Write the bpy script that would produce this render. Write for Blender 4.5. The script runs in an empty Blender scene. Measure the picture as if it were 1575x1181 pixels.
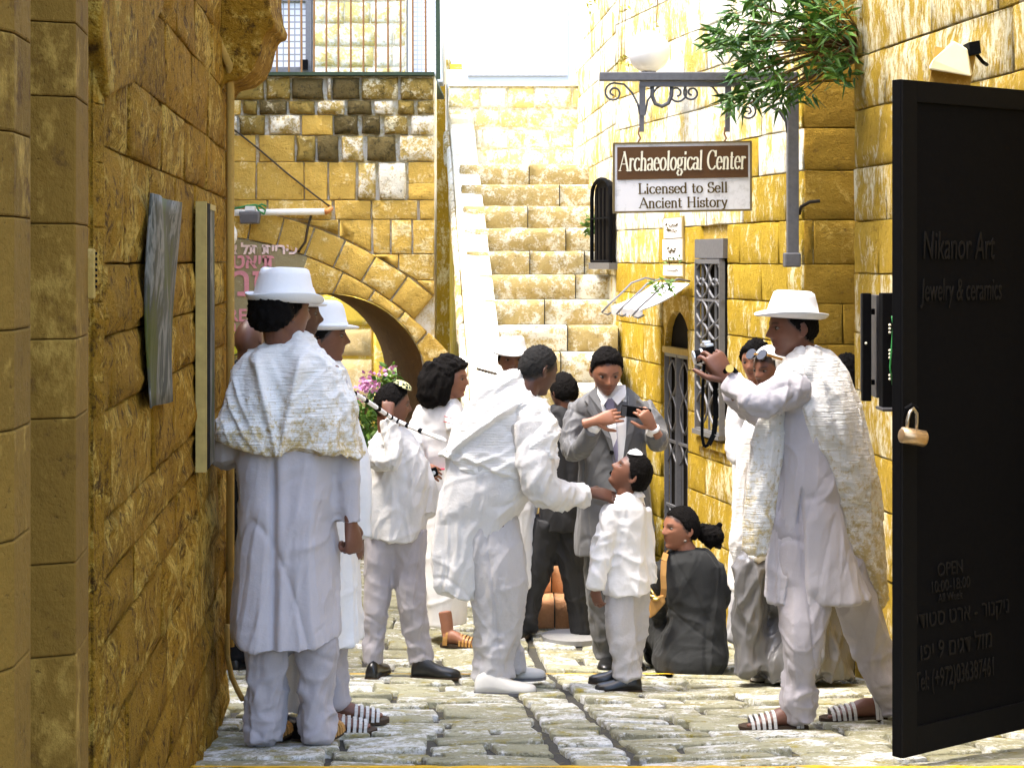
import bpy, bmesh, math, random
import numpy as np
from mathutils import Vector, Matrix, Quaternion

# ------------------------------------------------------------------ camera, sky, sun, exposure
SC = bpy.context.scene
COL = SC.collection
F, CX, HY, ZC = 2800.0, 787.5, 400.0, 2.25        # focal length in photo pixels, principal column, horizon row, eye height

cam_d = bpy.data.cameras.new('camera')
cam = bpy.data.objects.new('camera', cam_d)
COL.objects.link(cam)
cam.location = (0, 0, ZC)
cam.rotation_euler = (math.radians(90), 0, 0)
cam_d.sensor_width = 36.0
cam_d.lens = 36.0 * F / 1575.0
cam_d.shift_y = -(590.5 - HY) / 1575.0
cam_d.clip_start = 0.05
cam_d.clip_end = 400
SC.camera = cam

SUN_EL, SUN_AZ = math.radians(68), math.radians(-108)   # azimuth measured from +Y (view direction) towards +X
wd = bpy.data.worlds.new('World')
SC.world = wd
wd.use_nodes = True
nt = wd.node_tree
sky = nt.nodes.new('ShaderNodeTexSky')
sky.sky_type = 'NISHITA'
sky.sun_disc = False
sky.sun_elevation = SUN_EL
sky.sun_rotation = SUN_AZ
sky.dust_density = 3.0
sky.air_density = 1.0
bg = nt.nodes['Background']
bg.inputs['Strength'].default_value = 0.15
nt.links.new(sky.outputs[0], bg.inputs[0])
sun_d = bpy.data.lights.new('sun', 'SUN')
sun_d.energy = 0.9
sun_d.angle = math.radians(12)
sun_d.color = (1.0, 0.95, 0.86)
sun = bpy.data.objects.new('sun', sun_d)
COL.objects.link(sun)
sdir = Vector((math.sin(SUN_AZ) * math.cos(SUN_EL), math.cos(SUN_AZ) * math.cos(SUN_EL), math.sin(SUN_EL)))
sun.rotation_euler = sdir.to_track_quat('Z', 'Y').to_euler()
sun.location = sdir * 30
vs = SC.view_settings
vs.view_transform = 'Standard'
vs.look = 'None'
vs.exposure = 2.64
vs.gamma = 1.0
vs.use_curve_mapping = False
SC.cycles.max_bounces = 6
SC.cycles.diffuse_bounces = 4
SC.cycles.glossy_bounces = 2
SC.cycles.transparent_max_bounces = 4

RNG = random.Random(7)

# ------------------------------------------------------------------ helpers
def W(px, py, Y):
    """world point that the photo shows at pixel (px, py) when it is Y metres away"""
    return Vector(((px - CX) * Y / F, Y, ZC + (HY - py) * Y / F))

def tag(o, label=None, cat=None, group=None, kind=None):
    if label: o['label'] = label
    if cat: o['category'] = cat
    if group: o['group'] = group
    if kind: o['kind'] = kind
    return o

def empty(name, loc=(0, 0, 0), **k):
    o = bpy.data.objects.new(name, None)
    o.empty_display_size = 0.1
    o.location = loc
    COL.objects.link(o)
    return tag(o, **k)

def link(name, me, mat=None, parent=None, smooth=False):
    """link a mesh given in world coordinates under an (unrotated) parent"""
    if mat is not None:
        for m in (mat if isinstance(mat, (list, tuple)) else [mat]):
            me.materials.append(m)
    if smooth:
        me.polygons.foreach_set('use_smooth', [True] * len(me.polygons))
    o = bpy.data.objects.new(name, me)
    COL.objects.link(o)
    if parent is not None:
        o.parent = parent
        off = Vector((0, 0, 0)); p = parent
        while p is not None:
            off += p.location; p = p.parent
        o.location = -off
    return o

def mesh(name, V, Fc, mat=None, parent=None, smooth=False):
    me = bpy.data.meshes.new(name)
    me.from_pydata([tuple(v) for v in V], [], [tuple(f) for f in Fc])
    me.update()
    return link(name, me, mat, parent, smooth)

class MB:
    """collects simple solids into one mesh"""
    def __init__(s): s.V = []; s.F = []
    def add(s, V, Fc):
        b = len(s.V)
        s.V += [tuple(v) for v in V]
        s.F += [tuple(i + b for i in f) for f in Fc]
    def box(s, lo, hi):
        x0, y0, z0 = lo; x1, y1, z1 = hi
        s.add([(x0,y0,z0),(x1,y0,z0),(x1,y1,z0),(x0,y1,z0),(x0,y0,z1),(x1,y0,z1),(x1,y1,z1),(x0,y1,z1)],
              [(0,3,2,1),(4,5,6,7),(0,1,5,4),(1,2,6,5),(2,3,7,6),(3,0,4,7)])
    def obox(s, c, ax, ay, az):
        """oriented box: centre and three half-axis vectors"""
        c = Vector(c); ax = Vector(ax); ay = Vector(ay); az = Vector(az)
        V = [c + i*ax + j*ay + k*az for k in (-1,1) for (i,j) in ((-1,-1),(1,-1),(1,1),(-1,1))]
        Fc = [(0,3,2,1),(4,5,6,7),(0,1,5,4),(1,2,6,5),(2,3,7,6),(3,0,4,7)]
        if ax.cross(ay).dot(az) < 0: Fc = [f[::-1] for f in Fc]
        s.add(V, Fc)
    def bar(s, p, q, w, d=None, up=(0,0,1)):
        p = Vector(p); q = Vector(q); t = (q - p)
        L = t.length; t = t / L
        up = Vector(up)
        if abs(t.dot(up)) > .95: up = Vector((0, 1, 0))
        a = t.cross(up).normalized(); b = a.cross(t).normalized()
        s.obox((p + q) / 2, a * w / 2, t * L / 2, b * (d or w) / 2)
    def tube(s, pts, r, n=8, closed=False, caps=True):
        pts = [Vector(p) for p in pts]
        m = len(pts)
        rs = r if isinstance(r, (list, tuple)) else [r] * m
        V = []; prev = None
        for i, p in enumerate(pts):
            t = (pts[(i+1) % m] - pts[i-1]) if closed else (pts[min(i+1, m-1)] - pts[max(i-1, 0)])
            t.normalize()
            if prev is None:
                ref = Vector((0,0,1)) if abs(t.z) < .9 else Vector((0,1,0))
                a = t.cross(ref).normalized()
            else:
                a = (prev - t * prev.dot(t)).normalized()
            prev = a
            b = t.cross(a)
            for k in range(n):
                an = 2 * math.pi * k / n
                V.append(p + (a * math.cos(an) + b * math.sin(an)) * rs[i])
        Fc = []
        for i in range(m if closed else m - 1):
            j = (i + 1) % m
            for k in range(n):
                l = (k + 1) % n
                Fc.append((i*n+k, i*n+l, j*n+l, j*n+k))
        if caps and not closed:
            Fc.append(tuple(range(n))[::-1]); Fc.append(tuple((m-1)*n + k for k in range(n)))
        s.add(V, Fc)
    def prism(s, poly, fn, d0, d1):
        """polygon of 2-D points mapped by fn(a, b, depth)"""
        n = len(poly)
        V = [fn(a, b, d0) for a, b in poly] + [fn(a, b, d1) for a, b in poly]
        Fc = [tuple(range(n))[::-1], tuple(range(n, 2*n))] + [(i, (i+1) % n, n + (i+1) % n, n + i) for i in range(n)]
        s.add(V, Fc)
    def build(s, name, mat=None, parent=None, smooth=False, fix=True):
        o = mesh(name, s.V, s.F, mat, parent, smooth)
        if fix:
            bm = bmesh.new(); bm.from_mesh(o.data)
            bmesh.ops.recalc_face_normals(bm, faces=bm.faces)
            bm.to_mesh(o.data); bm.free()
            if smooth: o.data.polygons.foreach_set('use_smooth', [True] * len(o.data.polygons))
        return o

def bevel(o, w, seg=2):
    m = o.modifiers.new('bevel', 'BEVEL'); m.width = w; m.segments = seg; m.limit_method = 'ANGLE'; m.angle_limit = .6
    return o

# ------------------------------------------------------------------ numpy noise
def _h(ix, iy, iz, seed):
    n = (ix * 374761393 + iy * 668265263 + iz * 2147483647 + seed * 1274126177) & 0xffffffff
    n = ((n ^ (n >> 13)) * 1274126177) & 0xffffffff
    n = ((n ^ (n >> 16)) * 2246822519) & 0xffffffff
    return ((n ^ (n >> 15)) & 0xffffff) / float(0xffffff) * 2 - 1

def vnoise(P, seed=0):
    P = np.asarray(P, dtype=np.float64)
    i = np.floor(P).astype(np.int64); f = P - i
    u = f * f * f * (f * (f * 6 - 15) + 10)
    r = 0
    for dx in (0, 1):
        for dy in (0, 1):
            for dz in (0, 1):
                w = (u[:, 0] if dx else 1 - u[:, 0]) * (u[:, 1] if dy else 1 - u[:, 1]) * (u[:, 2] if dz else 1 - u[:, 2])
                r = r + w * _h(i[:, 0] + dx, i[:, 1] + dy, i[:, 2] + dz, seed)
    return r

def fbm(P, seed=0, octs=3):
    r = 0; a = 1.0; P = np.asarray(P, dtype=np.float64)
    for k in range(octs):
        r = r + a * vnoise(P * (2 ** k) + 17.3 * k, seed + k); a *= .5
    return r

# ------------------------------------------------------------------ materials
def new_mat(name, rough=.8, spec=.3, metal=0.0):
    m = bpy.data.materials.new(name); m.use_nodes = True
    b = m.node_tree.nodes['Principled BSDF']
    b.inputs['Roughness'].default_value = rough
    b.inputs['Specular IOR Level'].default_value = spec
    b.inputs['Metallic'].default_value = metal
    return m, m.node_tree, b

def N(t, kind, **kw):
    n = t.nodes.new(kind)
    for k, v in kw.items():
        if k.startswith('i_'):
            key = k[2:]
            key = int(key) if key.isdigit() else key.replace('_', ' ')
            n.inputs[key].default_value = v
        else: setattr(n, k, v)
    return n

def ramp(t, src, stops):
    r = t.nodes.new('ShaderNodeValToRGB')
    e = r.color_ramp.elements
    while len(e) > 1: e.remove(e[-1])
    for i, (p, c) in enumerate(stops):
        el = e[0] if i == 0 else e.new(p)
        el.position = p
        el.color = (c, c, c, 1) if isinstance(c, (int, float)) else (*c, 1)
    t.links.new(src, r.inputs[0])
    return r.outputs[0]

def noise(t, co, scale, detail=5, rough=.6, dist=0.0, stretch=None):
    n = N(t, 'ShaderNodeTexNoise')
    n.inputs['Scale'].default_value = scale; n.inputs['Detail'].default_value = detail
    n.inputs['Roughness'].default_value = rough; n.inputs['Distortion'].default_value = dist
    if stretch:
        mp = N(t, 'ShaderNodeMapping'); mp.inputs['Scale'].default_value = stretch
        t.links.new(co, mp.inputs[0]); co = mp.outputs[0]
    t.links.new(co, n.inputs['Vector'])
    return n.outputs[0]

def mix(t, fac, a, b, mode='MIX'):
    n = t.nodes.new('ShaderNodeMix'); n.data_type = 'RGBA'; n.blend_type = mode
    for sock, v in ((n.inputs[0], fac), (n.inputs[6], a), (n.inputs[7], b)):
        if hasattr(v, 'links'): t.links.new(v, sock)
        elif isinstance(v, (int, float)): sock.default_value = v
        else: sock.default_value = (*v, 1)
    return n.outputs[2]

def mathn(t, op, a, b=None, clamp=False):
    n = t.nodes.new('ShaderNodeMath'); n.operation = op; n.use_clamp = clamp
    for i, v in enumerate((a, b)):
        if v is None: continue
        if hasattr(v, 'links'): t.links.new(v, n.inputs[i])
        else: n.inputs[i].default_value = v
    return n.outputs[0]

def bump(t, b, h, strength=.6, dist=.01):
    n = N(t, 'ShaderNodeBump'); n.inputs['Strength'].default_value = strength; n.inputs['Distance'].default_value = dist
    t.links.new(h, n.inputs['Height']); t.links.new(n.outputs[0], b.inputs['Normal'])

def mat_plain(name, col, rough=.6, spec=.3, metal=0.0, var=.12, scale=30, bmp=0.0):
    m, t, b = new_mat(name, rough, spec, metal)
    co = N(t, 'ShaderNodeTexCoord').outputs['Object']
    n = noise(t, co, scale, 4)
    c = mix(t, n, tuple(x * (1 - var) for x in col), tuple(min(1, x * (1 + var)) for x in col))
    t.links.new(c, b.inputs['Base Color'])
    if bmp: bump(t, b, n, bmp, .004)
    return m

def mat_stone(name, ochre, pale, dark, pale_amt=.5, dark_amt=.35, streak=1.0, scale=6.0, tint=.35, bmp=.9, spots=.5, green=0.0):
    """weathered limestone: ochre body, pale lime crust, dark pits and stains, each stone slightly different"""
    m, t, b = new_mat(name, .9, .15)
    co = N(t, 'ShaderNodeTexCoord').outputs['Object']
    oi = N(t, 'ShaderNodeObjectInfo')
    st = (1, 1, 1 / streak)
    n1 = noise(t, co, scale, 8, .68, .2, st)
    n2 = noise(t, co, scale * 5.5, 6, .72, .1, st)
    n3 = noise(t, co, scale * 1.7, 7, .74, .25)
    n4 = noise(t, co, scale * 16, 3, .6)
    rnd = oi.outputs['Random']
    # ochre body with tint per stone
    base = mix(t, n3, tuple(c * .72 for c in ochre), tuple(min(1, c * 1.25) for c in ochre))
    base = mix(t, mathn(t, 'MULTIPLY', rnd, tint), base, tuple(c * .45 for c in ochre))
    rnd2 = mathn(t, 'FRACT', mathn(t, 'MULTIPLY', rnd, 7.31))
    k = mathn(t, 'ADD', mathn(t, 'MULTIPLY', n1, .62), mathn(t, 'MULTIPLY', n2, .38))
    k = mathn(t, 'ADD', k, mathn(t, 'MULTIPLY', mathn(t, 'SUBTRACT', rnd2, .5), .10))
    lo = .62 - .24 * pale_amt
    pm = ramp(t, k, [(lo, 0.0), (lo + .09, 1.0)])
    c = mix(t, pm, base, pale)
    kd = mathn(t, 'ADD', mathn(t, 'MULTIPLY', n3, .6), mathn(t, 'MULTIPLY', n2, .4))
    hi = .26 + .24 * dark_amt
    dm = ramp(t, kd, [(hi, 1.0), (hi + .08, 0.0)])
    c = mix(t, mathn(t, 'MULTIPLY', dm, .85), c, dark)
    pit = ramp(t, n4, [(.27, 1.0), (.34, 0.0)])
    c = mix(t, mathn(t, 'MULTIPLY', pit, spots), c, tuple(x * .5 for x in dark))
    if green:
        gm = ramp(t, noise(t, co, scale * .8, 6, .7), [(.55, 0.0), (.68, 1.0)])
        c = mix(t, mathn(t, 'MULTIPLY', gm, green), c, (.36, .29, .035))
    t.links.new(c, b.inputs['Base Color'])
    h = mathn(t, 'ADD', mathn(t, 'MULTIPLY', n2, .8), mathn(t, 'MULTIPLY', n1, 1.4))
    h = mathn(t, 'ADD', h, mathn(t, 'MULTIPLY', n4, .3))
    h = mathn(t, 'SUBTRACT', h, mathn(t, 'MULTIPLY', pit, .3))
    bump(t, b, h, bmp, .022)
    return m

def mat_cloth(name, col, rough=.85, weave=900, sheen=.15, low_tint=None, spec=.15, wr=.35, var=.06, gauze=False):
    m, t, b = new_mat(name, rough, spec)
    co = N(t, 'ShaderNodeTexCoord').outputs['Object']
    n = noise(t, co, 9, 6, .65)
    c = mix(t, n, tuple(x * (1 - var) for x in col), tuple(min(1, x * (1 + var)) for x in col))
    fine = noise(t, co, 260, 2, .6)
    c = mix(t, mathn(t, 'MULTIPLY', fine, .12), c, tuple(x * .7 for x in col))
    if low_tint:  # blotchy tint that grows stronger lower down the cloth
        scol, amount, zlo, zhi = low_tint
        sx = N(t, 'ShaderNodeSeparateXYZ'); t.links.new(co, sx.inputs[0])
        mr = N(t, 'ShaderNodeMapRange'); t.links.new(sx.outputs[2], mr.inputs[0])
        mr.inputs[1].default_value = zhi; mr.inputs[2].default_value = zlo; mr.inputs[3].default_value = 0; mr.inputs[4].default_value = .22
        sm = ramp(t, mathn(t, 'ADD', noise(t, co, 30, 7, .8), mr.outputs[0]), [(.60, 0.0), (.74, 1.0)])
        c = mix(t, mathn(t, 'MULTIPLY', sm, amount), c, scol)
    t.links.new(c, b.inputs['Base Color'])
    b.inputs['Sheen Weight'].default_value = sheen
    w = noise(t, co, 55, 5, .7)
    if gauze: w = mathn(t, 'ADD', mathn(t, 'MULTIPLY', noise(t, co, 1.0, 3, .6, .4, (9, 9, 130)), 1.6), mathn(t, 'MULTIPLY', w, .5))
    h = mathn(t, 'ADD', mathn(t, 'MULTIPLY', fine, .25), mathn(t, 'MULTIPLY', w, 1.0))
    bump(t, b, h, wr, .006)
    return m
# ------------------------------------------------------------------ the place's materials
OCH = (.52, .30, .045)
M = {}
M['left'] = mat_stone('stone_left', (.56, .285, .020), (.86, .56, .11), (.085, .036, .008), pale_amt=.46, dark_amt=.60, streak=1.0, scale=9, spots=.85, bmp=1.6, tint=.4)
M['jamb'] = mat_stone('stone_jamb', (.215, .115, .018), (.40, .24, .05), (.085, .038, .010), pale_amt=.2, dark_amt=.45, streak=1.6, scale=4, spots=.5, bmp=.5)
M['right'] = mat_stone('stone_right', (.60, .40, .035), (.92, .84, .52), (.30, .17, .015), pale_amt=.42, dark_amt=.34, streak=2.0, scale=11, spots=.6, tint=.22, bmp=1.2)
M['rightpale'] = mat_stone('stone_right_glare', (.72, .54, .13), (.92, .89, .74), (.42, .28, .06), pale_amt=.75, dark_amt=.2, streak=2.2, scale=9, spots=.4, tint=.15, bmp=1.0)  # glare on the upper courses put into a whiter stone colour
M['near'] = mat_stone('stone_near_right', (.60, .39, .045), (.92, .84, .56), (.24, .13, .015), pale_amt=.48, dark_amt=.42, streak=2.6, scale=10, spots=.7, tint=.2, bmp=1.4)
M['arch'] = mat_stone('stone_arch', (.70, .46, .10), (.90, .76, .40), (.28, .16, .04), pale_amt=.36, dark_amt=.42, streak=1.0, scale=9, spots=.7, tint=.3, bmp=.7)
M['archpale'] = mat_stone('stone_pale_block', (.55, .40, .12), (.88, .84, .70), (.16, .13, .05), pale_amt=.75, dark_amt=.45, scale=9, spots=.7)
M['archdark'] = mat_stone('stone_dark_block', (.16, .12, .045), (.50, .45, .30), (.035, .03, .014), pale_amt=.15, dark_amt=.62, scale=9, spots=.8, tint=.5)
M['archmid'] = mat_stone('stone_mid_block', (.34, .24, .06), (.74, .68, .46), (.07, .055, .02), pale_amt=.35, dark_amt=.55, scale=9, spots=.8)
M['mortar'] = mat_stone('mortar', (.78, .66, .36), (.90, .86, .74), (.42, .30, .12), pale_amt=.65, dark_amt=.15, scale=12, spots=.2, bmp=.4)
M['mortar_o'] = mat_stone('mortar_ochre', (.54, .36, .06), (.84, .74, .44), (.20, .11, .03), pale_amt=.35, dark_amt=.35, scale=10, spots=.3, bmp=.5)
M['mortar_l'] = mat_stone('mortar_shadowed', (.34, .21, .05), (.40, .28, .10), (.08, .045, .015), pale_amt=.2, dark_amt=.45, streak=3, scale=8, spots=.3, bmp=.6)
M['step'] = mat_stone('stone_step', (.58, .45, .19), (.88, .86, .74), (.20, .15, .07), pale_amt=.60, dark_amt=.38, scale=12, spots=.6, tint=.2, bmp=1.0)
M['redstep'] = mat_stone('stone_red_step', (.66, .34, .17), (.82, .54, .34), (.36, .16, .07), pale_amt=.3, dark_amt=.3, scale=9, spots=.4)
M['white'] = mat_stone('stone_white', (.72, .66, .46), (.90, .89, .82), (.46, .42, .26), pale_amt=.85, dark_amt=.12, scale=7, spots=.25, tint=.1, bmp=.5)
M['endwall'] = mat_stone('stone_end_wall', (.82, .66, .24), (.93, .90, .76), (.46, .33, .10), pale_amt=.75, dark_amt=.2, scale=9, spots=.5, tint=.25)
M['pave'] = mat_stone('paving_stone', (.47, .45, .30), (.88, .88, .84), (.14, .135, .08), pale_amt=.52, dark_amt=.50, scale=10, spots=.8, tint=.34, bmp=1.0, green=.9)
M['joint'] = mat_stone('paving_joint', (.085, .08, .068), (.16, .15, .12), (.03, .028, .02), pale_amt=.3, dark_amt=.4, scale=14, spots=.3, bmp=.6, green=.3)
M['sunny'] = mat_stone('stone_courtyard', (.85, .58, .08), (.90, .78, .42), (.55, .33, .05), pale_amt=.4, dark_amt=.15, scale=8, spots=.3, bmp=.4)
M['peach'] = mat_stone('plaster_peach', (.86, .60, .26), (.90, .74, .44), (.62, .38, .12), pale_amt=.45, dark_amt=.15, scale=8, spots=.3, bmp=.4)
M['plaque'] = mat_stone('plaque_plaster', (.36, .31, .17), (.56, .52, .38), (.20, .16, .08), pale_amt=.35, dark_amt=.3, scale=10, spots=.6, bmp=.3)
M['render'] = mat_plain('white_render', (.84, .84, .84), .8, .2, var=.04, scale=3)
M['black'] = mat_plain('black_metal', (.0045, .0045, .005), .75, .05, var=.3, scale=60, bmp=.15)
M['iron'] = mat_plain('grey_iron', (.16, .16, .17), .55, .4, .3, var=.3, scale=40, bmp=.2)
M['grille'] = mat_plain('grille_iron', (.15, .15, .155), .5, .45, .2, var=.3, scale=50, bmp=.2)
M['rust'] = mat_plain('rusty_bar', (.28, .15, .06), .8, .2, var=.4, scale=40)
M['greenbar'] = mat_plain('green_black_rail', (.035, .06, .035), .6, .3, var=.4, scale=30)
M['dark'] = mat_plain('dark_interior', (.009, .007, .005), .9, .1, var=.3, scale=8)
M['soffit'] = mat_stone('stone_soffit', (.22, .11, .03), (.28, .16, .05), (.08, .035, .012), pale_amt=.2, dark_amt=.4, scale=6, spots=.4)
M['conduit'] = mat_plain('white_conduit', (.82, .82, .78), .6, .3, var=.08)
M['green'] = mat_plain('green_cable', (.03, .22, .06), .5, .4)
M['wire'] = mat_plain('dark_cable', (.06, .045, .03), .7, .2)
M['wood'] = mat_plain('pale_board', (.42, .31, .10), .8, .2, var=.3, scale=25, bmp=.3)
M['pipe'] = mat_stone('painted_pipe', (.44, .28, .07), (.60, .42, .16), (.18, .10, .03), pale_amt=.3, dark_amt=.3, scale=12, spots=.2, bmp=.2)
M['brass'] = mat_plain('brass', (.52, .36, .20), .35, .5, .8, var=.2)
M['cream'] = mat_plain('cream_lamp', (.74, .66, .40), .6, .3, var=.12, scale=20)
M['signwhite'] = mat_stone('sign_white_paint', (.62, .62, .62), (.80, .80, .81), (.42, .45, .43), pale_amt=.9, dark_amt=.12, scale=6, spots=.12, tint=0, bmp=.05)
M['signbrown'] = mat_plain('sign_brown_paint', (.10, .045, .012), .6, .3, var=.15)
M['signink'] = mat_plain('sign_lettering_dark', (.10, .07, .02), .7, .2)
M['signcream'] = mat_plain('sign_lettering_cream', (.86, .82, .64), .7, .2)
M['pink'] = mat_plain('pink_lettering', (.66, .28, .32), .8, .2, var=.25, scale=60)
M['palepink'] = mat_plain('pale_pink_lettering', (.85, .66, .62), .8, .2, var=.15, scale=60)
M['engrave'] = mat_plain('engraved_lettering', (.013, .0115, .010), .7, .08)
M['lime'] = mat_plain('lime_sign', (.55, .55, .03), .6, .3)
M['paper'] = mat_plain('white_paper', (.82, .81, .76), .8, .2, var=.06)
M['awning'] = mat_plain('awning_canvas', (.80, .80, .80), .8, .2, var=.08, scale=14)
M['glass_d'] = mat_plain('dark_glass', (.03, .03, .035), .15, .5)
M['trunk'] = mat_plain('bark', (.16, .10, .04), .9, .1, var=.4, scale=30, bmp=.5)
M['globe'] = mat_plain('white_globe', (.88, .88, .86), .3, .4, var=.02)
M['floodlens'] = mat_plain('floodlight_glass', (.10, .10, .11), .25, .5)

def mat_mesh(name, light, dark, cw, ch, lw):
    """pane behind a fine wire mesh: the mesh is printed as thin lines"""
    m, t, b = new_mat(name, .6, .3)
    co = N(t, 'ShaderNodeTexCoord').outputs['Object']
    s = N(t, 'ShaderNodeSeparateXYZ'); t.links.new(co, s.inputs[0])
    fac = None
    for sock, c in ((s.outputs[0], cw), (s.outputs[2], ch)):
        f = mathn(t, 'FRACT', mathn(t, 'MULTIPLY', sock, 1 / c))
        g = mathn(t, 'LESS_THAN', f, lw)
        fac = g if fac is None else mathn(t, 'MAXIMUM', fac, g)
    c = mix(t, fac, light, dark)
    t.links.new(c, b.inputs['Base Color'])
    return m
M['mesh_l'] = mat_mesh('wire_mesh_pane', (.62, .62, .64), (.25, .25, .26), .053, .060, .22)
M['mesh_r'] = mat_mesh('white_mesh_pane', (.74, .74, .77), (.52, .52, .56), .040, .044, .28)
M['screen'] = mat_mesh('white_lattice', (.88, .88, .88), (.74, .74, .76), .055, .058, .45)

def mat_leaf(name, a, b_):
    m, t, b = new_mat(name, .45, .4)
    oi = N(t, 'ShaderNodeTexCoord').outputs['Object']
    n = noise(t, oi, 14, 3)
    g = N(t, 'ShaderNodeNewGeometry').outputs['Random Per Island']
    c = mix(t, g, a, b_)
    c = mix(t, mathn(t, 'MULTIPLY', n, .4), c, tuple(x * .5 for x in a))
    t.links.new(c, b.inputs['Base Color'])
    return m
M['leaf'] = mat_leaf('oleander_leaf', (.020, .085, .010), (.13, .27, .03))
M['leaf2'] = mat_leaf('shrub_leaf', (.05, .14, .015), (.16, .27, .03))
M['leafy'] = mat_leaf('vine_leaf', (.38, .34, .02), (.60, .55, .06))  # yellow-green leaves of the hanging vine
M['flower'] = mat_leaf('pink_petal', (.55, .10, .50), (.85, .50, .62))

# ------------------------------------------------------------------ stone courses
class Frame:
    """plane with axes u (along), z (up) and n (out towards the alley)"""
    def __init__(s, O, u):
        s.O = Vector(O); s.u = Vector(u).normalized(); s.n = Vector((s.u.y, -s.u.x, 0))
    def flip(s): s.n = -s.n; return s
    def __call__(s, a, b, d=0.0):
        return s.O + s.u * a + Vector((0, 0, b)) + s.n * d

def stone(fr, poly, parent, mat, proud=.018, back=-.05, inset=.012, rough=.008, name='stone', rng=RNG):
    """one bevelled, slightly uneven stone filling the polygon (points a, b, counter-clockwise)"""
    n = len(poly)
    ca = sum(p[0] for p in poly) / n; cb = sum(p[1] for p in poly) / n
    V = []; 
    jit = [(rng.uniform(-1, 1) * inset * .35, rng.uniform(-1, 1) * inset * .35) for _ in poly]
    P1 = []
    for (a, b), (ja, jb) in zip(poly, jit):
        P1.append((a + ja, b + jb))
    V += [fr(a, b, back) for a, b in P1]
    V += [fr(a, b, proud * .25) for a, b in P1]
    for a, b in P1:
        da, db = ca - a, cb - b
        L = math.hypot(da, db) or 1
        k = inset / L
        V.append(fr(a + da * k * 1.3, b + db * k * 1.3, proud + rng.uniform(-1, 1) * rough * .6))
    k2 = []
    for a, b in P1:
        V.append(fr(a + (ca - a) * .45, b + (cb - b) * .45, proud + rng.uniform(-.3, 1.0) * rough * 1.6))
    V.append(fr(ca, cb, proud + rng.uniform(-.2, 1.2) * rough * 1.6))
    Fc = []
    for lv in range(3):
        for i in range(n):
            j = (i + 1) % n
            Fc.append((lv*n + i, lv*n + j, (lv+1)*n + j, (lv+1)*n + i))
    for i in range(n):
        Fc.append((3*n + i, 3*n + (i+1) % n, 4*n))
    if fr.u.cross(Vector((0, 0, 1))).dot(fr.n) < 0:
        Fc = [f[::-1] for f in Fc]
    return mesh(name, V, Fc, mat, parent, True)

def rect(a0, a1, b0, b1, g=.006):
    a0 += g; a1 -= g; b0 += g; b1 -= g
    am = (a0 + a1) / 2
    if a1 - a0 > 1.6 * (b1 - b0):
        t = (a1 - a0) / 3
        return [(a0, b0), (a0 + t, b0), (a1 - t, b0), (a1, b0), (a1, b1), (a1 - t, b1), (a0 + t, b1), (a0, b1)]
    return [(a0, b0), (am, b0), (a1, b0), (a1, (b0 + b1) / 2), (a1, b1), (am, b1), (a0, b1), (a0, (b0 + b1) / 2)]

def sub(iv, cut):
    """interval minus a list of cut intervals"""
    out = [iv]
    for c0, c1 in cut:
        nx = []
        for a0, a1 in out:
            if c1 <= a0 or c0 >= a1: nx.append((a0, a1)); continue
            if c0 - a0 > .03: nx.append((a0, c0))
            if a1 - c1 > .03: nx.append((c1, a1))
        out = nx
    return out

def courses(fr, a0, a1, zs, lmin, lmax, parent, mat, holes=(), top=None, rng=RNG, gap=.006, **kw):
    """courses of stones between the heights zs, holes = rectangles (a0, a1, z0, z1)"""
    for b0, b1 in zip(zs[:-1], zs[1:]):
        cuts = [(h[0], h[1]) for h in holes if h[2] < (b0 + b1) / 2 < h[3]]
        a = a0 - rng.uniform(0, lmin)
        while a < a1:
            L = rng.uniform(lmin, lmax)
            for s0, s1 in sub((max(a, a0), min(a + L, a1)), cuts):
                if s1 - s0 < .03: continue
                bt = b1
                if top is not None:
                    bt = min(b1, top((s0 + s1) / 2))
                    if bt - b0 < .05: continue
                m = mat(rng, (s0 + s1) / 2, (b0 + b1) / 2) if callable(mat) else mat
                stone(fr, rect(s0, s1, b0, bt, gap), parent, m, rng=rng, **kw)
            a += L

def steps_of(z0, z1, h, rng, var=.15):
    z = [z0]
    while z[-1] < z1: z.append(z[-1] + h * rng.uniform(1 - var, 1 + var))
    return z

# ------------------------------------------------------------------ the ground
def ground_z(Y):
    return max(0.0, 1.31 - .1293 * Y) if Y > 5.2 else .6376 + min(.25, (5.2 - Y) * .04)

def ground_sheet():
    ys = [-12, -6, -2, 1, 3, 4.5, 5.2, 6, 7, 8, 9, 10, 10.13, 11, 12, 14, 18, 30, 90]
    V = []; Fc = []
    for y in ys:
        for x in (-60, -4, 4, 60):
            V.append((x, y, ground_z(y) - .022))
    for i in range(len(ys) - 1):
        for k in range(3):
            a = i * 4 + k
            Fc.append((a, a + 1, a + 5, a + 4))
    o = mesh('ground', V, Fc, M['joint'])
    tag(o, kind='structure')
ground_sheet()

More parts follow.
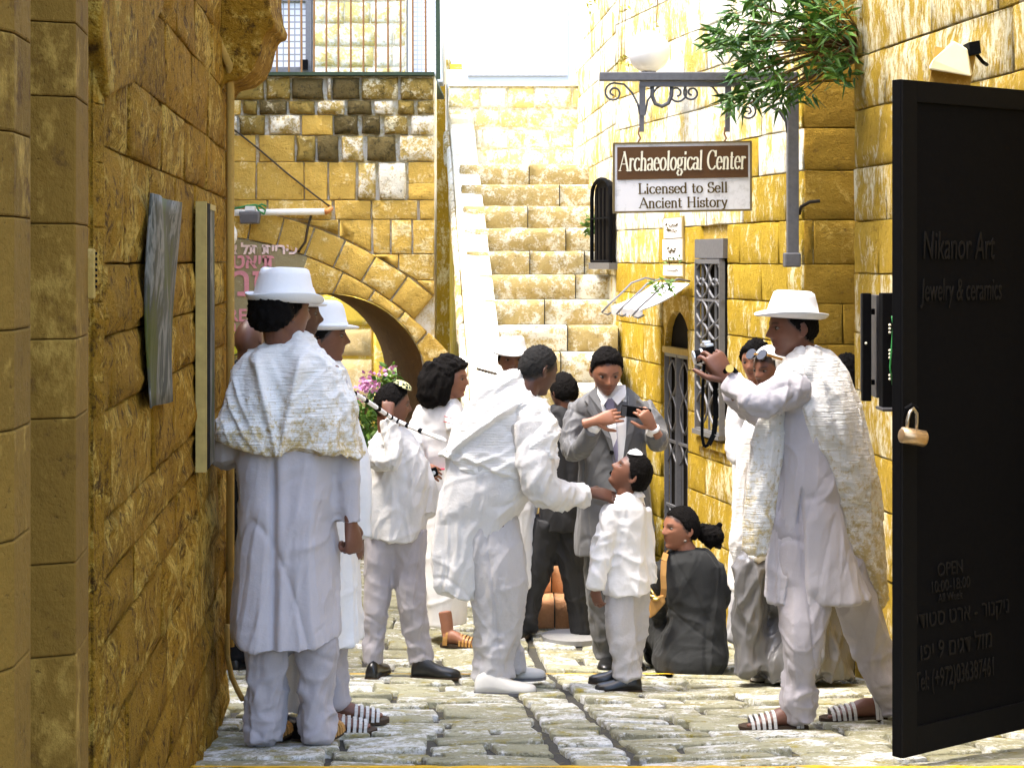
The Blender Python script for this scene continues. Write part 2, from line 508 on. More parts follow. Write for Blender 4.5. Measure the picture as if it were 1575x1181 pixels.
def paving():
    root = empty('paving', (0, 8, 0.3), kind='structure')
    rng = random.Random(21)
    def q(x, y, dz=0): return Vector((x, y, ground_z(y) + dz))
    def slab(pts):
        """uneven slab: outline in x, y"""
        n = len(pts); cx = sum(p[0] for p in pts) / n; cy = sum(p[1] for p in pts) / n
        t = rng.uniform(-.006, .006); tx = rng.uniform(-.010, .010); ty = rng.uniform(-.010, .010)
        V = []
        for ring, (k, dz) in enumerate(((1.0, -.05), (1.0, -.006), (.95, 0.0), (.5, .001))):
            for x, y in pts:
                ix, iy = cx + (x - cx) * k, cy + (y - cy) * k
                if ring == 2:
                    L = math.hypot(x - cx, y - cy); kk = max(.5, 1 - .008 / L); ix, iy = cx + (x - cx) * kk, cy + (y - cy) * kk
                V.append(q(ix, iy, dz + t + tx * (ix - cx) * 6 + ty * (iy - cy) * 6 + (rng.uniform(-.002, .002) if ring > 1 else 0)))
        V.append(q(cx, cy, t + .003))
        Fc = []
        for lv in range(3):
            for i in range(n):
                j = (i + 1) % n
                Fc.append((lv*n+i, lv*n+j, (lv+1)*n+j, (lv+1)*n+i))
        for i in range(n): Fc.append((3*n+i, 3*n+(i+1) % n, 4*n))
        mesh('paving_stone', V, Fc, M['pave'], root, True)
    def gut(y, k):      # the two long joints of the middle band
        return (.118 - .078 * (y - 7.4) + .0 if k == 0 else .37 - .080 * (y - 7.4))
    y = 5.0
    while y < 11.05:
        h = rng.uniform(.20, .32) if rng.random() < .7 else rng.uniform(.12, .19)
        if y + h > 11.0: h = 11.09 - y
        for zone in (0, 1, 2):
            g = .015
            if zone == 0: lo, hi = -1.9 - (0 if y > 7.8 else -.35), gut(y + h/2, 0) - .008
            elif zone == 1: lo, hi = gut(y + h/2, 0) + .008, gut(y + h/2, 1) - .008
            else: lo, hi = gut(y + h/2, 1) + .008, 2.1 if y > 7 else 2.35
            x = lo if zone != 0 else lo - rng.uniform(0, .3)
            while x < hi - .02:
                L = hi - lo if zone == 1 else rng.uniform(.22, .62)
                x1 = min(x + L, hi)
                if hi - x1 < .14: x1 = hi
                if x1 - x > .05:
                    a, b = x + g * rng.uniform(.5, 1.8), x1 - g * rng.uniform(.5, 1.8)
                    y0, y1 = y + g * rng.uniform(.4, 1.6), y + h - g * rng.uniform(.4, 1.6)
                    m_ = max(2, int((b - a) / .13))
                    sk = -.078 * h / 2
                    pts = []
                    for i in range(m_ + 1): pts.append((a + (b - a) * i / m_ - sk + rng.uniform(-.008, .008), y0 + rng.uniform(-.014, .014)))
                    pts.append((b + rng.uniform(-.012, .012), (y0 + y1) / 2 + rng.uniform(-.02, .02)))
                    for i in range(m_, -1, -1): pts.append((a + (b - a) * i / m_ + sk + rng.uniform(-.008, .008), y1 + rng.uniform(-.014, .014)))
                    pts.append((a + rng.uniform(-.012, .012), (y0 + y1) / 2 + rng.uniform(-.02, .02)))
                    slab(pts)
                x = x1
        y += h
    y = 11.1
    while y < 16.6:
        h = rng.uniform(.3, .45); x = -3.2
        while x < -.2 - .073 * (y - 11):
            L = rng.uniform(.4, .8)
            a, b = x + .01, x + L - .01
            slab([(a, y + .01), ((a + b) / 2, y + .012), (b, y + .01), (b + .01, y + h / 2), (b, y + h - .01), ((a + b) / 2, y + h - .012), (a, y + h - .01), (a - .005, y + h / 2)])
            x += L
        y += h
    # narrow ochre strips of uneven width along two joints that run right across the lane
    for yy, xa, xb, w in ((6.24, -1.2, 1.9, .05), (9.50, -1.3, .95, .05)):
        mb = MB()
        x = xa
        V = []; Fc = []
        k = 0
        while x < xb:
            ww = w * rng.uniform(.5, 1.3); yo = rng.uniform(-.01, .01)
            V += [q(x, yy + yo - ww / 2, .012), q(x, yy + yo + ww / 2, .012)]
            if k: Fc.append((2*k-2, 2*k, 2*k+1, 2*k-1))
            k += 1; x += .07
        mesh('joint_strip', V, Fc, M['ochre_line'], root)
    return root
M['ochre_line'] = mat_plain('ochre_strip', (.62, .38, .03), .9, .1, var=.35, scale=25, bmp=.4)
paving()

mc = MB()
c0 = W(882, 976, 10.86); c0.z = ground_z(10.86) + .016
mc.tube([c0 - Vector((0, 0, .03)), c0], [.19, .19], n=28)
o = mc.build('manhole_cover', mat_plain('grey_cover', (.27, .27, .27), .7, .3, var=.2, scale=30, bmp=.4), None)
tag(o, 'flat round grey cover set in the paving before the red steps', 'manhole cover')

# ------------------------------------------------------------------ left building: near jambs, rough wall, springer, corbel
def left_building():
    rng = random.Random(3)
    root = empty('stone_building', (-1.2, 6, .4), label='dark ochre stone building along the left edge, with a moulded doorway jamb and corbel', cat='building')
    fr = Frame((-.621, 0, 0), (-.077, 1, 0))
    if fr.n.x < 0: fr.flip()
    L = math.hypot(1, .077)
    # core behind the stones, and the mass of the building behind it
    mb = MB()
    far = 7.78 * L
    mb.prism([(4.02 * L, .1), (far, .1), (far, 6.2), (4.02 * L, 6.2)], fr, -.03, -.6)
    mb.build('mortar', M['mortar_l'], root)
    mb = MB()
    mb.prism([(-6, -.2), (far - .02, -.2), (far - .02, 7.6), (-6, 7.6)], fr, -.62, -5.5)
    mb.build('wall', M['mortar_l'], root)
    zs = steps_of(.35, 4.0, .205, rng, .32)
    courses(fr, 4.05 * L, far, zs, .45, .95, root, M['left'], rng=rng, proud=.003, rough=.013, inset=.005, gap=.002)
    courses(fr, 4.05 * L, far, [zs[-1], zs[-1] + .5, zs[-1] + 1.0, 6.2], .7, 1.2, root, M['left'], rng=rng, proud=.006, rough=.01, gap=.0035)
    # corner quoins facing the far side are hidden; the jambs of the doorway near the camera
    def column(px_poly, name, mat, z0, z1, joints, shift=None):
        """stack of stones with the plan polygon given as (px, Y) corners"""
        js = [z0] + joints + [z1]
        for b0, b1 in zip(js[:-1], js[1:]):
            g = .0008
            V = []; n = len(px_poly)
            for b in (b0 + g, b1 - g):
                for (px, Y) in px_poly:
                    w = W(px, 400, Y)
                    V.append((w.x, w.y, b))
            Fc = [tuple(range(n))[::-1], tuple(range(n, 2*n))] + [(i, (i+1) % n, n+(i+1) % n, n+i) for i in range(n)]
            o = mesh('stone', V, Fc, mat, root)
            bm = bmesh.new(); bm.from_mesh(o.data); bmesh.ops.recalc_face_normals(bm, faces=bm.faces); bm.to_mesh(o.data); bm.free()
            bevel(o, .004, 2)
    zj = lambda ys, Y: sorted(W(0, y, Y).z for y in ys)
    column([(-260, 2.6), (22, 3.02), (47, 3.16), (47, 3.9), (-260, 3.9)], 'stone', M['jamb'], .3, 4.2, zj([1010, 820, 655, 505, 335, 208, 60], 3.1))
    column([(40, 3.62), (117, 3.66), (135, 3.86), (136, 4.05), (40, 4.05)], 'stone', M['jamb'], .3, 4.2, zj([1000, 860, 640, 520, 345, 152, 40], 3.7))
    column([(120, 3.98), (160, 4.13), (162, 4.5), (100, 4.5)], 'stone', M['left'], .3, 4.2, zj([1080, 930, 760, 590, 465, 350, 250, 160], 4.1))
    # springer of the vault: curved stones swelling out of the wall at the top
    pts = [(243, -20), (236, 14), (222, 42), (212, 62), (203, 85), (196, 110), (188, 128), (150, 150), (138, 60), (138, -60), (250, -60)]
    V2 = []
    for px, py in pts:
        r = (px - CX) / F
        Y = -.621 / (r + .077)
        V2.append((Y * L, ZC + (HY - py) * Y / F))
    mb = MB(); mb.prism(V2, fr, -.02, .028); o = mb.build('springer', M['left'], root); bevel(o, .010, 3)
    # corbel at the far corner
    prof = [(338, 140), (346, 127), (360, 124), (372, 121), (388, 108), (398, 88), (404, 62), (411, 48), (422, 44), (423, 34), (417, 20), (414, 0), (412, -60), (338, -60)]
    mb = MB()
    mb.prism(prof, lambda a, b, d: W(a, b, 7.45) + Vector((0, d, 0)), 0, .42)
    o = mb.build('corbel', M['left'], root); bevel(o, .03, 4)
    return root, fr, L
LEFT, LFR, LL = left_building()

def on_left(px, py, d=0.0):
    """(a, b) on the plane d in front of the left wall seen at this pixel"""
    r = (px - CX) / F
    Y = -(.621 - d) / (r + .077)
    return Y * LL, ZC + (HY - py) * Y / F

# pipe running down the corner
def pipe():
    mb = MB()
    pts = [W(308, -30, 7.2), W(310, 8, 7.3), W(318, 45, 7.38), W(333, 80, 7.45), W(344, 102, 7.5), W(346, 140, 7.55)]
    pts += [W(346, y, 7.6) for y in (300, 500, 700, 880, 990)]
    off = Vector((.03, -.05, 0))
    mb.tube([p + off for p in pts], .017, n=10)
    o = mb.build('drain_pipe', M['pipe'], None, True)
    tag(o, 'thin ochre painted pipe bent under the corbel and running down the left wall corner', 'pipe')
    mb = MB()
    mb.tube([W(349, 960, 7.45), W(350, 1010, 7.45), W(356, 1040, 7.45), W(366, 1062, 7.4), W(373, 1075, 7.35)], .011, n=8)
    o = mb.build('hose', M['pipe'], None, True)
    tag(o, 'loose end of pale hose curling off the left wall corner above the paving', 'hose')
pipe()

def intercom():
    a, b = on_left(147, 460, .032); aI = on_left(138, 400, .022)[0]; a1, b1 = on_left(148, 383, .03)
    a2, _ = on_left(133, 400)
    fr = LFR
    root = empty('intercom', fr(a, b, .05), label='narrow ochre painted intercom box with a column of buttons on the left wall', cat='intercom')
    mb = MB(); mb.prism([(aI, b), (a, b), (a, b1), (aI, b1)], fr, .01, .032)
    o = mb.build('housing', M['pipe'], root); bevel(o, .004)
    for i in range(7):
        z = b + (b1 - b) * (.22 + .11 * i)
        mb = MB(); mb.prism([(aI + (a - aI) * .35, z), (aI + (a - aI) * .75, z), (aI + (a - aI) * .75, z + .006), (aI + (a - aI) * .35, z + .006)], fr, .0325, .036)
        mb.build('button', M['black'], root)
intercom()

def mat_poster(name, seed):
    m, t, b = new_mat(name, .65, .15)
    co = N(t, 'ShaderNodeTexCoord').outputs['Object']
    mp = N(t, 'ShaderNodeMapping'); mp.inputs['Location'].default_value = (seed, 0, 0); t.links.new(co, mp.inputs[0])
    n = noise(t, mp.outputs[0], 4.5, 5, .65, 1.5, (1, 1, .35))
    c = None
    r = t.nodes.new('ShaderNodeValToRGB'); e = r.color_ramp.elements
    e[0].position = .3; e[0].color = (.02, .035, .006, 1); e[1].position = .72; e[1].color = (.055, .055, .048, 1)
    for p, cc in ((.42, (.07, .07, .012, 1)), (.50, (.065, .06, .045, 1)), (.57, (.20, .185, .15, 1)), (.62, (.05, .05, .036, 1))):
        x = e.new(p); x.color = cc
    t.links.new(n, r.inputs[0])
    t.links.new(r.outputs[0], b.inputs['Base Color'])
    return m

def posters():
    # buckled glossy print
    fr = LFR
    V = []; Fc = []
    rows = 14; cols = 6
    aL0, bt0 = on_left(230, 297, .035); aL1, bb0 = on_left(230, 628, .035); aR, bt1 = on_left(269, 311, .04); _, bb1 = on_left(266, 618, .04)
    rr = random.Random(5)
    for i in range(rows + 1):
        t = i / rows
        for k in range(cols + 1):
            s = k / cols
            a = aL0 + (aR - aL0) * s
            b = (bt0 + (bt1 - bt0) * s) * (1 - t) + (bb0 + (bb1 - bb0) * s) * t
            fold = abs(s - (.15 + .6 * t))
            d = .030 + .016 * s * (1 - t) + .010 * math.cos(fold * 7)
            V.append(fr(a, b, d))
    m = cols + 1
    for i in range(rows):
        for k in range(cols): Fc.append((i*m+k, i*m+k+1, (i+1)*m+k+1, (i+1)*m+k))
    o = mesh('hanging_print', V, Fc, mat_poster('print_grey_green', 0.0), None, True)
    sm = o.modifiers.new('thick', 'SOLIDIFY'); sm.thickness = .006
    tag(o, 'buckled glossy grey and green print hung on the left stone wall', 'print')
    # framed board standing off the wall: its tan edge faces the camera, its glossy face the alley
    a0, bt = on_left(303, 312, .02); a1, _ = on_left(332, 330, .055); _, bb = on_left(303, 730, .03)
    root = empty('framed_board', fr(a0, bb, .05), label='tall narrow pale framed board with dark glossy edge on left wall beside white shawled man', cat='board')
    mb = MB(); mb.prism([(a0 + .022, bb), (a1, bb), (a1, bt), (a0 + .022, bt)], fr, .02, .050); mb.build('panel', mat_poster('print_dark_green', 3.0), root)
    mb = MB(); mb.prism([(a0, bb - .005), (a0 + .021, bb - .005), (a0 + .021, bt + .005), (a0, bt + .005)], fr, .015, .052); mb.build('stile', M['wood'], root)
    mb = MB(); mb.prism([(a0 + .023, bb), (a0 + .13, bb), (a0 + .13, bt), (a0 + .023, bt)], fr, .0505, .0535); mb.build('inner_edge', M['black'], root)
    mb = MB(); mb.prism([(a0 + .135, bt - .02), (a1, bt - .02), (a1, bt), (a0 + .135, bt)], fr, .0505, .054); mb.build('rail', M['wood'], root)
posters()

# ------------------------------------------------------------------ arch house at the back left
YA = 15.0; SA = F / YA
AF = Frame((0, YA, 0), (1, 0, 0))
if AF.n.y > 0: AF.flip()
def aa(px): return (px - CX) / SA
def ab(py): return ZC + (HY - py) / SA

def arch_house():
    rng = random.Random(11)
    root = empty('arch_house', (-1.6, YA, 0), label='ochre stone house with arched passage, dark and pale blocks below a railed terrace', cat='building')
    c1 = (aa(276), ab(919)); R0 = 560 / SA; R1 = 606 / SA
    c2 = (aa(508), ab(602)); r2 = 150 / SA
    spring = c2[1]
    xl, xr = aa(240), aa(668)
    # wall core with the opening left out, in vertical strips
    mb = MB()
    top = ab(117)
    xs = sorted(set([xl, c2[0] - r2, c2[0] + r2, xr] + [c2[0] - r2 + 2 * r2 * i / 24 for i in range(25)]))
    for a0, a1 in zip(xs[:-1], xs[1:]):
        am = (a0 + a1) / 2
        if abs(am - c2[0]) < r2:
            f = lambda a: spring + math.sqrt(max(0, r2 * r2 - (a - c2[0]) ** 2))
            mb.prism([(a0, f(a0)), (a1, f(a1)), (a1, top), (a0, top)], AF, -.04, -.5)
        else:
            mb.prism([(a0, -.3), (a1, -.3), (a1, top), (a0, top)], AF, -.04, -.5)
    mb.build('mortar', M['mortar'], root)
    # soffit of the arched passage: skewed tunnel running back to the left
    V = []; Fc = []; n = 26; back = Vector((-.235 * 2.1, 2.1, 0))
    ring = [(c2[0] + r2 * .995 * math.cos(math.pi * i / n), spring + r2 * .995 * math.sin(math.pi * i / n)) for i in range(n + 1)]
    ring = [(c2[0] + r2 * .995, -.1)] + ring + [(c2[0] - r2 * .995, -.1)]
    for a, b in ring:
        p = AF(a, b, -.03); V += [p, p + back]
    for i in range(len(ring) - 1): Fc.append((2*i, 2*i+1, 2*i+3, 2*i+2))
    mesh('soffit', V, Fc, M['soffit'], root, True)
    # the lit courtyard wall seen through the passage
    # rows of blocks (pixel columns measured along each course)
    P, D, Mi, O = 'archpale', 'archdark', 'archmid', 'arch'
    rows = [
        (120, 153, [(300,347,O),(348,357,O),(358,407,Mi),(408,447,Mi),(448,498,D),(502,510,P),(510,554,D),(556,613,Mi),(615,668,Mi)]),
        (155, 176, [(300,345,O),(346,370,O),(373,396,Mi),(398,441,D),(443,485,Mi),(487,531,P),(533,572,D),(574,606,P),(611,638,Mi),(641,668,Mi)]),
        (178, 207, [(300,346,O),(347,366,P),(367,408,Mi),(413,462,P),(464,512,O),(513,552,D),(555,586,D),(590,628,Mi),(632,668,P)]),
        (209, 248, [(300,346,O),(347,393,O),(398,453,O),(455,486,Mi),(487,522,D),(524,560,P),(564,610,D),(613,668,P)]),
        (250, 307, [(300,346,O),(347,393,O),(395,467,O),(468,504,O),(506,547,O),(550,579,P),(582,625,P)]),
        (250, 282, [(628,668,O)]), (283, 307, [(628,668,O)]),
        (309, 337, [(300,346,O),(347,410,O),(412,510,O),(515,570,O),(572,642,O),(645,668,O)]),
        (339, 390, [(300,346,O),(347,395,O),(397,455,O),(458,520,O),(522,571,O),(574,600,O),(602,633,O),(635,668,O)]),
        (392, 430, [(300,360,O),(362,420,O),(422,500,O),(560,612,O),(614,668,O)]),
        (432, 470, [(300,370,O),(612,640,O),(642,668,O)]), (472, 520, [(300,352,O),(640,668,O)]),
        (522, 566, [(300,345,O),(650,668,O)]), (568, 610, [(300,350,O),(655,668,O)]),
        (612, 655, [(300,345,O),(655,668,O)]), (657, 700, [(300,350,O),(655,668,O)]), (702, 745, [(300,350,O),(655,668,O)]), (747, 800, [(300,350,O),(655,668,O)]),
    ]
    for y0, y1, bl in rows:
        for x0, x1, mk in bl:
            b1, b0 = ab(y0 - 1), ab(y1 + 1)
            poly = rect(aa(x0), aa(x1), b0, b1, .008 if mk != 'arch' else .003)
            # stones above the big arch are cut to its curve
            pts = []
            for a, b in poly:
                d = math.hypot(a - c1[0], b - c1[1])
                if d < R1 + .012:
                    dx = a - c1[0]
                    if abs(dx) < R1: b = c1[1] + math.sqrt((R1 + .012) ** 2 - dx * dx)
                pts.append((a, min(b, b1)))
            hgt = [p[1] for p in pts]
            if max(hgt) - min(hgt) < .03: continue
            # keep stones that survive on the outside
            am, bm_ = sum(p[0] for p in pts) / len(pts), sum(p[1] for p in pts) / len(pts)
            if math.hypot(am - c1[0], bm_ - c1[1]) < R1: continue
            n_ = len(pts)
            area = sum(pts[i][0] * pts[(i+1) % n_][1] - pts[(i+1) % n_][0] * pts[i][1] for i in range(n_)) / 2
            if area < .004: continue
            stone(AF, pts, root, M[mk], rng=rng, proud=.02 if mk != 'arch' else .002, rough=.012 if mk != 'arch' else .008, inset=.018 if mk != 'arch' else .008, back=-.06)
    # voussoirs of the two rings
    def ringstone(t0, t1, r0f, r1f, mat):
        q = []
        for i in range(4):
            t = t0 + (t1 - t0) * i / 3; q.append((t, r0f(t)))
        for i in range(3, -1, -1):
            t = t0 + (t1 - t0) * i / 3; q.append((t, r1f(t)))
        pts = [(c1[0] + r * math.sin(t), c1[1] + r * math.cos(t)) for t, r in q]
        # orientation: ring order gives clockwise in (a, b); reverse
        stone(AF, pts[::1][::-1], root, mat, rng=rng, proud=.006, rough=.008, inset=.008, back=-.08)
    def rin(t):
        dx, dz = math.sin(t), math.cos(t)
        ox, oz = c1[0] - c2[0], c1[1] - c2[1]
        bq = ox * dx + oz * dz; cq = ox * ox + oz * oz - (r2 * 1.004) ** 2
        disc = bq * bq - cq
        if disc <= 0: return R0 * .9
        return -bq + math.sqrt(disc)
    t = math.radians(20.5)
    while t < math.radians(47):
        dt = math.radians(rng.uniform(4.6, 6.6))
        g = .0025
        if rin(t + dt / 2) < R0 - .04:
            ringstone(t + g, t + dt - g, lambda x: rin(x) + .004, lambda x: R0 - .006, M['arch'])
        t += dt
    t = math.radians(-5)
    while t < math.radians(46):
        dt = math.radians(rng.uniform(4.2, 6.4)); g = .0025
        c_end = c1[0] + R1 * math.sin(t + dt)
        if c_end < xr + .1:
            ringstone(t + g, min(t + dt, math.asin(min(1, (xr - c1[0]) / R1))) - g, lambda x: R0 + .006, lambda x: R1 - .006, M['arch'])
        t += dt
    # left part of the inner ring and jamb, mostly behind the men
    # plaster field under the big arch with the theatre lettering
    pts = []
    for i in range(14):
        th = math.radians(2 + 21.2 * i / 13)
        pts.append((c1[0] + (R0 - .006) * math.sin(th), c1[1] + (R0 - .006) * math.cos(th)))
    pts = [(aa(300), ab(372))] + pts
    arc = [(c2[0] + (r2 + .004) * math.cos(math.radians(a)), c2[1] + (r2 + .004) * math.sin(math.radians(a))) for a in (94, 104, 114, 124, 136, 150, 165, 178)]
    pts += arc + [(aa(300), ab(600))]
    mb = MB(); mb.prism(pts, AF, -.03, .0); mb.build('plaster_field', M['plaque'], root)
    # courtyard floor step / inner jamb stones are hidden
    mb = MB(); mb.box((-7.5, 8.6, -.3), (-2.55, 14.9, 4.9)); mb.build('sun_blocker', M['mortar_l'], root)  # unseen mass added to keep the sun off the arch wall
    # terrace slab edge and top
    mb = MB(); mb.box((aa(240), YA - .05, ab(117)), (aa(668), YA + 2.2, ab(112))); mb.build('terrace_edge', M['greenbar'], root)
    return root
ARCH = arch_house()

def text_obj(name, s, size, p, ux, mat, parent=None, depth=.004, align='CENTER', squeeze=1.0, shear=0.0, up=(0, 0, 1), offset=0.0):
    """flat lettering turned into a mesh, at p, reading along ux"""
    cu = bpy.data.curves.new(name, 'FONT')
    cu.body = s; cu.size = size; cu.align_x = align; cu.align_y = 'CENTER'
    cu.extrude = depth / 2; cu.shear = shear; cu.offset = offset; cu.resolution_u = 3
    tmp = bpy.data.objects.new(name, cu); COL.objects.link(tmp)
    dg = bpy.context.evaluated_depsgraph_get(); dg.update()
    me = bpy.data.meshes.new_from_object(tmp.evaluated_get(dg))
    bpy.data.objects.remove(tmp); bpy.data.curves.remove(cu)
    ux = Vector(ux).normalized(); uz = Vector(up).normalized(); un = ux.cross(uz)
    Mx = Matrix(((ux.x * squeeze, uz.x, un.x, p[0]), (ux.y * squeeze, uz.y, un.y, p[1]), (ux.z * squeeze, uz.z, un.z, p[2]), (0, 0, 0, 1)))
    me.transform(Mx)
    me.materials.clear()
    return link(name, me, mat, parent)

def heb(s): return s[::-1]
for (s, px, py, h, mk, al) in (('עיריית תל אביב', 458, 384, 19, 'palepink', 'RIGHT'), ('תיאטרון', 424, 403, 27, 'pink', 'RIGHT'), ('הסמטה', 470, 436, 54, 'pink', 'RIGHT'), ('יפו העתיקה', 392, 503, 18, 'pink', 'RIGHT')):
    text_obj('lettering', heb(s), h * 1.15 / SA, AF(aa(px), ab(py), .006), (1, 0, 0), M[mk], ARCH, .006, al, offset=.004)
text_obj('lettering', 'THEATRE', 27 / SA, AF(aa(380), ab(486), .006), (1, 0, 0), M['pink'], ARCH, .006, 'RIGHT', offset=.003)

def arch_extras():
    # lit courtyard behind the passage
    root = empty('courtyard_wall', (-1.4, 19.6, 0), label='bright yellow courtyard wall seen through the arch, with a pale peach block', cat='wall')
    fr = Frame((0, 19.6, 0), (1, 0, 0))
    if fr.n.y > 0: fr.flip()
    a = lambda px: (px - CX) * 19.6 / F; b = lambda py: ZC + (HY - py) * 19.6 / F
    rng = random.Random(2)
    mb = MB(); mb.prism([(a(300), -.2), (a(640), -.2), (a(640), b(380)), (a(300), b(380))], fr, -.3, 0); mb.build('wall', M['sunny'], root)
    for (x0, x1, y0, y1, mk) in ((498, 572, 505, 548, 'peach'), (498, 572, 552, 645, 'peach'), (574, 600, 500, 590, 'sunny'), (574, 600, 594, 690, 'sunny'), (440, 495, 470, 560, 'sunny'), (440, 495, 564, 640, 'peach'), (498, 600, 456, 502, 'sunny')):
        stone(fr, rect(a(x0), a(x1), b(y1), b(y0), .004), root, M[mk], rng=rng, proud=.03, rough=.008)
    # conduit, flood light, cables on the arch house
    mb = MB(); mb.tube([AF(aa(335), ab(328), .05), AF(aa(500), ab(326), .05)], .028, n=10)
    r = empty('cable_conduit', AF(aa(345), ab(328), .05), label='white horizontal conduit with a rusty end on the arch house wall', cat='conduit')
    mb.build('tube', M['conduit'], r, True)
    mb = MB(); mb.tube([AF(aa(500.5), ab(326), .05), AF(aa(505), ab(325), .05), AF(aa(511), ab(320), .03)], [.028, .022, .018], n=8); mb.build('end_cap', mat_plain('rust_orange', (.6, .25, .08), .8), r, True)
    r = empty('floodlight', AF(aa(388), ab(345), .1), label='small grey floodlight hanging under the white conduit', cat='floodlight')
    mb = MB(); mb.prism([(aa(374), ab(345)), (aa(402), ab(345)), (aa(404), ab(326)), (aa(372), ab(326))], AF, .08, .17); o = mb.build('housing', M['iron'], r); bevel(o, .008)
    mb = MB(); mb.prism([(aa(376), ab(343)), (aa(400), ab(343)), (aa(401), ab(331)), (aa(375), ab(331))], AF, .171, .178); mb.build('lens', M['floodlens'], r)
    mb = MB(); mb.prism([(aa(380), ab(325)), (aa(396), ab(325)), (aa(395), ab(318)), (aa(381), ab(318))], AF, .06, .14); mb.build('bracket', M['conduit'], r)
    mb = MB()
    rg = random.Random(4)
    pts = [AF(aa(362), ab(322), .09)]
    for x, y in ((372, 320), (384, 317), (396, 316), (404, 319), (411, 324), (409, 330), (402, 326), (398, 319), (406, 315), (412, 318)): pts.append(AF(aa(x), ab(y), .12 + rg.uniform(-.02, .02)))
    mb.tube(pts, .009, n=6); o = mb.build('green_cable', M['green'], None, True); tag(o, 'loop of green cable above the small floodlight', 'cable')
    mb = MB(); mb.tube([AF(aa(330), ab(178), .02), AF(aa(370), ab(207), .03), AF(aa(400), ab(231), .025), AF(aa(440), ab(265), .03), AF(aa(480), ab(297), .025), AF(aa(509), ab(319), .03)], .008, n=6)
    mb.tube([AF(aa(479), ab(332), .02), AF(aa(474), ab(350), .025), AF(aa(470), ab(372), .02), AF(aa(459), ab(388), .02)], .010, n=6)
    o = mb.build('wall_cable', M['wire'], None, True); tag(o, 'dark cable slanting down the arch house wall to the rusty conduit end', 'cable')
    # pale globe and yellow notice low on the left of the arch house
    mb = MB()
    for i in range(9):
        pass
    bm = bmesh.new(); bmesh.ops.create_uvsphere(bm, u_segments=20, v_segments=12, radius=.13)
    me = bpy.data.meshes.new('wall_globe'); bm.to_mesh(me); bm.free()
    me.transform(Matrix.Translation(AF(aa(345), ab(362), .14)))
    o = link('wall_globe', me, M['conduit'], None, True); tag(o, 'pale round lamp half hidden behind the left wall corner, above the theatre lettering', 'lamp')
    r = empty('wall_notice', AF(aa(350), ab(545), .03), label='lime yellow notice with a dark ring beside the bald man in black', cat='sign')
    mb = MB(); mb.prism([(aa(338), ab(548)), (aa(366), ab(548)), (aa(366), ab(510)), (aa(338), ab(510))], AF, .012, .03); mb.build('board', M['lime'], r)
    mb = MB(); mb.tube([AF(aa(362) + .055 * math.cos(t * math.pi / 8), ab(530) + .085 * math.sin(t * math.pi / 8), .036) for t in range(16)], .009, n=6, closed=True); mb.build('ring', M['wire'], r, True)
arch_extras()

def upper_house():
    root = empty('upper_house', (-1.5, 16.8, 3.7), label='pale house on the terrace above the arch with two meshed windows', cat='building')
    Y = 16.8
    fr = Frame((0, Y, 0), (1, 0, 0))
    if fr.n.y > 0: fr.flip()
    a = lambda px: (px - CX) * Y / F; b = lambda py: ZC + (HY - py) * Y / F
    rng = random.Random(9)
    mb = MB(); mb.prism([(a(300), b(125)), (a(680), b(125)), (a(680), b(-200)), (a(300), b(-200))], fr, -.06, -.5); mb.build('wall', M['render'], root)
    zs = [b(y) for y in (118, 104, 72, 37, 3, -32, -70, -110)]
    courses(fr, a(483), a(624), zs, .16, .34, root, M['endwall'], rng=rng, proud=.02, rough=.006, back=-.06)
    mb = MB(); mb.prism([(a(482), b(120)), (a(625), b(120)), (a(625), b(-110)), (a(482), b(-110))], fr, -.058, 0); mb.build('mortar', M['mortar'], root)
    # left window
    w = empty('x')
    bpy.data.objects.remove(w)
    mb = MB()
    for (x0, x1, y0, y1) in ((470, 479, 112, -60), (336, 470, 112, 104), (336, 470, 2, -4)):
        mb.prism([(a(x0), b(y0)), (a(x1), b(y0)), (a(x1), b(y1)), (a(x0), b(y1))], fr, -.05, .0)
    wf = mb.build('window_frame', M['iron'], root)
    mb = MB(); mb.prism([(a(336), b(104)), (a(470), b(104)), (a(470), b(2)), (a(336), b(2))], fr, -.056, -.03); mb.build('pane', M['mesh_l'], wf)
    mb = MB(); mb.prism([(a(463), b(108)), (a(474), b(108)), (a(474), b(93)), (a(463), b(93))], fr, .01, .06); mb.build('vent_box', M['black'], root)
    mb = MB(); mb.prism([(a(628), b(114)), (a(634), b(114)), (a(634), b(-60)), (a(628), b(-60))], fr, -.04, .03); wf2 = mb.build('window_frame', M['render'], root)
    mb = MB(); mb.prism([(a(634), b(114)), (a(674), b(114)), (a(674), b(-60)), (a(634), b(-60))], fr, -.056, -.02); mb.build('pane', M['mesh_r'], wf2)
    # railing at the terrace edge
    rt = empty('terrace_railing', W(500, 115, YA - .02), label='thin rusty upright bars of the railing along the terrace above the arch', cat='railing')
    for px in (389, 408, 426, 444.5, 464, 483, 502, 520.5, 539.6, 559, 578, 597, 616, 635, 655):
        mb = MB(); mb.tube([W(px, 116, YA), W(px + rng.uniform(-1, 1), -60, YA)], .0085, n=6); mb.build('bar', M['rust'], rt)
    mb = MB(); mb.bar(W(674, 122, YA), W(673, -70, YA), .035); mb.build('post', M['greenbar'], rt)
    mb = MB(); mb.bar(W(330, -62, YA), W(676, -62, YA), .03); mb.build('rail', M['greenbar'], rt)
    mb = MB(); mb.tube([W(684, 130, 15.6), W(679, -40, 15.6)], .018, n=8); o = mb.build('downpipe', M['conduit'], None, True); tag(o, 'thin white downpipe beside the dark end post of the terrace railing', 'pipe')
upper_house()

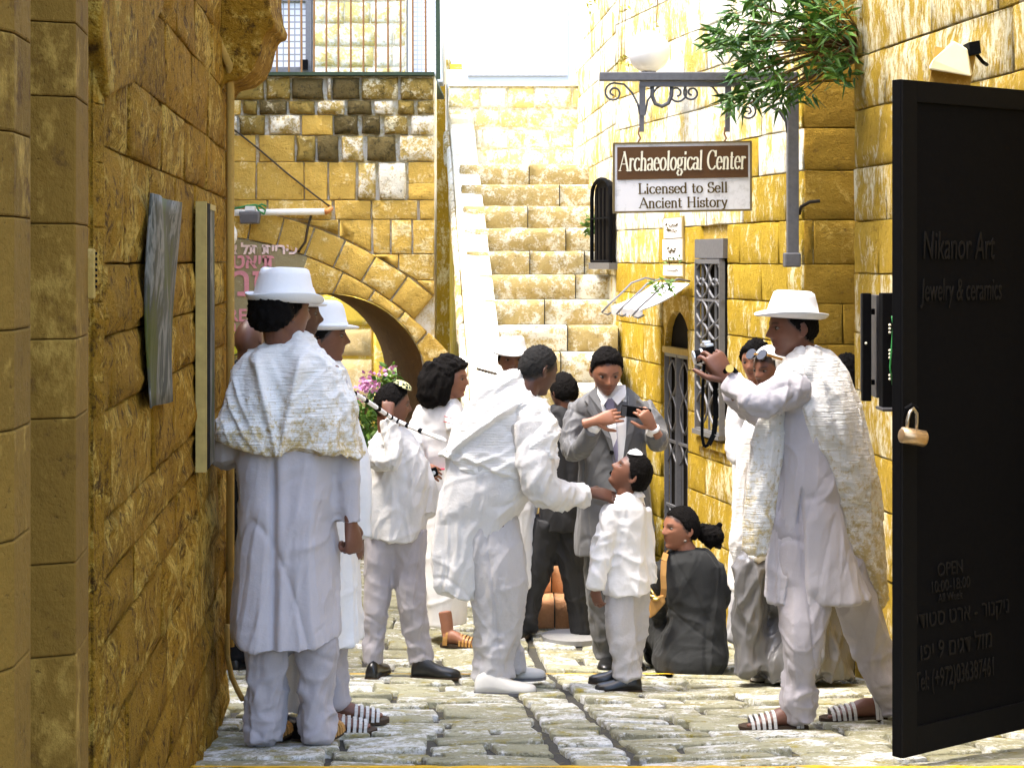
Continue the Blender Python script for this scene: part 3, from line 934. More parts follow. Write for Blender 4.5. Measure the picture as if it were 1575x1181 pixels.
# ------------------------------------------------------------------ staircase, balustrade, end wall
def bal_l(Y): return -.295 - .0726 * (Y - 13.2)
def bal_r(Y): return -.10 - .083 * (Y - 13.2)
def wall_r(Y): return .69 if Y < 13.7 else .783 - .067 * (Y - 13.7)
STEP_Z = [.165, .33, .537, .744, .951, 1.158, 1.365, 1.572] + [1.572 + .1872 * k for k in range(1, 9)]

def staircase():
    rng = random.Random(31)
    root = empty('stone_staircase', (.4, 11.1, 0), label='steep rough stone staircase climbing between the balustrade and the yellow wall', cat='staircase')
    z0 = 0
    for k, z in enumerate(STEP_Z):
        Y = 11.1 + .3 * k
        xl, xr = bal_l(Y) + .02, wall_r(Y) + .1
        if k < 2: xl, xr = xl - .0, xr
        cut = xl + (xr - xl) * (rng.uniform(.42, .60) if k % 2 else rng.uniform(.55, .72))
        cuts = [xl, cut, xr] if k != 11 and k > 1 else [xl, xl + (xr - xl) * .42, xl + (xr - xl) * .78, xr]
        for x0, x1 in zip(cuts[:-1], cuts[1:]):
            n = 6
            V = []; nx = n
            g = .004
            depth = .36
            # front face grid, rough; tread on top
            rowsz = [z0 + .004, z0 + (z - z0) * .38, z0 + (z - z0) * .75, z - .012]
            for r, zz in enumerate(rowsz):
                for i in range(nx + 1):
                    x = x0 + g + (x1 - x0 - 2 * g) * i / nx
                    d = rng.uniform(.0, .028) if 0 < r < 3 and 0 < i < nx else (rng.uniform(0, .012) if r < 3 else -.004 + rng.uniform(0, .008))
                    if i in (0, nx): d -= .012
                    V.append((x, Y - d + (.006 if r == 0 else 0), zz))
            for i in range(nx + 1):
                x = x0 + g + (x1 - x0 - 2 * g) * i / nx
                V.append((x, Y + .02, z + rng.uniform(-.003, .002)))
            for i in range(nx + 1):
                x = x0 + g + (x1 - x0 - 2 * g) * i / nx
                V.append((x, Y + depth, z))
            m = nx + 1
            Fc = [(r*m+i, r*m+i+1, (r+1)*m+i+1, (r+1)*m+i) for r in range(5) for i in range(nx)]
            b = len(V)
            V += [(x0 + g, Y + depth, z0), (x1 - g, Y + depth, z0)]
            Fc.append(tuple([r*m for r in range(5, -1, -1)] + [b]))
            Fc.append(tuple([r*m + nx for r in range(0, 6)] + [b + 1]))
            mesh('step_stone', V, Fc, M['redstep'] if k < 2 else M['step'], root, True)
        # fill under the treads
        mb = MB(); mb.box((xl, Y + .03, -.1), (xr, Y + .29, z - .02)); mb.build('core', M['joint'], root)
        z0 = z
    mb = MB(); mb.box((-.40, 15.9, 2.5), (.9, 17.0, STEP_Z[-1] - .004)); mb.build('landing', M['white'], root)
    return root
staircase()

def balustrade():
    rng = random.Random(8)
    root = empty('stair_balustrade', (-.3, 13, 0), label='sloping stair balustrade wall with bright white coping stones', cat='balustrade')
    zc = lambda Y: 1.59 + (Y - 13.2) * .581
    Ys = [12.2, 12.75, 13.35, 13.95, 14.55, 15.2, 15.85, 16.45]
    V = []; Fc = []
    yy = [12.15, 13, 14, 15, 16, 17, 17.7]
    for Y in yy:
        V += [(bal_l(Y) + .015, Y, -.1), (bal_l(Y) + .015, Y, zc(Y) - .05), (bal_r(Y) - .015, Y, zc(Y) - .05), (bal_r(Y) - .015, Y, -.1)]
    for i in range(len(yy) - 1):
        for k in range(3): Fc.append((4*i+k, 4*i+k+1, 4*i+k+5, 4*i+k+4))
    Fc.append((0, 1, 2, 3)); Fc.append(tuple(4*(len(yy)-1)+k for k in (3, 2, 1, 0)))
    o = mesh('wall', V, Fc, M['right'], root)
    bm = bmesh.new(); bm.from_mesh(o.data); bmesh.ops.recalc_face_normals(bm, faces=bm.faces); bm.to_mesh(o.data); bm.free()
    mb = MB(); mb.prism([(-1.05, -.1), (bal_l(17.7) + .02, -.1), (bal_l(17.7) + .02, 4.2), (-1.05, 4.2)], lambda a, b, d: Vector((a, d, b)), 17.72, 18.0); mb.build('rear_wall', M['right'], root)
    def cap(y0, y1, dz0, dz1, t=.09, wl=-.03, wr=.025, nm='coping_stone', mat='white'):
        V = []
        y0 += .004; y1 -= .004
        for Y, dz in ((y0, dz0), (y1, dz1)):
            for x, z in ((bal_l(Y) + wl, zc(Y) - t + dz), (bal_r(Y) + wr, zc(Y) - t + dz), (bal_r(Y) + wr, zc(Y) + dz), (bal_l(Y) + wl, zc(Y) + dz)):
                V.append((x, Y, z))
        o = mesh(nm, V, [(0,3,2,1),(4,5,6,7),(0,1,5,4),(1,2,6,5),(2,3,7,6),(3,0,4,7)], M[mat], root)
        bm = bmesh.new(); bm.from_mesh(o.data); bmesh.ops.recalc_face_normals(bm, faces=bm.faces); bm.to_mesh(o.data); bm.free()
        bevel(o, .02, 3)
    for y0, y1 in zip(Ys[:-1], Ys[1:]):
        cap(y0, y1, rng.uniform(-.008, .008), rng.uniform(-.008, .008))
    cap(16.45, 17.0, .06, -.02, .5); cap(17.0, 17.6, .06, -.05, .6)
    # ragged edge stones along the left of the coping
    y = 12.3
    while y < 16.4:
        h = rng.uniform(.22, .4)
        w = rng.uniform(.035, .06)
        V = []
        for Y in (y, y + h - .004):
            x1 = bal_l(Y) - .032; x0 = x1 - w
            z1 = zc(Y) - .055 + rng.uniform(-.012, .006); zb = z1 - rng.uniform(.14, .22)
            V += [(x0, Y, zb), (x1, Y, zb), (x1, Y, z1), (x0, Y, z1 - .03)]
        o = mesh('edge_stone', V, [(0,3,2,1),(4,5,6,7),(0,1,5,4),(1,2,6,5),(2,3,7,6),(3,0,4,7)], M['archpale'] if rng.random() < .6 else M['white'], root)
        bm = bmesh.new(); bm.from_mesh(o.data); bmesh.ops.recalc_face_normals(bm, faces=bm.faces); bm.to_mesh(o.data); bm.free()
        bevel(o, .02, 2)
        y += h
balustrade()

def end_wall():
    root = empty('end_wall', (.3, 16.6, 3), label='small yellow block wall closing the head of the staircase', cat='wall')
    Y = 16.55
    fr = Frame((0, Y, 0), (1, 0, 0))
    if fr.n.y > 0: fr.flip()
    rng = random.Random(14)
    a = lambda px: (px - CX) * Y / F; b = lambda py: ZC + (HY - py) * Y / F
    mb = MB(); mb.prism([(a(690), 2.6), (a(930), 2.6), (a(930), b(128)), (a(690), b(128))], fr, -.4, 0); mb.build('mortar', M['mortar'], root)
    rows = [(134, 167, (690, 738, 779, 822, 880, 930)), (168, 197, (690, 726, 770, 812, 850, 930)), (199, 228, (690, 731, 742, 781, 805, 846, 882, 930)), (229, 259, (690, 731, 783, 854, 882, 930))]
    for y0, y1, xs in rows:
        for x0, x1 in zip(xs[:-1], xs[1:]):
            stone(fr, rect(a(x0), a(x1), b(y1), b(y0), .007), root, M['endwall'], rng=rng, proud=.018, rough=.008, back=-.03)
    mb = MB(); mb.prism([(a(690), b(133)), (a(930), b(133)), (a(930), b(127)), (a(690), b(127))], fr, -.42, .03); mb.build('coping', M['white'], root)
    # white rendered building with the lattice screen behind
    r2 = empty('white_house', (.2, 19, 3), label='bright white rendered house with a fine lattice screen at the top of the stairs', cat='building')
    Y2 = 19.0
    fr2 = Frame((0, Y2, 0), (1, 0, 0))
    if fr2.n.y > 0: fr2.flip()
    a2 = lambda px: (px - CX) * Y2 / F; b2 = lambda py: ZC + (HY - py) * Y2 / F
    mb = MB(); mb.prism([(a2(640), b2(135)), (a2(876), b2(135)), (a2(876), b2(-40)), (a2(640), b2(-40))], fr2, -.5, 0); mb.build('wall', M['render'], r2)
    mb = MB(); mb.prism([(a2(684), b2(117)), (a2(873), b2(117)), (a2(873), b2(-38)), (a2(684), b2(-38))], fr2, .004, .03); mb.build('lattice_screen', M['screen'], r2)
end_wall()

# ------------------------------------------------------------------ right side
Apt = Vector((1.582, 9.9, 0)); Bpt = Vector((.783, 13.7, 0)); Cpt = Vector((.56, 17.2, 0))
RF = Frame(Apt, Bpt - Apt)
if RF.n.x > 0: RF.flip()
RL = (Bpt - Apt).length
def on_right(px, py):
    r = (px - CX) / F
    # Apt + (Bpt-Apt) t : x = r * y
    dx, dy = Bpt.x - Apt.x, Bpt.y - Apt.y
    t = (r * Apt.y - Apt.x) / (dx - r * dy)
    Y = Apt.y + t * dy
    return t * RL, ZC + (HY - py) * Y / F

def right_building():
    rng = random.Random(17)
    root = empty('yellow_building', (1.2, 11.5, 0), label='yellow stone building with iron grilles lining the right side of the stairs', cat='building')
    dA0, dz1 = on_right(1058, 480); dA1, _ = on_right(1017, 480)
    wA0, wz1 = on_right(1119, 372); wA1, wz0 = on_right(1078, 664)
    nA0, nz1 = on_right(949, 300); nA1, nz0 = on_right(920, 402)
    _, dz0 = on_right(1038, 800)
    dz0 = 0.30
    holes = [(dA0, dA1, -.2, dz1), (wA0, wA1, wz0, wz1)]
    zs = steps_of(-.05, 5.2, .25, rng)
    # wall core split round the openings
    mb = MB()
    zt = zs[-1]
    cuts = sorted([0, wA0, wA1, dA0, dA1, RL])
    for a0, a1 in zip(cuts[:-1], cuts[1:]):
        if abs(a0 - wA0) < 1e-6:
            mb.prism([(a0, -.2), (a1, -.2), (a1, wz0), (a0, wz0)], RF, -.5, -.02); mb.prism([(a0, wz1), (a1, wz1), (a1, zt), (a0, zt)], RF, -.5, -.02)
        elif abs(a0 - dA0) < 1e-6:
            n = 10
            for i in range(n):
                q0, q1 = a0 + (a1 - a0) * i / n, a0 + (a1 - a0) * (i + 1) / n
                f = lambda q: dz1 + (.30 * math.sqrt(max(0, 1 - ((q - (a0 + a1) / 2) / ((a1 - a0) / 2)) ** 2)) - .30)
                mb.prism([(q0, f(q0)), (q1, f(q1)), (q1, zt), (q0, zt)], RF, -.5, -.02)
        else:
            mb.prism([(a0, -.2), (a1, -.2), (a1, zt), (a0, zt)], RF, -.5, -.02)
    mb.build('mortar', M['mortar_o'], root)
    courses(RF, 0.0, RL, zs, .38, .72, root, lambda q, a, b: M['rightpale'] if b > 2.55 + .55 * (1.9 - a) / 1.9 + q.uniform(-.35, .35) else M['right'], holes, rng=rng, proud=.002, rough=.006, inset=.007, back=-.04, gap=.003)  # higher stones take the whiter colour that stands for glare
    # corner return that faces the alley mouth
    fc = Frame((Apt.x, Apt.y, 0), (1, 0, 0))
    if fc.n.y > 0: fc.flip()
    M['ret'] = mat_stone('stone_corner_return', (.40, .24, .030), (.54, .36, .08), (.12, .065, .02), pale_amt=.2, dark_amt=.42, scale=8, spots=.7, bmp=.7)  # shade on this camera-facing side put into a browner stone
    mb = MB(); mb.prism([(.0, -.1), (.7, -.1), (.7, zt), (.0, zt)], fc, -.5, -.03); mb.build('mortar', M['mortar_l'], root)
    courses(fc, .004, .68, zs, .5, .9, root, M['ret'], rng=rng, proud=.002, rough=.004, inset=.006, back=-.04, gap=.003)
    # upper stretch beside the stairs
    f2 = Frame(Bpt, Cpt - Bpt)
    if f2.n.x > 0: f2.flip()
    L2 = (Cpt - Bpt).length
    top = lambda a: 4.72 - .22 * a
    zs2 = steps_of(1.0, 4.8, .24, rng)
    mb = MB(); mb.prism([(0, .5), (L2, .5), (L2, top(L2)), (0, top(0))], f2, -.4, -.02); mb.build('mortar', M['mortar'], root)
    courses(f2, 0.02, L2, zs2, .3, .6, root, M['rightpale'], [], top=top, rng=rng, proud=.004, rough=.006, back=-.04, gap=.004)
    # door grille
    am = (dA0 + dA1) / 2
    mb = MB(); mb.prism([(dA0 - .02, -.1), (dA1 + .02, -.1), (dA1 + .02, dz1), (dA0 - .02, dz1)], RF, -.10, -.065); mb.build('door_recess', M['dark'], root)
    dr = MB()
    def bars(mbx, a0, a1, z0, z1, d, nv, hz, th=.016, frame=.03):
        for a in (a0, a1): mbx.bar(RF(a, z0, d), RF(a, z1, d), frame, .03)
        for z in (z0, z1): mbx.bar(RF(a0, z, d), RF(a1, z, d), frame, .03)
    zt2 = dz1 - .30
    bars(dr, dA0 + .03, dA1 - .03, .1, zt2, -.03, 0, 0)
    dr.bar(RF(am, .1, -.03), RF(am, zt2, -.03), .034, .03)
    door = dr.build('door_grille', M['grille'], root)
    mb = MB(); mb.bar(RF(dA0 + .01, zt2 + .03, -.03), RF(dA1 - .01, zt2 + .03, -.03), .05, .04); mb.build('transom', M['wood'], root)
    def scroll(parent, ac, zc_, w, h, flip=1, d=-.03, th=.008):
        pts = []
        for i in range(15):
            t = i / 14
            pts.append(RF(ac + flip * w * (math.sin(t * math.pi) * .9 - .45), zc_ + h * (t - .5), d))
        m2 = MB(); m2.tube(pts, th, n=6); return m2.build('scroll', M['grille'], parent, True)
    for side in (0, 1):
        c = (dA0 + .03 + am) / 2 if side == 0 else (am + dA1 - .03) / 2
        hw = (dA1 - dA0) / 4 - .03
        for z in (zt2 - .16, zt2 - .40):
            for f_ in (-1, 1): scroll(door, c + f_ * hw * .45, z, hw * .8, .24, f_)
        for z in (zt2 - .66, zt2 - 1.10, zt2 - 1.40):
            m2 = MB(); m2.bar(RF(c - hw * 1.1, z + .07, -.03), RF(c + hw * 1.1, z + .07, -.03), .018, .018); m2.build('cross_bar', M['grille'], door)
            for f_ in (-1, 1): scroll(door, c + f_ * hw * .5, z, hw * .7, .14, -f_)
        for f_ in (-.5, .5):
            m2 = MB(); m2.bar(RF(c + f_ * hw, .2, -.035), RF(c + f_ * hw, zt2, -.035), .012, .012); m2.build('bar', M['grille'], door)
    # window grille
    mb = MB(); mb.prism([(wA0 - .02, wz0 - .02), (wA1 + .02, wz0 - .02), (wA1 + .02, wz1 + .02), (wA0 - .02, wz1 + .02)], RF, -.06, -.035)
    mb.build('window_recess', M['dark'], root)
    mb = MB(); mb.prism([(wA0 - .02, wz1 - .10), (wA1 + .02, wz1 - .10), (wA1 + .02, wz1 + .02), (wA0 - .02, wz1 + .02)], RF, -.1, .035); mb.build('lintel', M['grille'], root)
    mb = MB(); bars(mb, wA0 + .02, wA1 - .02, wz0 + .02, wz1 - .12, .03, 0, 0, frame=.035)
    mb.bar(RF(wA0, wz0 + .01, .03), RF(wA1, wz0 + .01, .03), .06, .03)
    win = mb.build('window_grille', M['grille'], root)
    ww = wA1 - wA0
    H = wz1 - wz0
    for i in range(1, 4):
        a = wA0 + ww * i / 4
        m2 = MB(); m2.bar(RF(a, wz0, .03), RF(a, wz1 - .12, .03), .014, .014); m2.build('bar', M['grille'], win)
    for fz in (.70, .36):
        m2 = MB(); m2.bar(RF(wA0, wz0 + H * fz, .03), RF(wA1, wz0 + H * fz, .03), .02, .016); m2.build('cross_bar', M['grille'], win)
    for i in range(4):
        c = wA0 + ww * (i + .5) / 4
        for fz, h in ((.84, .16), (.76, .12), (.64, .14), (.54, .10), (.28, .12), (.14, .2)):
            scroll(win, c, wz0 + H * fz, ww / 5, h, 1 if i % 2 else -1, .035, .009)
    # lean pale ledge under the window
    mb = MB(); mb.prism([(wA0 - .03, wz0 - .08), (wA1 + .03, wz0 - .08), (wA1 + .03, wz0 - .025), (wA0 - .03, wz0 - .025)], RF, -.1, .03); mb.build('sill', M['right'], root)
    # dark pointed niche by the stairs
    pts = []
    nm = (nA0 + nA1) / 2; hw = (nA1 - nA0) / 2
    for i in range(9):
        t = math.pi * i / 8; pts.append((nm + hw * math.cos(t), nz1 + .13 * math.sin(t) ** .8))
    pts = [(nm - hw, nz0), (nm + hw, nz0)] + pts
    mb = MB(); mb.prism(pts, RF, .012, .03); nb = mb.build('niche_window', M['dark'], root)
    mb = MB()
    fp = [(nm + (a - nm) * 1.0, b) for a, b in pts]
    mb.tube([RF(a, b, .05) for a, b in fp], .016, n=6, closed=True)
    mb.bar(RF(nm - hw, nz0 + .33, .05), RF(nm + hw, nz0 + .33, .05), .014)
    for f_ in (-.4, .0, .4): mb.bar(RF(nm + f_ * hw, nz0, .05), RF(nm + f_ * hw, nz1 + .06, .05), .012)
    mb.build('niche_grille', M['black'], root)
    mb = MB(); mb.prism([(nA0 - .03, nz0 - .06), (nA1 + .03, nz0 - .06), (nA1 + .03, nz0 - .01), (nA0 - .03, nz0 - .01)], RF, -.02, .07); mb.build('sill', M['grille'], root)
    return root
RB = right_building()

def near_right():
    rng = random.Random(23)
    root = empty('near_building', (1.8, 8, .3), label='near yellow stone wall with pale lime streaks at the right edge behind the black door', cat='building')
    A = Vector((1.77, 9.4, 0)); B = Vector((2.55, 3.8, 0))
    fr = Frame(A, B - A)
    if fr.n.x > 0: fr.flip()
    L = (B - A).length
    mb = MB(); mb.prism([(0, -.1), (L, -.1), (L, 5.6), (0, 5.6)], fr, -.8, -.02); mb.build('mortar', M['mortar_o'], root)
    zs = steps_of(.0, 5.5, .30, rng)
    courses(fr, 0, L, zs, .5, 1.0, root, M['near'], rng=rng, proud=.003, rough=.010, inset=.008, back=-.04, gap=.003)
    return root, fr
NB, NF = near_right()
def on_near(px, py):
    A = Vector((1.77, 9.4, 0)); B = Vector((2.55, 3.8, 0)); r = (px - CX) / F
    dx, dy = B.x - A.x, B.y - A.y
    t = (r * A.y - A.x) / (dx - r * dy); Y = A.y + t * dy
    return t * (B - A).length, ZC + (HY - py) * Y / F

def near_things():
    # lamp
    a, b = on_near(1475, 92)
    r = empty('wall_lamp', NF(a, b, .1), label='cream wedge shaped wall lamp on a black bracket above the black door', cat='lamp')
    P = lambda px, py, d: W(px, py, 7.35 + d)
    V = [P(1428, 107, .0), P(1494, 118, .0), P(1488, 77, .04), P(1467, 64, .04), P(1436, 92, .0), P(1428, 104, .22), P(1498, 113, .22), P(1490, 75, .2), P(1466, 63, .2), P(1436, 90, .22)]
    o = mesh('shade', V, [(0,4,3,2,1),(5,6,7,8,9),(0,1,6,5),(1,2,7,6),(2,3,8,7),(3,4,9,8),(4,0,5,9)], M['cream'], r)
    bm = bmesh.new(); bm.from_mesh(o.data); bmesh.ops.recalc_face_normals(bm, faces=bm.faces); bm.to_mesh(o.data); bm.free(); bevel(o, .006)
    mb = MB(); mb.bar(P(1432, 109, .11), P(1494, 120, .11), .012, .2); o = mb.build('lens_rim', M['pipe'], r)
    mb = MB(); mb.obox(P(1495, 76, .1), (.022, 0, .004), (0, .05, 0), (-.003, 0, .026)); mb.tube([P(1497, 78, .12), P(1512, 96, .2), P(1518, 100, .3)], .008, n=6); mb.build('bracket', M['black'], r)
    # door leaf
    h = Vector((1.345, 6.30, 0)); dd = Vector((.80, .60, 0)).normalized()
    df = Frame(h, dd)
    if df.n.y > 0: df.flip()
    Wd = 1.02
    zt = ZC + (HY - 122) * 6.3 / F; zb = ZC + (HY - 1166) * 6.3 / F
    r = empty('metal_door', (h.x, h.y, zb), label='open black metal door leaf with faint engraved lettering at the right edge', cat='door')
    mb = MB(); mb.prism([(0, zb), (Wd, zb), (Wd, zt), (0, zt)], df, -.04, 0); o = mb.build('leaf', M['black'], r); bevel(o, .003)
    fw = .075
    for q in ([(0.002, zb + .002), (fw, zb + .002), (fw, zt - .002), (.002, zt - .002)], [(Wd - fw, zb + .002), (Wd - .002, zb + .002), (Wd - .002, zt - .002), (Wd - fw, zt - .002)], [(fw + .001, zt - fw), (Wd - fw - .001, zt - fw), (Wd - fw - .001, zt - .002), (fw + .001, zt - .002)], [(fw + .001, zb + .002), (Wd - fw - .001, zb + .002), (Wd - fw - .001, zb + .10), (fw + .001, zb + .10)]):
        mb = MB(); mb.prism(q, df, .0005, .009); mb.build('frame_bar', mat_black2, r)
    # lettering
    cxm = .33
    def dz(py, a=.3):
        p = df(a, 0); return ZC + (HY - py) * p.y / F
    lines = [('Nikanor Art', 380, 50, .16, .55, .30), ('Jewelry & ceramics', 447, 40, .16, .50, .32), ('OPEN', 874, 24, 0, .8, .255), ('10:00-18:00', 899, 20, 0, .8, .255), ('All Week', 917, 15, 0, .8, .255), (heb('ניקנור - ארט סטודיו'), 943, 29, 0, .8, .32), (heb('מזל דגים 9 יפו'), 993, 31, 0, .8, .29), ('Tel: (+972)036387461', 1037, 34, 0, .5, .285)]
    for s, py, hh, sh, sq, a in lines:
        text_obj('lettering', s, hh * 1.25 / 440, df(a, dz(py, a), .006), dd, M['engrave'], r, .004, 'CENTER', sq, sh)
    # padlock with its two shackle rods
    r2 = empty('padlock', W(1405, 672, 6.2), label='brass round bodied padlock hanging on a staple of the black door', cat='padlock')
    mb = MB(); pL = W(1385, 668, 6.24); pR = W(1424, 675, 6.26)
    mb.tube([pL, pL + (pR - pL) * .06, pR - (pR - pL) * .06, pR], [.020, .028, .028, .022], n=18); mb.build('body', M['brass'], r2, True)
    mb = MB(); mb.tube([W(1395, 664, 6.25), W(1396, 645, 6.25), W(1399, 634, 6.255), W(1405, 628, 6.26), W(1410, 636, 6.265), W(1410, 650, 6.27), W(1409, 668, 6.27)], .0062, n=8); mb.build('shackle', mat_plain('steel', (.5, .45, .36), .3, .5, .9), r2, True)
    mb = MB(); mb.tube([W(1392, 640, 6.28), W(1394, 628, 6.27), W(1402, 623, 6.27), W(1410, 628, 6.28), W(1411, 642, 6.29)], .008, n=8); mb.build('staple', M['black'], r)
    # black display case mounted on the wall, lid hinged open
    r3 = empty('display_case', W(1350, 620, 7.9), label='open black wall display case with tiny pearl studs beside the black door', cat='display case')
    P = lambda px, py, Y=7.9: W(px, py, Y)
    def slab(nm, x0, x1, y0, y1, Ya, Yb, mat):
        m3 = MB()
        V = []
        for Y in (Ya, Yb):
            for px, py in ((x0, y1), (x1, y1), (x1, y0), (x0, y0)): V.append(P(px, py, Ya) + Vector((0, Y - Ya, 0)))
        m3.add(V, [(0,1,2,3),(7,6,5,4),(0,4,5,1),(1,5,6,2),(2,6,7,3),(3,7,4,0)])
        o = m3.build(nm, mat, r3); bevel(o, .003); return o
    slab('lid', 1327, 1340.5, 451, 617, 7.7, 7.74, M['black'])
    slab('hinge', 1341, 1346, 475, 484, 7.72, 7.75, M['black']); slab('hinge', 1341, 1346, 584, 592, 7.72, 7.75, M['black'])
    slab('side_panel', 1348, 1357, 454, 612, 7.74, 8.1, M['iron2'])
    slab('back_panel', 1357.5, 1392, 451, 628, 7.62, 7.70, M['black'])
    slab('shelf', 1357.5, 1392, 628.5, 633, 7.55, 7.70, M['iron2'])
    for py in (500, 505.5, 511.5, 539, 544.5, 550, 577.5, 583):
        bm = bmesh.new(); bmesh.ops.create_icosphere(bm, subdivisions=1, radius=.0062)
        me = bpy.data.meshes.new('stud'); bm.to_mesh(me); bm.free(); me.transform(Matrix.Translation(P(1368.5, py, 7.608)))
        link('stud', me, M['signcream'], r3, True)
    bm = bmesh.new(); bmesh.ops.create_icosphere(bm, subdivisions=1, radius=.006)
    me = bpy.data.meshes.new('stud'); bm.to_mesh(me); bm.free(); me.transform(Matrix.Translation(P(1332, 528, 7.69))); link('stud', me, M['signcream'], r3, True)
    mb = MB(); mb.tube([P(1372, 486, 7.6), P(1374, 500, 7.6), P(1371, 540, 7.6), P(1369, 565, 7.6), P(1373, 592, 7.6)], .004, n=6); mb.build('ribbon', M['green'], r3, True)
mat_black2 = mat_plain('black_metal_frame', (.0058, .0058, .0062), .65, .07, var=.25, scale=50, bmp=.1)
M['iron2'] = mat_plain('dark_grey_metal', (.05, .05, .055), .5, .4, .2)
near_things()
# ------------------------------------------------------------------ serif lettering built from strokes
def _E(cx, cy, rx, ry, a0, a1, n=14):
    return [(cx + rx * math.cos(math.radians(a0 + (a1 - a0) * i / n)), cy + ry * math.sin(math.radians(a0 + (a1 - a0) * i / n))) for i in range(n + 1)]
GL = {   # advance, strokes, serifs (x, y, half width)
 'A': (.74, [[(.04, 0), (.36, 1)], [(.36, 1), (.70, 0)], [(.16, .36), (.56, .36)]], [(.05, 0, .10), (.68, 0, .12)]),
 'C': (.72, [_E(.40, .5, .34, .5, 42, 318, 22), [(.66, .70), (.66, .97)]], []),
 'L': (.62, [[(.16, 0), (.16, 1)], [(.16, .03), (.56, .03), (.58, .22)]], [(.16, 1, .13), (.12, 0, .10)]),
 'S': (.56, [_E(.28, .74, .20, .25, 40, 250, 14) + _E(.28, .26, .22, .26, 80, -140, 14), [(.44, .78), (.44, .97)], [(.07, .05), (.07, .26)]], []),
 'H': (.80, [[(.16, 0), (.16, 1)], [(.64, 0), (.64, 1)], [(.16, .5), (.64, .5)]], [(.16, 0, .13), (.16, 1, .13), (.64, 0, .13), (.64, 1, .13)]),
 'a': (.50, [_E(.23, .48, .16, .17, 160, 0, 8) + [(.39, .10), (.46, .02)], _E(.21, .18, .16, .17, 20, 340, 14) + [(.38, .2)], [(.37, .27), (.39, .34)]], []),
 'c': (.47, [_E(.27, .33, .21, .33, 45, 320, 16)], []),
 'd': (.56, [_E(.25, .33, .19, .33, 20, 340, 16), [(.44, 0), (.44, 1)]], [(.39, .98, .06), (.48, 0, .06)]),
 'e': (.50, [[(.08, .37), (.43, .37)] + _E(.26, .33, .19, .33, 10, 320, 18)], []),
 'g': (.52, [_E(.23, .43, .16, .22, 0, 360, 16), [(.14, .24), (.10, .10), (.36, .04), (.44, -.12), (.34, -.27), (.16, -.28), (.06, -.17), (.14, -.02)], [(.34, .60), (.48, .66)]], []),
 'h': (.58, [[(.13, 0), (.13, 1)], [(.13, .42)] + _E(.28, .44, .15, .21, 150, 0, 9) + [(.43, 0)]], [(.13, 0, .11), (.43, 0, .11), (.09, .98, .05)]),
 'i': (.28, [[(.14, 0), (.14, .64)], [(.14, .84), (.14, .94)]], [(.14, 0, .11), (.10, .64, .05)]),
 'l': (.28, [[(.14, 0), (.14, 1)]], [(.14, 0, .11), (.10, .98, .05)]),
 'n': (.58, [[(.13, 0), (.13, .64)], [(.13, .42)] + _E(.28, .44, .15, .21, 150, 0, 9) + [(.43, 0)]], [(.13, 0, .11), (.43, 0, .11), (.09, .63, .05)]),
 'o': (.54, [_E(.27, .33, .21, .33, 0, 360, 20)], []),
 'r': (.42, [[(.13, 0), (.13, .64)], [(.13, .42)] + _E(.27, .46, .12, .18, 150, 40, 6)], [(.13, 0, .12), (.09, .63, .05)]),
 's': (.42, [_E(.21, .49, .14, .16, 40, 250, 10) + _E(.21, .17, .15, .17, 80, -150, 10), [(.33, .50), (.33, .63)], [(.06, .04), (.06, .17)]], []),
 't': (.36, [[(.14, .86), (.14, .14)] + _E(.23, .12, .09, .11, 180, 320, 6), [(.03, .63), (.30, .63)]], []),
 'y': (.54, [[(.08, .64), (.28, .02)], [(.46, .64), (.24, -.16), (.15, -.27), (.06, -.24)]], [(.09, .64, .10), (.44, .64, .09)]),
 ' ': (.36, [], []),
}
def serif_text(name, s, p, ux, uz, h, width, mat, parent, thick=.13, thin=.05, shear=0.0, depth=.003, serif=.035):
    """lettering of cap height h spread over width, starting at p on the baseline"""
    ux = Vector(ux).normalized(); uz = Vector(uz).normalized(); un = ux.cross(uz)
    adv = sum(GL[c][0] for c in s)
    sx = width / adv
    mb = MB()
    lay = [0]
    def quad(a, b, wa, wb):
        da = (b[0] - a[0]) * sx, (b[1] - a[1]) * h
        L = math.hypot(*da)
        if L < 1e-6: return
        nx, ny = -da[1] / L, da[0] / L
        lay[0] += 1
        d = depth + (lay[0] % 7) * .00012
        ex, ey = da[0] / L * wa * .3, da[1] / L * wa * .3
        V = []
        for (q, w, k) in ((a, wa, -1), (b, wb, 1)):
            for sg in (-1, 1):
                X = q[0] * sx + nx * w * sg / 2 + ex * k; Yv = q[1] * h + ny * w * sg / 2 + ey * k
                V.append(Vector(p) + ux * (X + shear * Yv) + uz * Yv + un * d)
        mb.add(V, [(0, 2, 3, 1)])
    x = 0.0
    for c in s:
        a, st, se = GL[c]
        for pl in st:
            for q0, q1 in zip(pl[:-1], pl[1:]):
                dx, dy = (q1[0] - q0[0]) * sx, (q1[1] - q0[1]) * h
                L = math.hypot(dx, dy) or 1
                v = abs(dy) / L
                w = (thin + (thick - thin) * v ** 1.5) * h
                if c == 'A' and q0 == (.04, 0): w = thin * h * 1.2
                quad((q0[0] + x, q0[1]), (q1[0] + x, q1[1]), w, w)
        for (sx_, sy_, hw) in se:
            yy = sy_ + (.02 if sy_ < .3 else -.02)
            quad((x + sx_ - hw, yy), (x + sx_ + hw, yy), serif * h * 1.4, serif * h * 1.4)
        x += a
    return mb.build(name, mat, parent, fix=False)

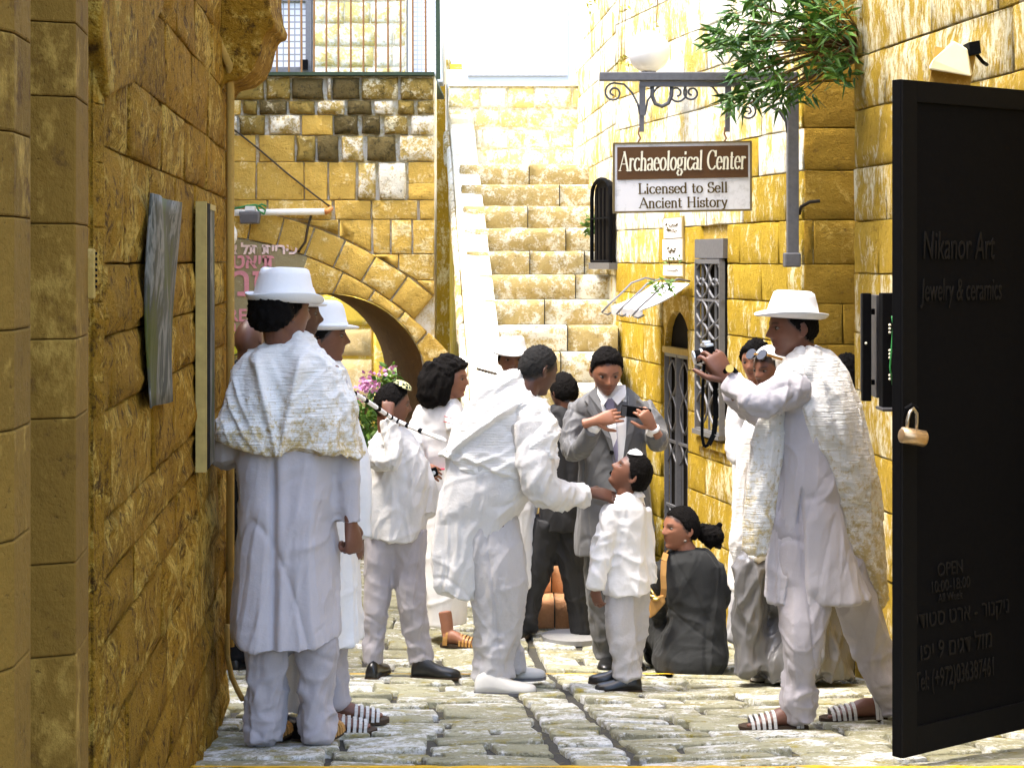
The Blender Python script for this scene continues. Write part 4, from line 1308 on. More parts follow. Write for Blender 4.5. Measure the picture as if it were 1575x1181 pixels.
# ------------------------------------------------------------------ bracket, hanging sign
def sign_and_bracket():
    Y = 9.70
    P = lambda px, py, d=0: W(px, py, Y) + Vector((0, d, 0))
    r = empty('sign_bracket', P(1219, 410), label='grey iron sign bracket with curled scrolls on a long post beside the wall corner', cat='bracket')
    mb = MB(); mb.bar(P(1219, 128), P(1219, 392), .060, .06, (0, 1, 0)); o = mb.build('post', M['iron'], r); bevel(o, .006)
    mb = MB(); mb.bar(P(1218, 389), P(1218, 411), .085, .085, (0, 1, 0)); o = mb.build('foot', M['iron'], r); bevel(o, .008)
    mb = MB(); mb.bar(P(922, 118.5), P(1226, 118.5), .065, .045, (0, 0, 1)); o = mb.build('arm', M['iron'], r); bevel(o, .004)
    mb = MB(); mb.bar(P(984, 130), P(1138, 130), .04, .026, (0, 0, 1)); mb.build('under_rail', M['iron'], r)
    for px in (987, 1119):
        mb = MB(); mb.bar(P(px, 130, .006), P(px, 203, .006), .024, .03, (0, 1, 0)); mb.bar(P(px + 1, 130, .003), P(px + 1, 178, .003), .031, .036, (0, 1, 0)); mb.build('strap', M['iron'], r)
        mb = MB(); mb.tube([P(px - 4, 196), P(px - 5, 206), P(px - 2, 213), P(px - 6, 220)], .005, n=6); mb.build('hook', M['rust'], r, True)
    mb = MB(); mb.tube([P(1003, 133), P(1003, 148), P(1008, 160), P(1018, 164), P(1028, 159), P(1033, 147), P(1033, 133)], .011, n=8); mb.build('loop', M['iron'], r, True)
    def spiral(x, y, sx, r0, turns=1.6, lead=()):
        pts = [P(*q) for q in lead]
        n = 22
        for i in range(n + 1):
            t = i / n; a = math.pi * .5 + t * turns * 2 * math.pi; rr = r0 * (1 - .78 * t)
            pts.append(P(x - sx * rr * math.cos(a), y - rr * math.sin(a), .002 * i / n))
        m2 = MB(); m2.tube(pts, .0055, n=6); m2.build('scroll', M['iron'], r, True)
    spiral(944, 143, -1, 15, 1.5, [(984, 176), (981, 160), (972, 143), (960, 130)])
    spiral(1041, 144, 1, 17, 1.5, [(992, 176), (996, 155), (1010, 136), (1025, 128)])
    spiral(1064, 143, -1, 14, 1.5, [(1112, 170), (1108, 150), (1096, 134), (1080, 129)])
    spiral(1150, 172, 1, 14, 1.5, [(1210, 194), (1206, 178), (1192, 166), (1172, 156)])
    mb = MB(); mb.tube([P(1212, 205), P(1210, 188), P(1200, 172), P(1186, 164)], .010, n=6); mb.build('scroll', M['iron'], r, True)
    mb = MB(); mb.tube([P(1231, 330, .05), P(1234, 318, .04), P(1246, 311, .02), P(1262, 309, .02)], .010, n=6); mb.build('wire_stub', M['wire'], r, True)
    # the sign, hung so that it faces the camera
    Ys = 9.66
    Q = lambda px, py, d=0: W(px, py, Ys) + Vector((0, d, 0))
    s = empty('hanging_sign', Q(1050, 273), label='hanging brown and white shop sign reading Archaeological Center, Licensed to Sell Ancient History', cat='sign')
    def quad(nm, x0, x1, yt0, yt1, yb0, yb1, d0, d1, mat):
        V = []
        for d in (d0, d1):
            V += [Q(x0, yb0, d), Q(x1, yb1, d), Q(x1, yt1, d), Q(x0, yt0, d)]
        m2 = MB(); m2.add(V, [(0,1,2,3),(7,6,5,4),(0,4,5,1),(1,5,6,2),(2,6,7,3),(3,7,4,0)])
        return m2.build(nm, mat, s)
    quad('board', 945, 1154, 222, 219, 326, 322, -.012, .02, M['signwhite'])
    quad('title_panel', 949, 1150, 227, 224, 277, 273, -.016, -.0121, M['signbrown'])
    edge = mat_plain('sign_edge', (.16, .12, .05), .7, .3, var=.3)
    for a in ((943, 1156, 220, 217, 222.5, 219.5), (943, 1156, 325.5, 321.5, 328.5, 324.5)):
        quad('edge_strip', a[0], a[1], a[2], a[3], a[4], a[5], -.017, .024, edge)
    quad('edge_strip', 942.5, 945.5, 222.6, 222.6, 325.4, 325.4, -.017, .024, edge); quad('edge_strip', 1153, 1156, 219.6, 219.6, 321.4, 321.4, -.017, .024, edge)
    k = Ys / F
    ux = (Q(1145, 260) - Q(955, 262.6)); uz = (0, 0, 1)
    uxn = Vector((1, 0, .018)); 
    def st(t, px, py, cap, wpx, mat, **kw):
        serif_text('lettering', t, Q(px, py, -.016), uxn, Vector((-.018, 0, 1)), cap * k, wpx * k, mat, s, **kw)
    st('Archaeological Center', 952, 263.5, 29, 194, M['signcream'], thick=.105, thin=.04, shear=.06, serif=.028, depth=.0035)
    st('Licensed to Sell', 981, 298.5, 15.5, 138, M['signink'], thick=.17, thin=.08, depth=-.0005)
    st('Ancient History', 983, 320.5, 15.5, 136, M['signink'], thick=.17, thin=.08, depth=-.0005)
sign_and_bracket()

# ------------------------------------------------------------------ awning, paper signs, globe lamp on the right building
def right_extras():
    r = empty('door_awning', RF(*on_right(1030, 470), .1), label='small white scalloped awning on scroll brackets above the grilled door', cat='awning')
    aL, bt = on_right(1006, 440); aR, _ = on_right(1066, 440)
    a_far, b1 = on_right(1012, 446)
    V = []; Fc = []
    aw0, aw1 = on_right(1066, 440)[0], on_right(1014, 440)[0]
    z1 = ZC + (HY - 438) / 240; z0 = ZC + (HY - 478) / 240
    n = 16; m = 6
    for i in range(n + 1):
        a = aw0 + (aw1 - aw0) * i / n
        for k in range(m + 1):
            t = k / m
            V.append(RF(a, z1 + (z0 - z1) * t - .02 * math.sin(t * math.pi) - .010 * abs(math.sin(i / n * 3 * math.pi)) * t, .02 + .32 * t))
    for i in range(n):
        for k in range(m): Fc.append((i*(m+1)+k, i*(m+1)+k+1, (i+1)*(m+1)+k+1, (i+1)*(m+1)+k))
    o = mesh('canopy', V, Fc, M['awning'], r, True); md = o.modifiers.new('thick', 'SOLIDIFY'); md.thickness = .008
    mb = MB()
    rg = random.Random(6)
    for i in range(44):
        a = aw0 + (aw1 - aw0) * (i + .5) / 44
        zz = z0 - .010 * abs(math.sin((i + .5) / 44 * 3 * math.pi))
        mb.bar(RF(a, zz + .004, .34), RF(a, zz - rg.uniform(.03, .05), .34 + rg.uniform(-.004, .004)), .006, .003)
    mb.build('fringe', M['awning'], r)
    for f_ in (0.0, .5, 1.0):
        a = aw0 + (aw1 - aw0) * f_
        pts = [RF(a, z1 + .02, .02), RF(a, z1 + .035, .10), RF(a, z1 + .0, .2), RF(a, z1 - .06, .26), RF(a, z0 + .02, .36), RF(a, z0 - .035, .41), RF(a, z0 - .05, .37), RF(a, z0 - .03, .33)]
        mb = MB(); mb.tube(pts, .007, n=6); mb.build('scroll_bracket', M['iron'], r, True)
    # paper signs
    def paper(name, label, x0, x1, y0, y1, scrib):
        a1, b1 = on_right(x0, y0); a0, _ = on_right(x1, y0); _, b0 = on_right((x0 + x1) / 2, y1); _, b1 = on_right((x0 + x1) / 2, y0)
        r = empty(name, RF(a0, b0, .03), label=label, cat='sign', group='white notices on the yellow wall')
        mb = MB(); mb.prism([(a0, b0), (a1, b0), (a1, b1), (a0, b1)], RF, .01, .028); mb.build('sheet', M['paper'], r)
        mb = MB(); mb.prism([(a0 - .012, b0 - .012), (a1 + .012, b0 - .012), (a1 + .012, b1 + .012), (a0 - .012, b1 + .012)], RF, .005, .018); mb.build('backing', M['wood'], r)
        mb = MB(); rg = random.Random(len(label))
        k = 0
        for (u0, u1, v) in scrib:
            x = u0
            while x < u1:
                xa = a1 + (a0 - a1) * x; xb = a1 + (a0 - a1) * min(u1, x + .07)
                z = b0 + (b1 - b0) * (v + rg.uniform(-.06, .06)); z2 = z + (b1 - b0) * rg.uniform(-.12, .12)
                mb.bar(RF(xa, z, .031), RF(xb, z2, .031), .012, .003); x += .09
        if scrib: mb.build('ink', M['signink'], r)
    paper('notice', 'upper white paper notice with dark writing on the yellow wall under the hanging sign', 1027, 1053, 336, 366, [(.15, .85, .62), (.2, .8, .4)])
    paper('notice', 'middle white notice with a small dark mark on the yellow wall under the hanging sign', 1025, 1054, 368, 400, [(.3, .75, .5), (.35, .7, .4)])
    paper('notice', 'lowest short white notice above the awning on the yellow wall', 1026, 1054, 408, 424, [(.2, .85, .5)])
    # globe lamp high on the wall
    r = empty('globe_lamp', W(995, 120, 11.9), label='large white glass globe lamp above the sign bracket against the bright sky', cat='lamp')
    bm = bmesh.new(); bmesh.ops.create_uvsphere(bm, u_segments=32, v_segments=18, radius=.138)
    me = bpy.data.meshes.new('globe'); bm.to_mesh(me); bm.free(); me.transform(Matrix.Translation(W(998, 80, 11.9))); link('globe', me, M['globe'], r, True)
    c = W(998, 80, 11.9)
    mb = MB(); mb.tube([c + Vector((0, 0, -.13)), c + Vector((0, 0, -.19))], .05, n=12); mb.tube([c + Vector((0, 0, -.17)), c + Vector((.1, .02, -.2)), c + Vector((.22, .05, -.16))], .014, n=8); mb.build('holder', M['iron'], r, True)
    # wheeled box on the lower steps
    r = empty('wheeled_cart', (.30, 11.45, .33), label='small black cart with yellow stripes and a grey wheel on the red steps', cat='cart')
    Yc = 11.46
    P = lambda px, py, d=0: W(px, py, Yc) + Vector((0, d, 0))
    def bx(nm, x0, x1, y0, y1, d0, d1, mat, bv=.006):
        m2 = MB(); lo = P(x0, y1, d0); hi = P(x1, y0, d1); m2.box(lo, hi); o = m2.build(nm, mat, r); bevel(o, bv); return o
    bx('body', 812, 866, 806, 868, 0, .28, M['black'], .02)
    for y in (850, 855.5, 861):
        bx('stripe', 826, 858, y, y + 1.8, -.004, .003, M['yellow'], .001)
    bx('base', 808, 868, 868.5, 884, -.01, .29, M['black'], .01)
    for x in (848,):
        c = P(x, 882, -.03)
        mb = MB(); mb.tube([c, c + Vector((0, .035, 0))], .040, n=20); w_ = mb.build('wheel', M['iron'], r)
        mb = MB(); mb.tube([c - Vector((0, .004, 0)), c], .022, n=16); mb.build('hub', M['grille'], w_)
    # stem of grass on the stairs and plants on the awning are leaves, below
M['yellow'] = mat_plain('yellow_stripe', (.75, .52, .04), .5, .3)
right_extras()

# ------------------------------------------------------------------ foliage
def leaves(name, pts, dirs, lens, wid, mat, parent, rg, droop=.3):
    """many folded lance-shaped leaves in one mesh"""
    mb = MB()
    for p, d, L in zip(pts, dirs, lens):
        p = Vector(p); d = Vector(d).normalized()
        s = d.cross(Vector((rg.uniform(-1, 1), rg.uniform(-1, 1), rg.uniform(.2, 1)))).normalized()
        n = s.cross(d)
        w = L * wid * rg.uniform(.8, 1.2)
        m = p + d * L * .45 + n * L * .03
        e = p + d * L - Vector((0, 0, L * droop * rg.random()))
        mb.add([p, m + s * w / 2 - n * w * .15, e, m - s * w / 2 - n * w * .15, m], [(0, 1, 4), (1, 2, 4), (2, 3, 4), (3, 0, 4)])
    return mb.build(name, mat, parent, fix=False)

def oleander():
    rg = random.Random(12)
    Yb = 9.2
    base = W(1335, 60, 9.6)
    r = empty('oleander_bush', base, label='green oleander with long narrow leaves hanging over the sign bracket', cat='shrub')
    # branch tips in photo pixels with depth
    tips = []
    def blob(cx, cy, rx, ry, n, dY=.25):
        for _ in range(n):
            while True:
                u, v = rg.uniform(-1, 1), rg.uniform(-1, 1)
                if u * u + v * v < 1: break
            tips.append((cx + u * rx, cy + v * ry, Yb + rg.uniform(-dY, dY)))
    blob(1210, 15, 90, 42, 42, .35)
    blob(1252, 62, 50, 46, 26, .3)
    blob(1138, 62, 50, 26, 20)
    blob(1180, 105, 55, 38, 24)
    blob(1145, 148, 34, 20, 9)
    blob(1215, 140, 30, 22, 10)
    blob(1292, 90, 18, 38, 10)
    blob(1108, 66, 16, 14, 6)
    blob(1220, -50, 90, 30, 30, .3)
    stems = MB(); P = []; D = []; Ls = []
    root_pts = [W(1345, 20, 9.7), W(1330, 90, 9.6), W(1330, -60, 9.6)]
    for (px, py, Y) in tips:
        t = W(px, py, Y)
        b = min(root_pts, key=lambda q: (q - t).length)
        mid = t.lerp(b, .5) + Vector((0, 0, .05))
        if rg.random() < .45: stems.tube([t, mid, b], [.003, .006, .012], n=5)
        g = (t - b).normalized()
        nl = rg.randint(8, 14)
        for k in range(nl):
            a = rg.uniform(0, 2 * math.pi); el = rg.uniform(-.5, .9)
            d = Vector((math.cos(a), math.sin(a) * .9, el)) + g * .8 + Vector((0, 0, -.15))
            P.append(t + Vector((rg.uniform(-.03, .03), rg.uniform(-.03, .03), rg.uniform(-.03, .03)))); D.append(d); Ls.append(rg.uniform(.055, .125))
    stems.build('branches', M['trunk'], r, fix=False)
    leaves('foliage', P, D, Ls, .20, M['leaf'], r, rg)
    # hanging leaves against the sky, from a vine above
    rg = random.Random(3)
    r2 = empty('vine', W(980, -40, 12.2), label='sparse yellow green vine sprigs hanging at the top edge against the sky', cat='vine')
    st = MB(); P = []; D = []; Ls = []
    for (px, py, n) in ((900, 8, 10), (914, 2, 6), (960, 16, 7), (1008, 0, 4), (960, 92, 12), (955, 104, 8), (1009, 45, 2), (1010, 32, 2), (950, 118, 5)):
        for _ in range(n):
            P.append(W(px + rg.uniform(-9, 9), py + rg.uniform(-8, 8), 12.2 + rg.uniform(-.1, .1))); D.append(Vector((rg.uniform(-1, 1), rg.uniform(-1, 1), rg.uniform(-1, .4)))); Ls.append(rg.uniform(.025, .05))
        st.tube([W(px, py + 4, 12.2), W(px + 4, -50, 12.25)], .0022, n=4)
    st.build('stem', M['trunk'], r2, fix=False)
    leaves('foliage', P, D, Ls, .5, M['leafy'], r2, rg)
    # tufts: on the stair edge and the awning
    def tuft(label, px, py, Y, n, rx, ry, mat, L=(.04, .09)):
        rg = random.Random(int(px))
        r3 = empty('weed', W(px, py + ry, Y), label=label, cat='plant', group='green sprigs growing on the walls')
        P = [W(px + rg.uniform(-rx, rx), py + rg.uniform(-ry, ry), Y + rg.uniform(-.08, .08)) for _ in range(n)]
        D = [Vector((rg.uniform(-1, 1), rg.uniform(-1, 1), rg.uniform(-.5, 1))) for _ in range(n)]
        leaves('foliage', P, D, [rg.uniform(*L) for _ in range(n)], .4, mat, r3, rg)
        m2 = MB(); m2.tube([W(px, py + ry, Y), W(px - 2, py - ry, Y)], .004, n=5); m2.build('stem', M['trunk'], r3)
    tuft('green weed growing at the stair edge beside the dark pointed niche', 912, 345, 14.35, 90, 13, 16, M['leaf2'])
    tuft('thin green sprig creeping over the awning above the grilled door', 1020, 440, 11.75, 60, 16, 12, M['leaf2'], (.03, .06))
    tuft('small green sprig between the white notices under the sign', 1030, 402, 11.85, 22, 14, 6, M['leaf2'], (.02, .045))
oleander()

def flower_shrub():
    rg = random.Random(19)
    Y = 11.6
    r = empty('flowering_shrub', W(575, 800, Y), label='leafy shrub with pink and purple flowers behind the boy holding his ear', cat='shrub')
    P = []; D = []; Ls = []
    for (cx, cy, rx, ry, n) in ((586, 622, 22, 40, 190), (570, 665, 20, 35, 140), (560, 700, 24, 40, 150), (600, 580, 14, 20, 60), (548, 640, 16, 30, 80), (575, 730, 22, 40, 90)):
        for _ in range(n):
            while True:
                u, v = rg.uniform(-1, 1), rg.uniform(-1, 1)
                if u * u + v * v < 1: break
            P.append(W(cx + u * rx, cy + v * ry, Y + rg.uniform(-.18, .18))); D.append(Vector((rg.uniform(-1, 1), rg.uniform(-1, .4), rg.uniform(-.6, .8)))); Ls.append(rg.uniform(.04, .085))
    leaves('foliage', P, D, Ls, .55, M['leaf2'], r, rg)
    st = MB()
    for k in range(9):
        st.tube([W(565 + rg.uniform(-14, 14), 860, Y), W(570 + rg.uniform(-18, 18), 740, Y + rg.uniform(-.1, .1)), W(580 + rg.uniform(-28, 24), 620, Y)], [.014, .009, .004], n=5)
    st.build('stem', M['trunk'], r, fix=False)
    for (cx, cy, n) in ((562, 588, 10), (556, 596, 8), (570, 598, 9), (577, 592, 7), (566, 580, 5), (585, 574, 5), (602, 570, 4), (546, 632, 4), (552, 612, 5)):
        P = []; D = []; Ls = []
        for _ in range(n * 2):
            P.append(W(cx + rg.uniform(-7, 7), cy + rg.uniform(-6, 6), Y - .22 + rg.uniform(-.04, .04))); D.append(Vector((rg.uniform(-1, 1), rg.uniform(-1, .2), rg.uniform(-.5, 1)))); Ls.append(rg.uniform(.025, .045))
        leaves('flower', P, D, Ls, .9, M['flower'], r, rg, .1)
flower_shrub()
# ------------------------------------------------------------------ people: toolkit
def mat_skin(name, col, dark):
    m, t, b = new_mat(name, .45, .4)
    co = N(t, 'ShaderNodeTexCoord').outputs['Object']
    at = N(t, 'ShaderNodeAttribute'); at.attribute_name = 'paint'
    sp = N(t, 'ShaderNodeSeparateColor'); t.links.new(at.outputs['Color'], sp.inputs[0])
    n = noise(t, co, 40, 4)
    c = mix(t, n, tuple(x * .82 for x in col), tuple(x * 1.15 for x in col))
    c = mix(t, mathn(t, 'MULTIPLY', sp.outputs[1], .55), c, (col[0] * .62, col[1] * .32, col[2] * .36))
    c = mix(t, sp.outputs[0], c, (.010, .008, .007))
    t.links.new(c, b.inputs['Base Color'])
    b.inputs['Subsurface Weight'].default_value = 0.0
    bump(t, b, noise(t, co, 220, 3), .12, .003)
    return m
SK = {'dark': mat_skin('skin_deep_brown', (.080, .034, .022), 1), 'brown': mat_skin('skin_brown', (.165, .070, .042), 1), 'light': mat_skin('skin_warm_brown', (.29, .125, .072), 1)}
def mat_hair(name, col, sc=150):
    m, t, b = new_mat(name, .75, .08)
    co = N(t, 'ShaderNodeTexCoord').outputs['Object']
    n = noise(t, co, sc, 5, .7)
    c = mix(t, n, tuple(x * .4 for x in col), tuple(x * 1.8 for x in col)); t.links.new(c, b.inputs['Base Color'])
    bump(t, b, n, .9, .008)
    return m
HAIR = mat_hair('black_hair', (.006, .005, .0045)); HAIRG = mat_hair('greying_hair', (.022, .021, .020))
CL = {
 'white': mat_cloth('white_cotton', (.82, .80, .78)),
 'gauze': mat_cloth('white_gauze', (.84, .82, .78), low_tint=((.50, .36, .09), .8, .9, 1.75), wr=.9, gauze=True),
 'gauzeL': mat_cloth('white_gauze_ochre_hem', (.84, .82, .78), low_tint=((.50, .35, .09), .85, 1.50, 1.86), wr=.9, gauze=True),
 'gauze2': mat_cloth('white_gauze_plain', (.84, .82, .79), wr=.8, gauze=True),
 'tunic': mat_cloth('pale_tunic', (.50, .47, .49)),  # white cloth greyed, its shade put into the colour
 'trouser': mat_cloth('pale_trouser_cotton', (.42, .39, .41)),  # greyer still, shade of the lower clothes put into the cotton
 'linen': mat_cloth('white_linen', (.66, .64, .62), wr=.6),
 'suit': mat_cloth('grey_suit', (.125, .125, .128), .5, sheen=.1, spec=.3),
 'dsuit': mat_cloth('dark_suit', (.020, .020, .022), .6, sheen=.05, spec=.3),
 'black': mat_cloth('black_cloth', (.005, .005, .006), .8, sheen=.02),
 'knit': mat_cloth('charcoal_knit', (.031, .032, .032), .85, sheen=.05),
 'satin': mat_cloth('grey_satin', (.14, .138, .142), .30, sheen=0, spec=.6, wr=.15),
 'linen2': mat_cloth('grey_linen', (.50, .48, .48), wr=.7),
 'tie': mat_cloth('mauve_tie', (.22, .20, .27), .5),
}
M['hatw'] = mat_cloth('white_hat_felt', (.84, .84, .84), wr=.2, var=.03)
M['shoeb'] = mat_plain('black_leather', (.010, .010, .010), .3, .5)
M['shoew'] = mat_plain('white_leather', (.56, .54, .50), .6, .2, var=.15, scale=14, bmp=.4)
M['sole'] = mat_plain('dark_sole', (.06, .04, .025), .8, .2)
M['tan'] = mat_plain('tan_leather', (.42, .22, .06), .5, .4, var=.2)
M['eyew'] = mat_plain('eye_white', (.17, .135, .11), .4, .2, var=.05)
M['iris'] = mat_plain('dark_iris', (.010, .006, .005), .15, .6)
M['silver'] = mat_plain('silver_camera', (.55, .55, .55), .35, .5, .8)
M['gold'] = mat_plain('gold', (.70, .48, .14), .3, .5, .9)
M['redtrim'] = mat_plain('red_trim', (.60, .07, .12), .8, .2)

class Raw:
    def __init__(s): s.V = []; s.F = []
    def add(s, V, Fc):
        b = len(s.V); s.V += [tuple(v) for v in V]; s.F += [tuple(i + b for i in f) for f in Fc]; return s

def cr(pts, k=4):
    """Catmull-Rom resampling of tuples"""
    P = [np.array(p, float) for p in pts]
    if len(P) < 3: k = max(k, 4)
    out = []
    for i in range(len(P) - 1):
        p0 = P[max(i-1, 0)]; p1 = P[i]; p2 = P[i+1]; p3 = P[min(i+2, len(P)-1)]
        for j in range(k):
            t = j / k
            out.append(.5 * (2*p1 + (p2-p0)*t + (2*p0-5*p1+4*p2-p3)*t*t + (3*p1-p0-3*p2+p3)*t**3))
    out.append(P[-1])
    return out

def tube(raw, pts, rad, ref=(1, 0, 0), n=20, k=4, e=2.0):
    """tube through pts; rad = r or (r along ref side, r across)"""
    rr = [(r, r) if not isinstance(r, (tuple, list)) else r for r in rad]
    Q = cr([(*p, *r) for p, r in zip(pts, rr)], k)
    m = len(Q); V = []
    for i, q in enumerate(Q):
        p = Vector(q[:3]); t = Vector(Q[min(i+1, m-1)][:3]) - Vector(Q[max(i-1, 0)][:3]); t.normalize()
        a = Vector(ref) - t * Vector(ref).dot(t)
        if a.length < .2: a = Vector((0, 1, 0)) - t * t.y
        a.normalize(); b = t.cross(a)
        for j in range(n):
            an = 2 * math.pi * j / n
            c_, s_ = math.cos(an), math.sin(an)
            if e != 2.0:
                c_ = math.copysign(abs(c_) ** (2/e), c_); s_ = math.copysign(abs(s_) ** (2/e), s_)
            V.append(p + a * (c_ * max(q[3], .002)) + b * (s_ * max(q[4], .002)))
    # rounded ends
    F_ = [(i*n+j, i*n+(j+1) % n, (i+1)*n+(j+1) % n, (i+1)*n+j) for i in range(m-1) for j in range(n)]
    b0 = len(V); 
    t0 = (Vector(Q[0][:3]) - Vector(Q[1][:3])).normalized(); t1 = (Vector(Q[-1][:3]) - Vector(Q[-2][:3])).normalized()
    V.append(Vector(Q[0][:3]) + t0 * min(Q[0][3], Q[0][4]) * .35); V.append(Vector(Q[-1][:3]) + t1 * min(Q[-1][3], Q[-1][4]) * .35)
    F_ += [(b0, (j+1) % n, j) for j in range(n)] + [(b0+1, (m-1)*n+j, (m-1)*n+(j+1) % n) for j in range(n)]
    raw.add(V, F_); return raw

def rows(raw, Y, R, n=40, k=4, e=2.3):
    """stack of level oval sections: (photo row, left column, right column, half depth, depth offset)"""
    R = [(r + (0,))[:5] if len(r) < 5 else r for r in R]
    Q = cr(R, k); V = []
    for (py, xl, xr, d, dy) in Q:
        Yc = Y + dy
        cx = ((xl + xr) / 2 - CX) * Yc / F; rx = (xr - xl) / 2 * Yc / F; z = ZC + (HY - py) * Yc / F
        for j in range(n):
            an = 2 * math.pi * j / n; c_, s_ = math.cos(an), math.sin(an)
            c_ = math.copysign(abs(c_) ** (2/e), c_); s_ = math.copysign(abs(s_) ** (2/e), s_)
            V.append((cx + c_ * rx, Yc + s_ * d, z))
    m = len(Q)
    F_ = [(i*n+j, (i+1)*n+j, (i+1)*n+(j+1) % n, i*n+(j+1) % n) for i in range(m-1) for j in range(n)]
    F_ += [tuple(range(n)), tuple((m-1)*n + j for j in range(n))[::-1]]
    raw.add(V, F_); return raw

def remeshed(raw, voxel, smooth=3):
    me = bpy.data.meshes.new('tmp'); me.from_pydata(raw.V, [], raw.F); me.update()
    bm = bmesh.new(); bm.from_mesh(me)
    bmesh.ops.triangulate(bm, faces=[f for f in bm.faces if len(f.verts) > 4])
    bm.to_mesh(me); bm.free()
    o = bpy.data.objects.new('tmp', me); COL.objects.link(o)
    m = o.modifiers.new('r', 'REMESH'); m.mode = 'VOXEL'; m.voxel_size = voxel; m.use_smooth_shade = True
    if smooth:
        s = o.modifiers.new('s', 'SMOOTH'); s.iterations = smooth; s.factor = .5
    dg = bpy.context.evaluated_depsgraph_get(); dg.update()
    out = bpy.data.meshes.new_from_object(o.evaluated_get(dg))
    bpy.data.objects.remove(o); bpy.data.meshes.remove(me)
    return out

def coords(me):
    a = np.empty(len(me.vertices) * 3); me.vertices.foreach_get('co', a); return a.reshape(-1, 3)
def normals(me):
    a = np.empty(len(me.vertices) * 3, np.float32); me.vertex_normals.foreach_get('vector', a); return a.reshape(-1, 3).astype(float)
def setco(me, P):
    me.vertices.foreach_set('co', P.reshape(-1)); me.update()

def sm(x): x = np.clip(x, 0, 1); return x * x * (3 - 2 * x)

def fold(P, D, wl, stretch, seed):
    D = np.array(D, float); D /= np.linalg.norm(D)
    a = P @ D
    Q = (P - np.outer(a, D) * (1 - 1 / stretch)) / wl
    wob = vnoise(Q * .6 + 5.1, seed + 50)
    n = vnoise(Q + .35 * wob[:, None], seed)
    return .55 - np.abs(n) ** .8 * 1.8

def drape(me, folds, seed=0, crisp=1.0):
    """push cloth in and out along its normals: folds run along D"""
    P = coords(me); Nn = normals(me); h = np.zeros(len(P))
    for i, (D, wl, amp, st) in enumerate((((.12, .1, 1), .20, .0065, 6), ((-.15, .1, 1), .24, -.008, 5), ((.85, .2, .5), .26, .0055, 4), ((.7, .2, -.7), .28, -.006, 4), ((.3, 0, 1), .11, -.003, 6))):
        n = (.55 - fold(P, D, wl, st, seed + 201 + 9 * i)) / 1.8
        h += crisp * amp * np.exp(-(n / .10) ** 2)
    for i, f in enumerate(folds):
        D, wl, amp, st = f[:4]
        w = f[4](P) if len(f) > 4 and f[4] is not None else 1.0
        h += amp * w * fold(P, D, wl, st, seed + 7 * i)
    setco(me, P + Nn * h[:, None])

def near(pt, r):
    c = np.array(pt, float)
    return lambda P: np.exp(-((P - c) ** 2).sum(1) / (r * r))
def below(z, soft=.06): return lambda P: sm((z - P[:, 2]) / soft + .5)
def above(z, soft=.06): return lambda P: sm((P[:, 2] - z) / soft + .5)

def garment(name, raw, mat, parent, voxel=.010, smooth=3, folds=(), seed=0, post=None, crease=1.0, crisp=1.0):
    me = remeshed(raw, voxel, smooth)
    drape(me, list(folds) + [((.4, .3, 1), .045, .0012 * crease, 3.0), ((1, .2, .3), .055, .0012 * crease, 3.5)], seed, crisp)
    if post:
        P = coords(me); P = post(P); setco(me, P)
    me.name = name
    return link(name, me, mat, parent, True)

# ---- heads
def frame_of(f, roll=0.0):
    f = Vector(f).normalized(); up = Vector((0, 0, 1))
    r = f.cross(up).normalized(); u = r.cross(f)
    if roll:
        q = Quaternion(f, roll); r = q @ r; u = q @ u
    return np.array([list(r), list(f), list(u)]).T      # columns: right, forward, up

def head_dirs(nu, nv):
    th = np.linspace(0, math.pi, nv); ph = np.linspace(0, 2 * math.pi, nu, endpoint=False)
    T, Ph = np.meshgrid(th, ph, indexing='ij')
    return np.stack([np.sin(T) * np.sin(Ph), np.sin(T) * np.cos(Ph), np.cos(T)], -1).reshape(-1, 3)

def G(x, s): return np.exp(-(x / s) ** 2)
def head_shape(d, male=1.0, nose=1.0):
    x, y, z = d[:, 0] * .325, d[:, 1] * .425, d[:, 2] * .5
    front = sm((d[:, 1] + .05) / .5)
    t = np.clip(-z / .5, 0, 1)
    x = x * (1 - (.30 - .05 * male) * t ** 1.5)
    x = x * (1 + .05 * G(z - .18, .2))
    y = np.where(y < 0, y * (1 - .60 * sm((-.08 - z) / .42)), y)
    y = y + .20 * sm((-.22 - z) / .28) * np.clip(d[:, 1], 0, 1) ** .6 * G(x, .2) * (d[:, 1] > 0)
    y = np.where(y > 0, np.minimum(y, .40 + .35 * (y - .40)), y)
    ax = np.abs(x)
    prof = np.clip((.10 - z) / .20, 0, 1) * (1 - sm((-.09 - z) / .06))
    y = y + front * (nose * .135 * G(x, .052) * prof + .045 * nose * G(ax - .062, .032) * G(z + .115, .032)
        - .055 * G(ax - .145, .075) * G(z - .035, .050) + .028 * G(ax - .13, .11) * G(z - .105, .032)
        + .040 * G(x, .105) * (G(z + .205, .022) + 1.05 * G(z + .262, .026)) - .02 * G(x, .1) * G(z + .234, .010)
        + .03 * G(x, .08) * G(z + .42, .06) + .016 * G(ax - .2, .07) * G(z + .03, .08) - .02 * G(x, .14) * G(z + .325, .03))
    return np.stack([x, y, z], 1)

def grid_faces(nu, nv, keep=None):
    Fc = []
    for i in range(nv - 1):
        for j in range(nu):
            q = (i*nu+j, (i+1)*nu+j, (i+1)*nu+(j+1) % nu, i*nu+(j+1) % nu)
            if keep is None or all(keep[a] for a in q): Fc.append(q)
    return Fc

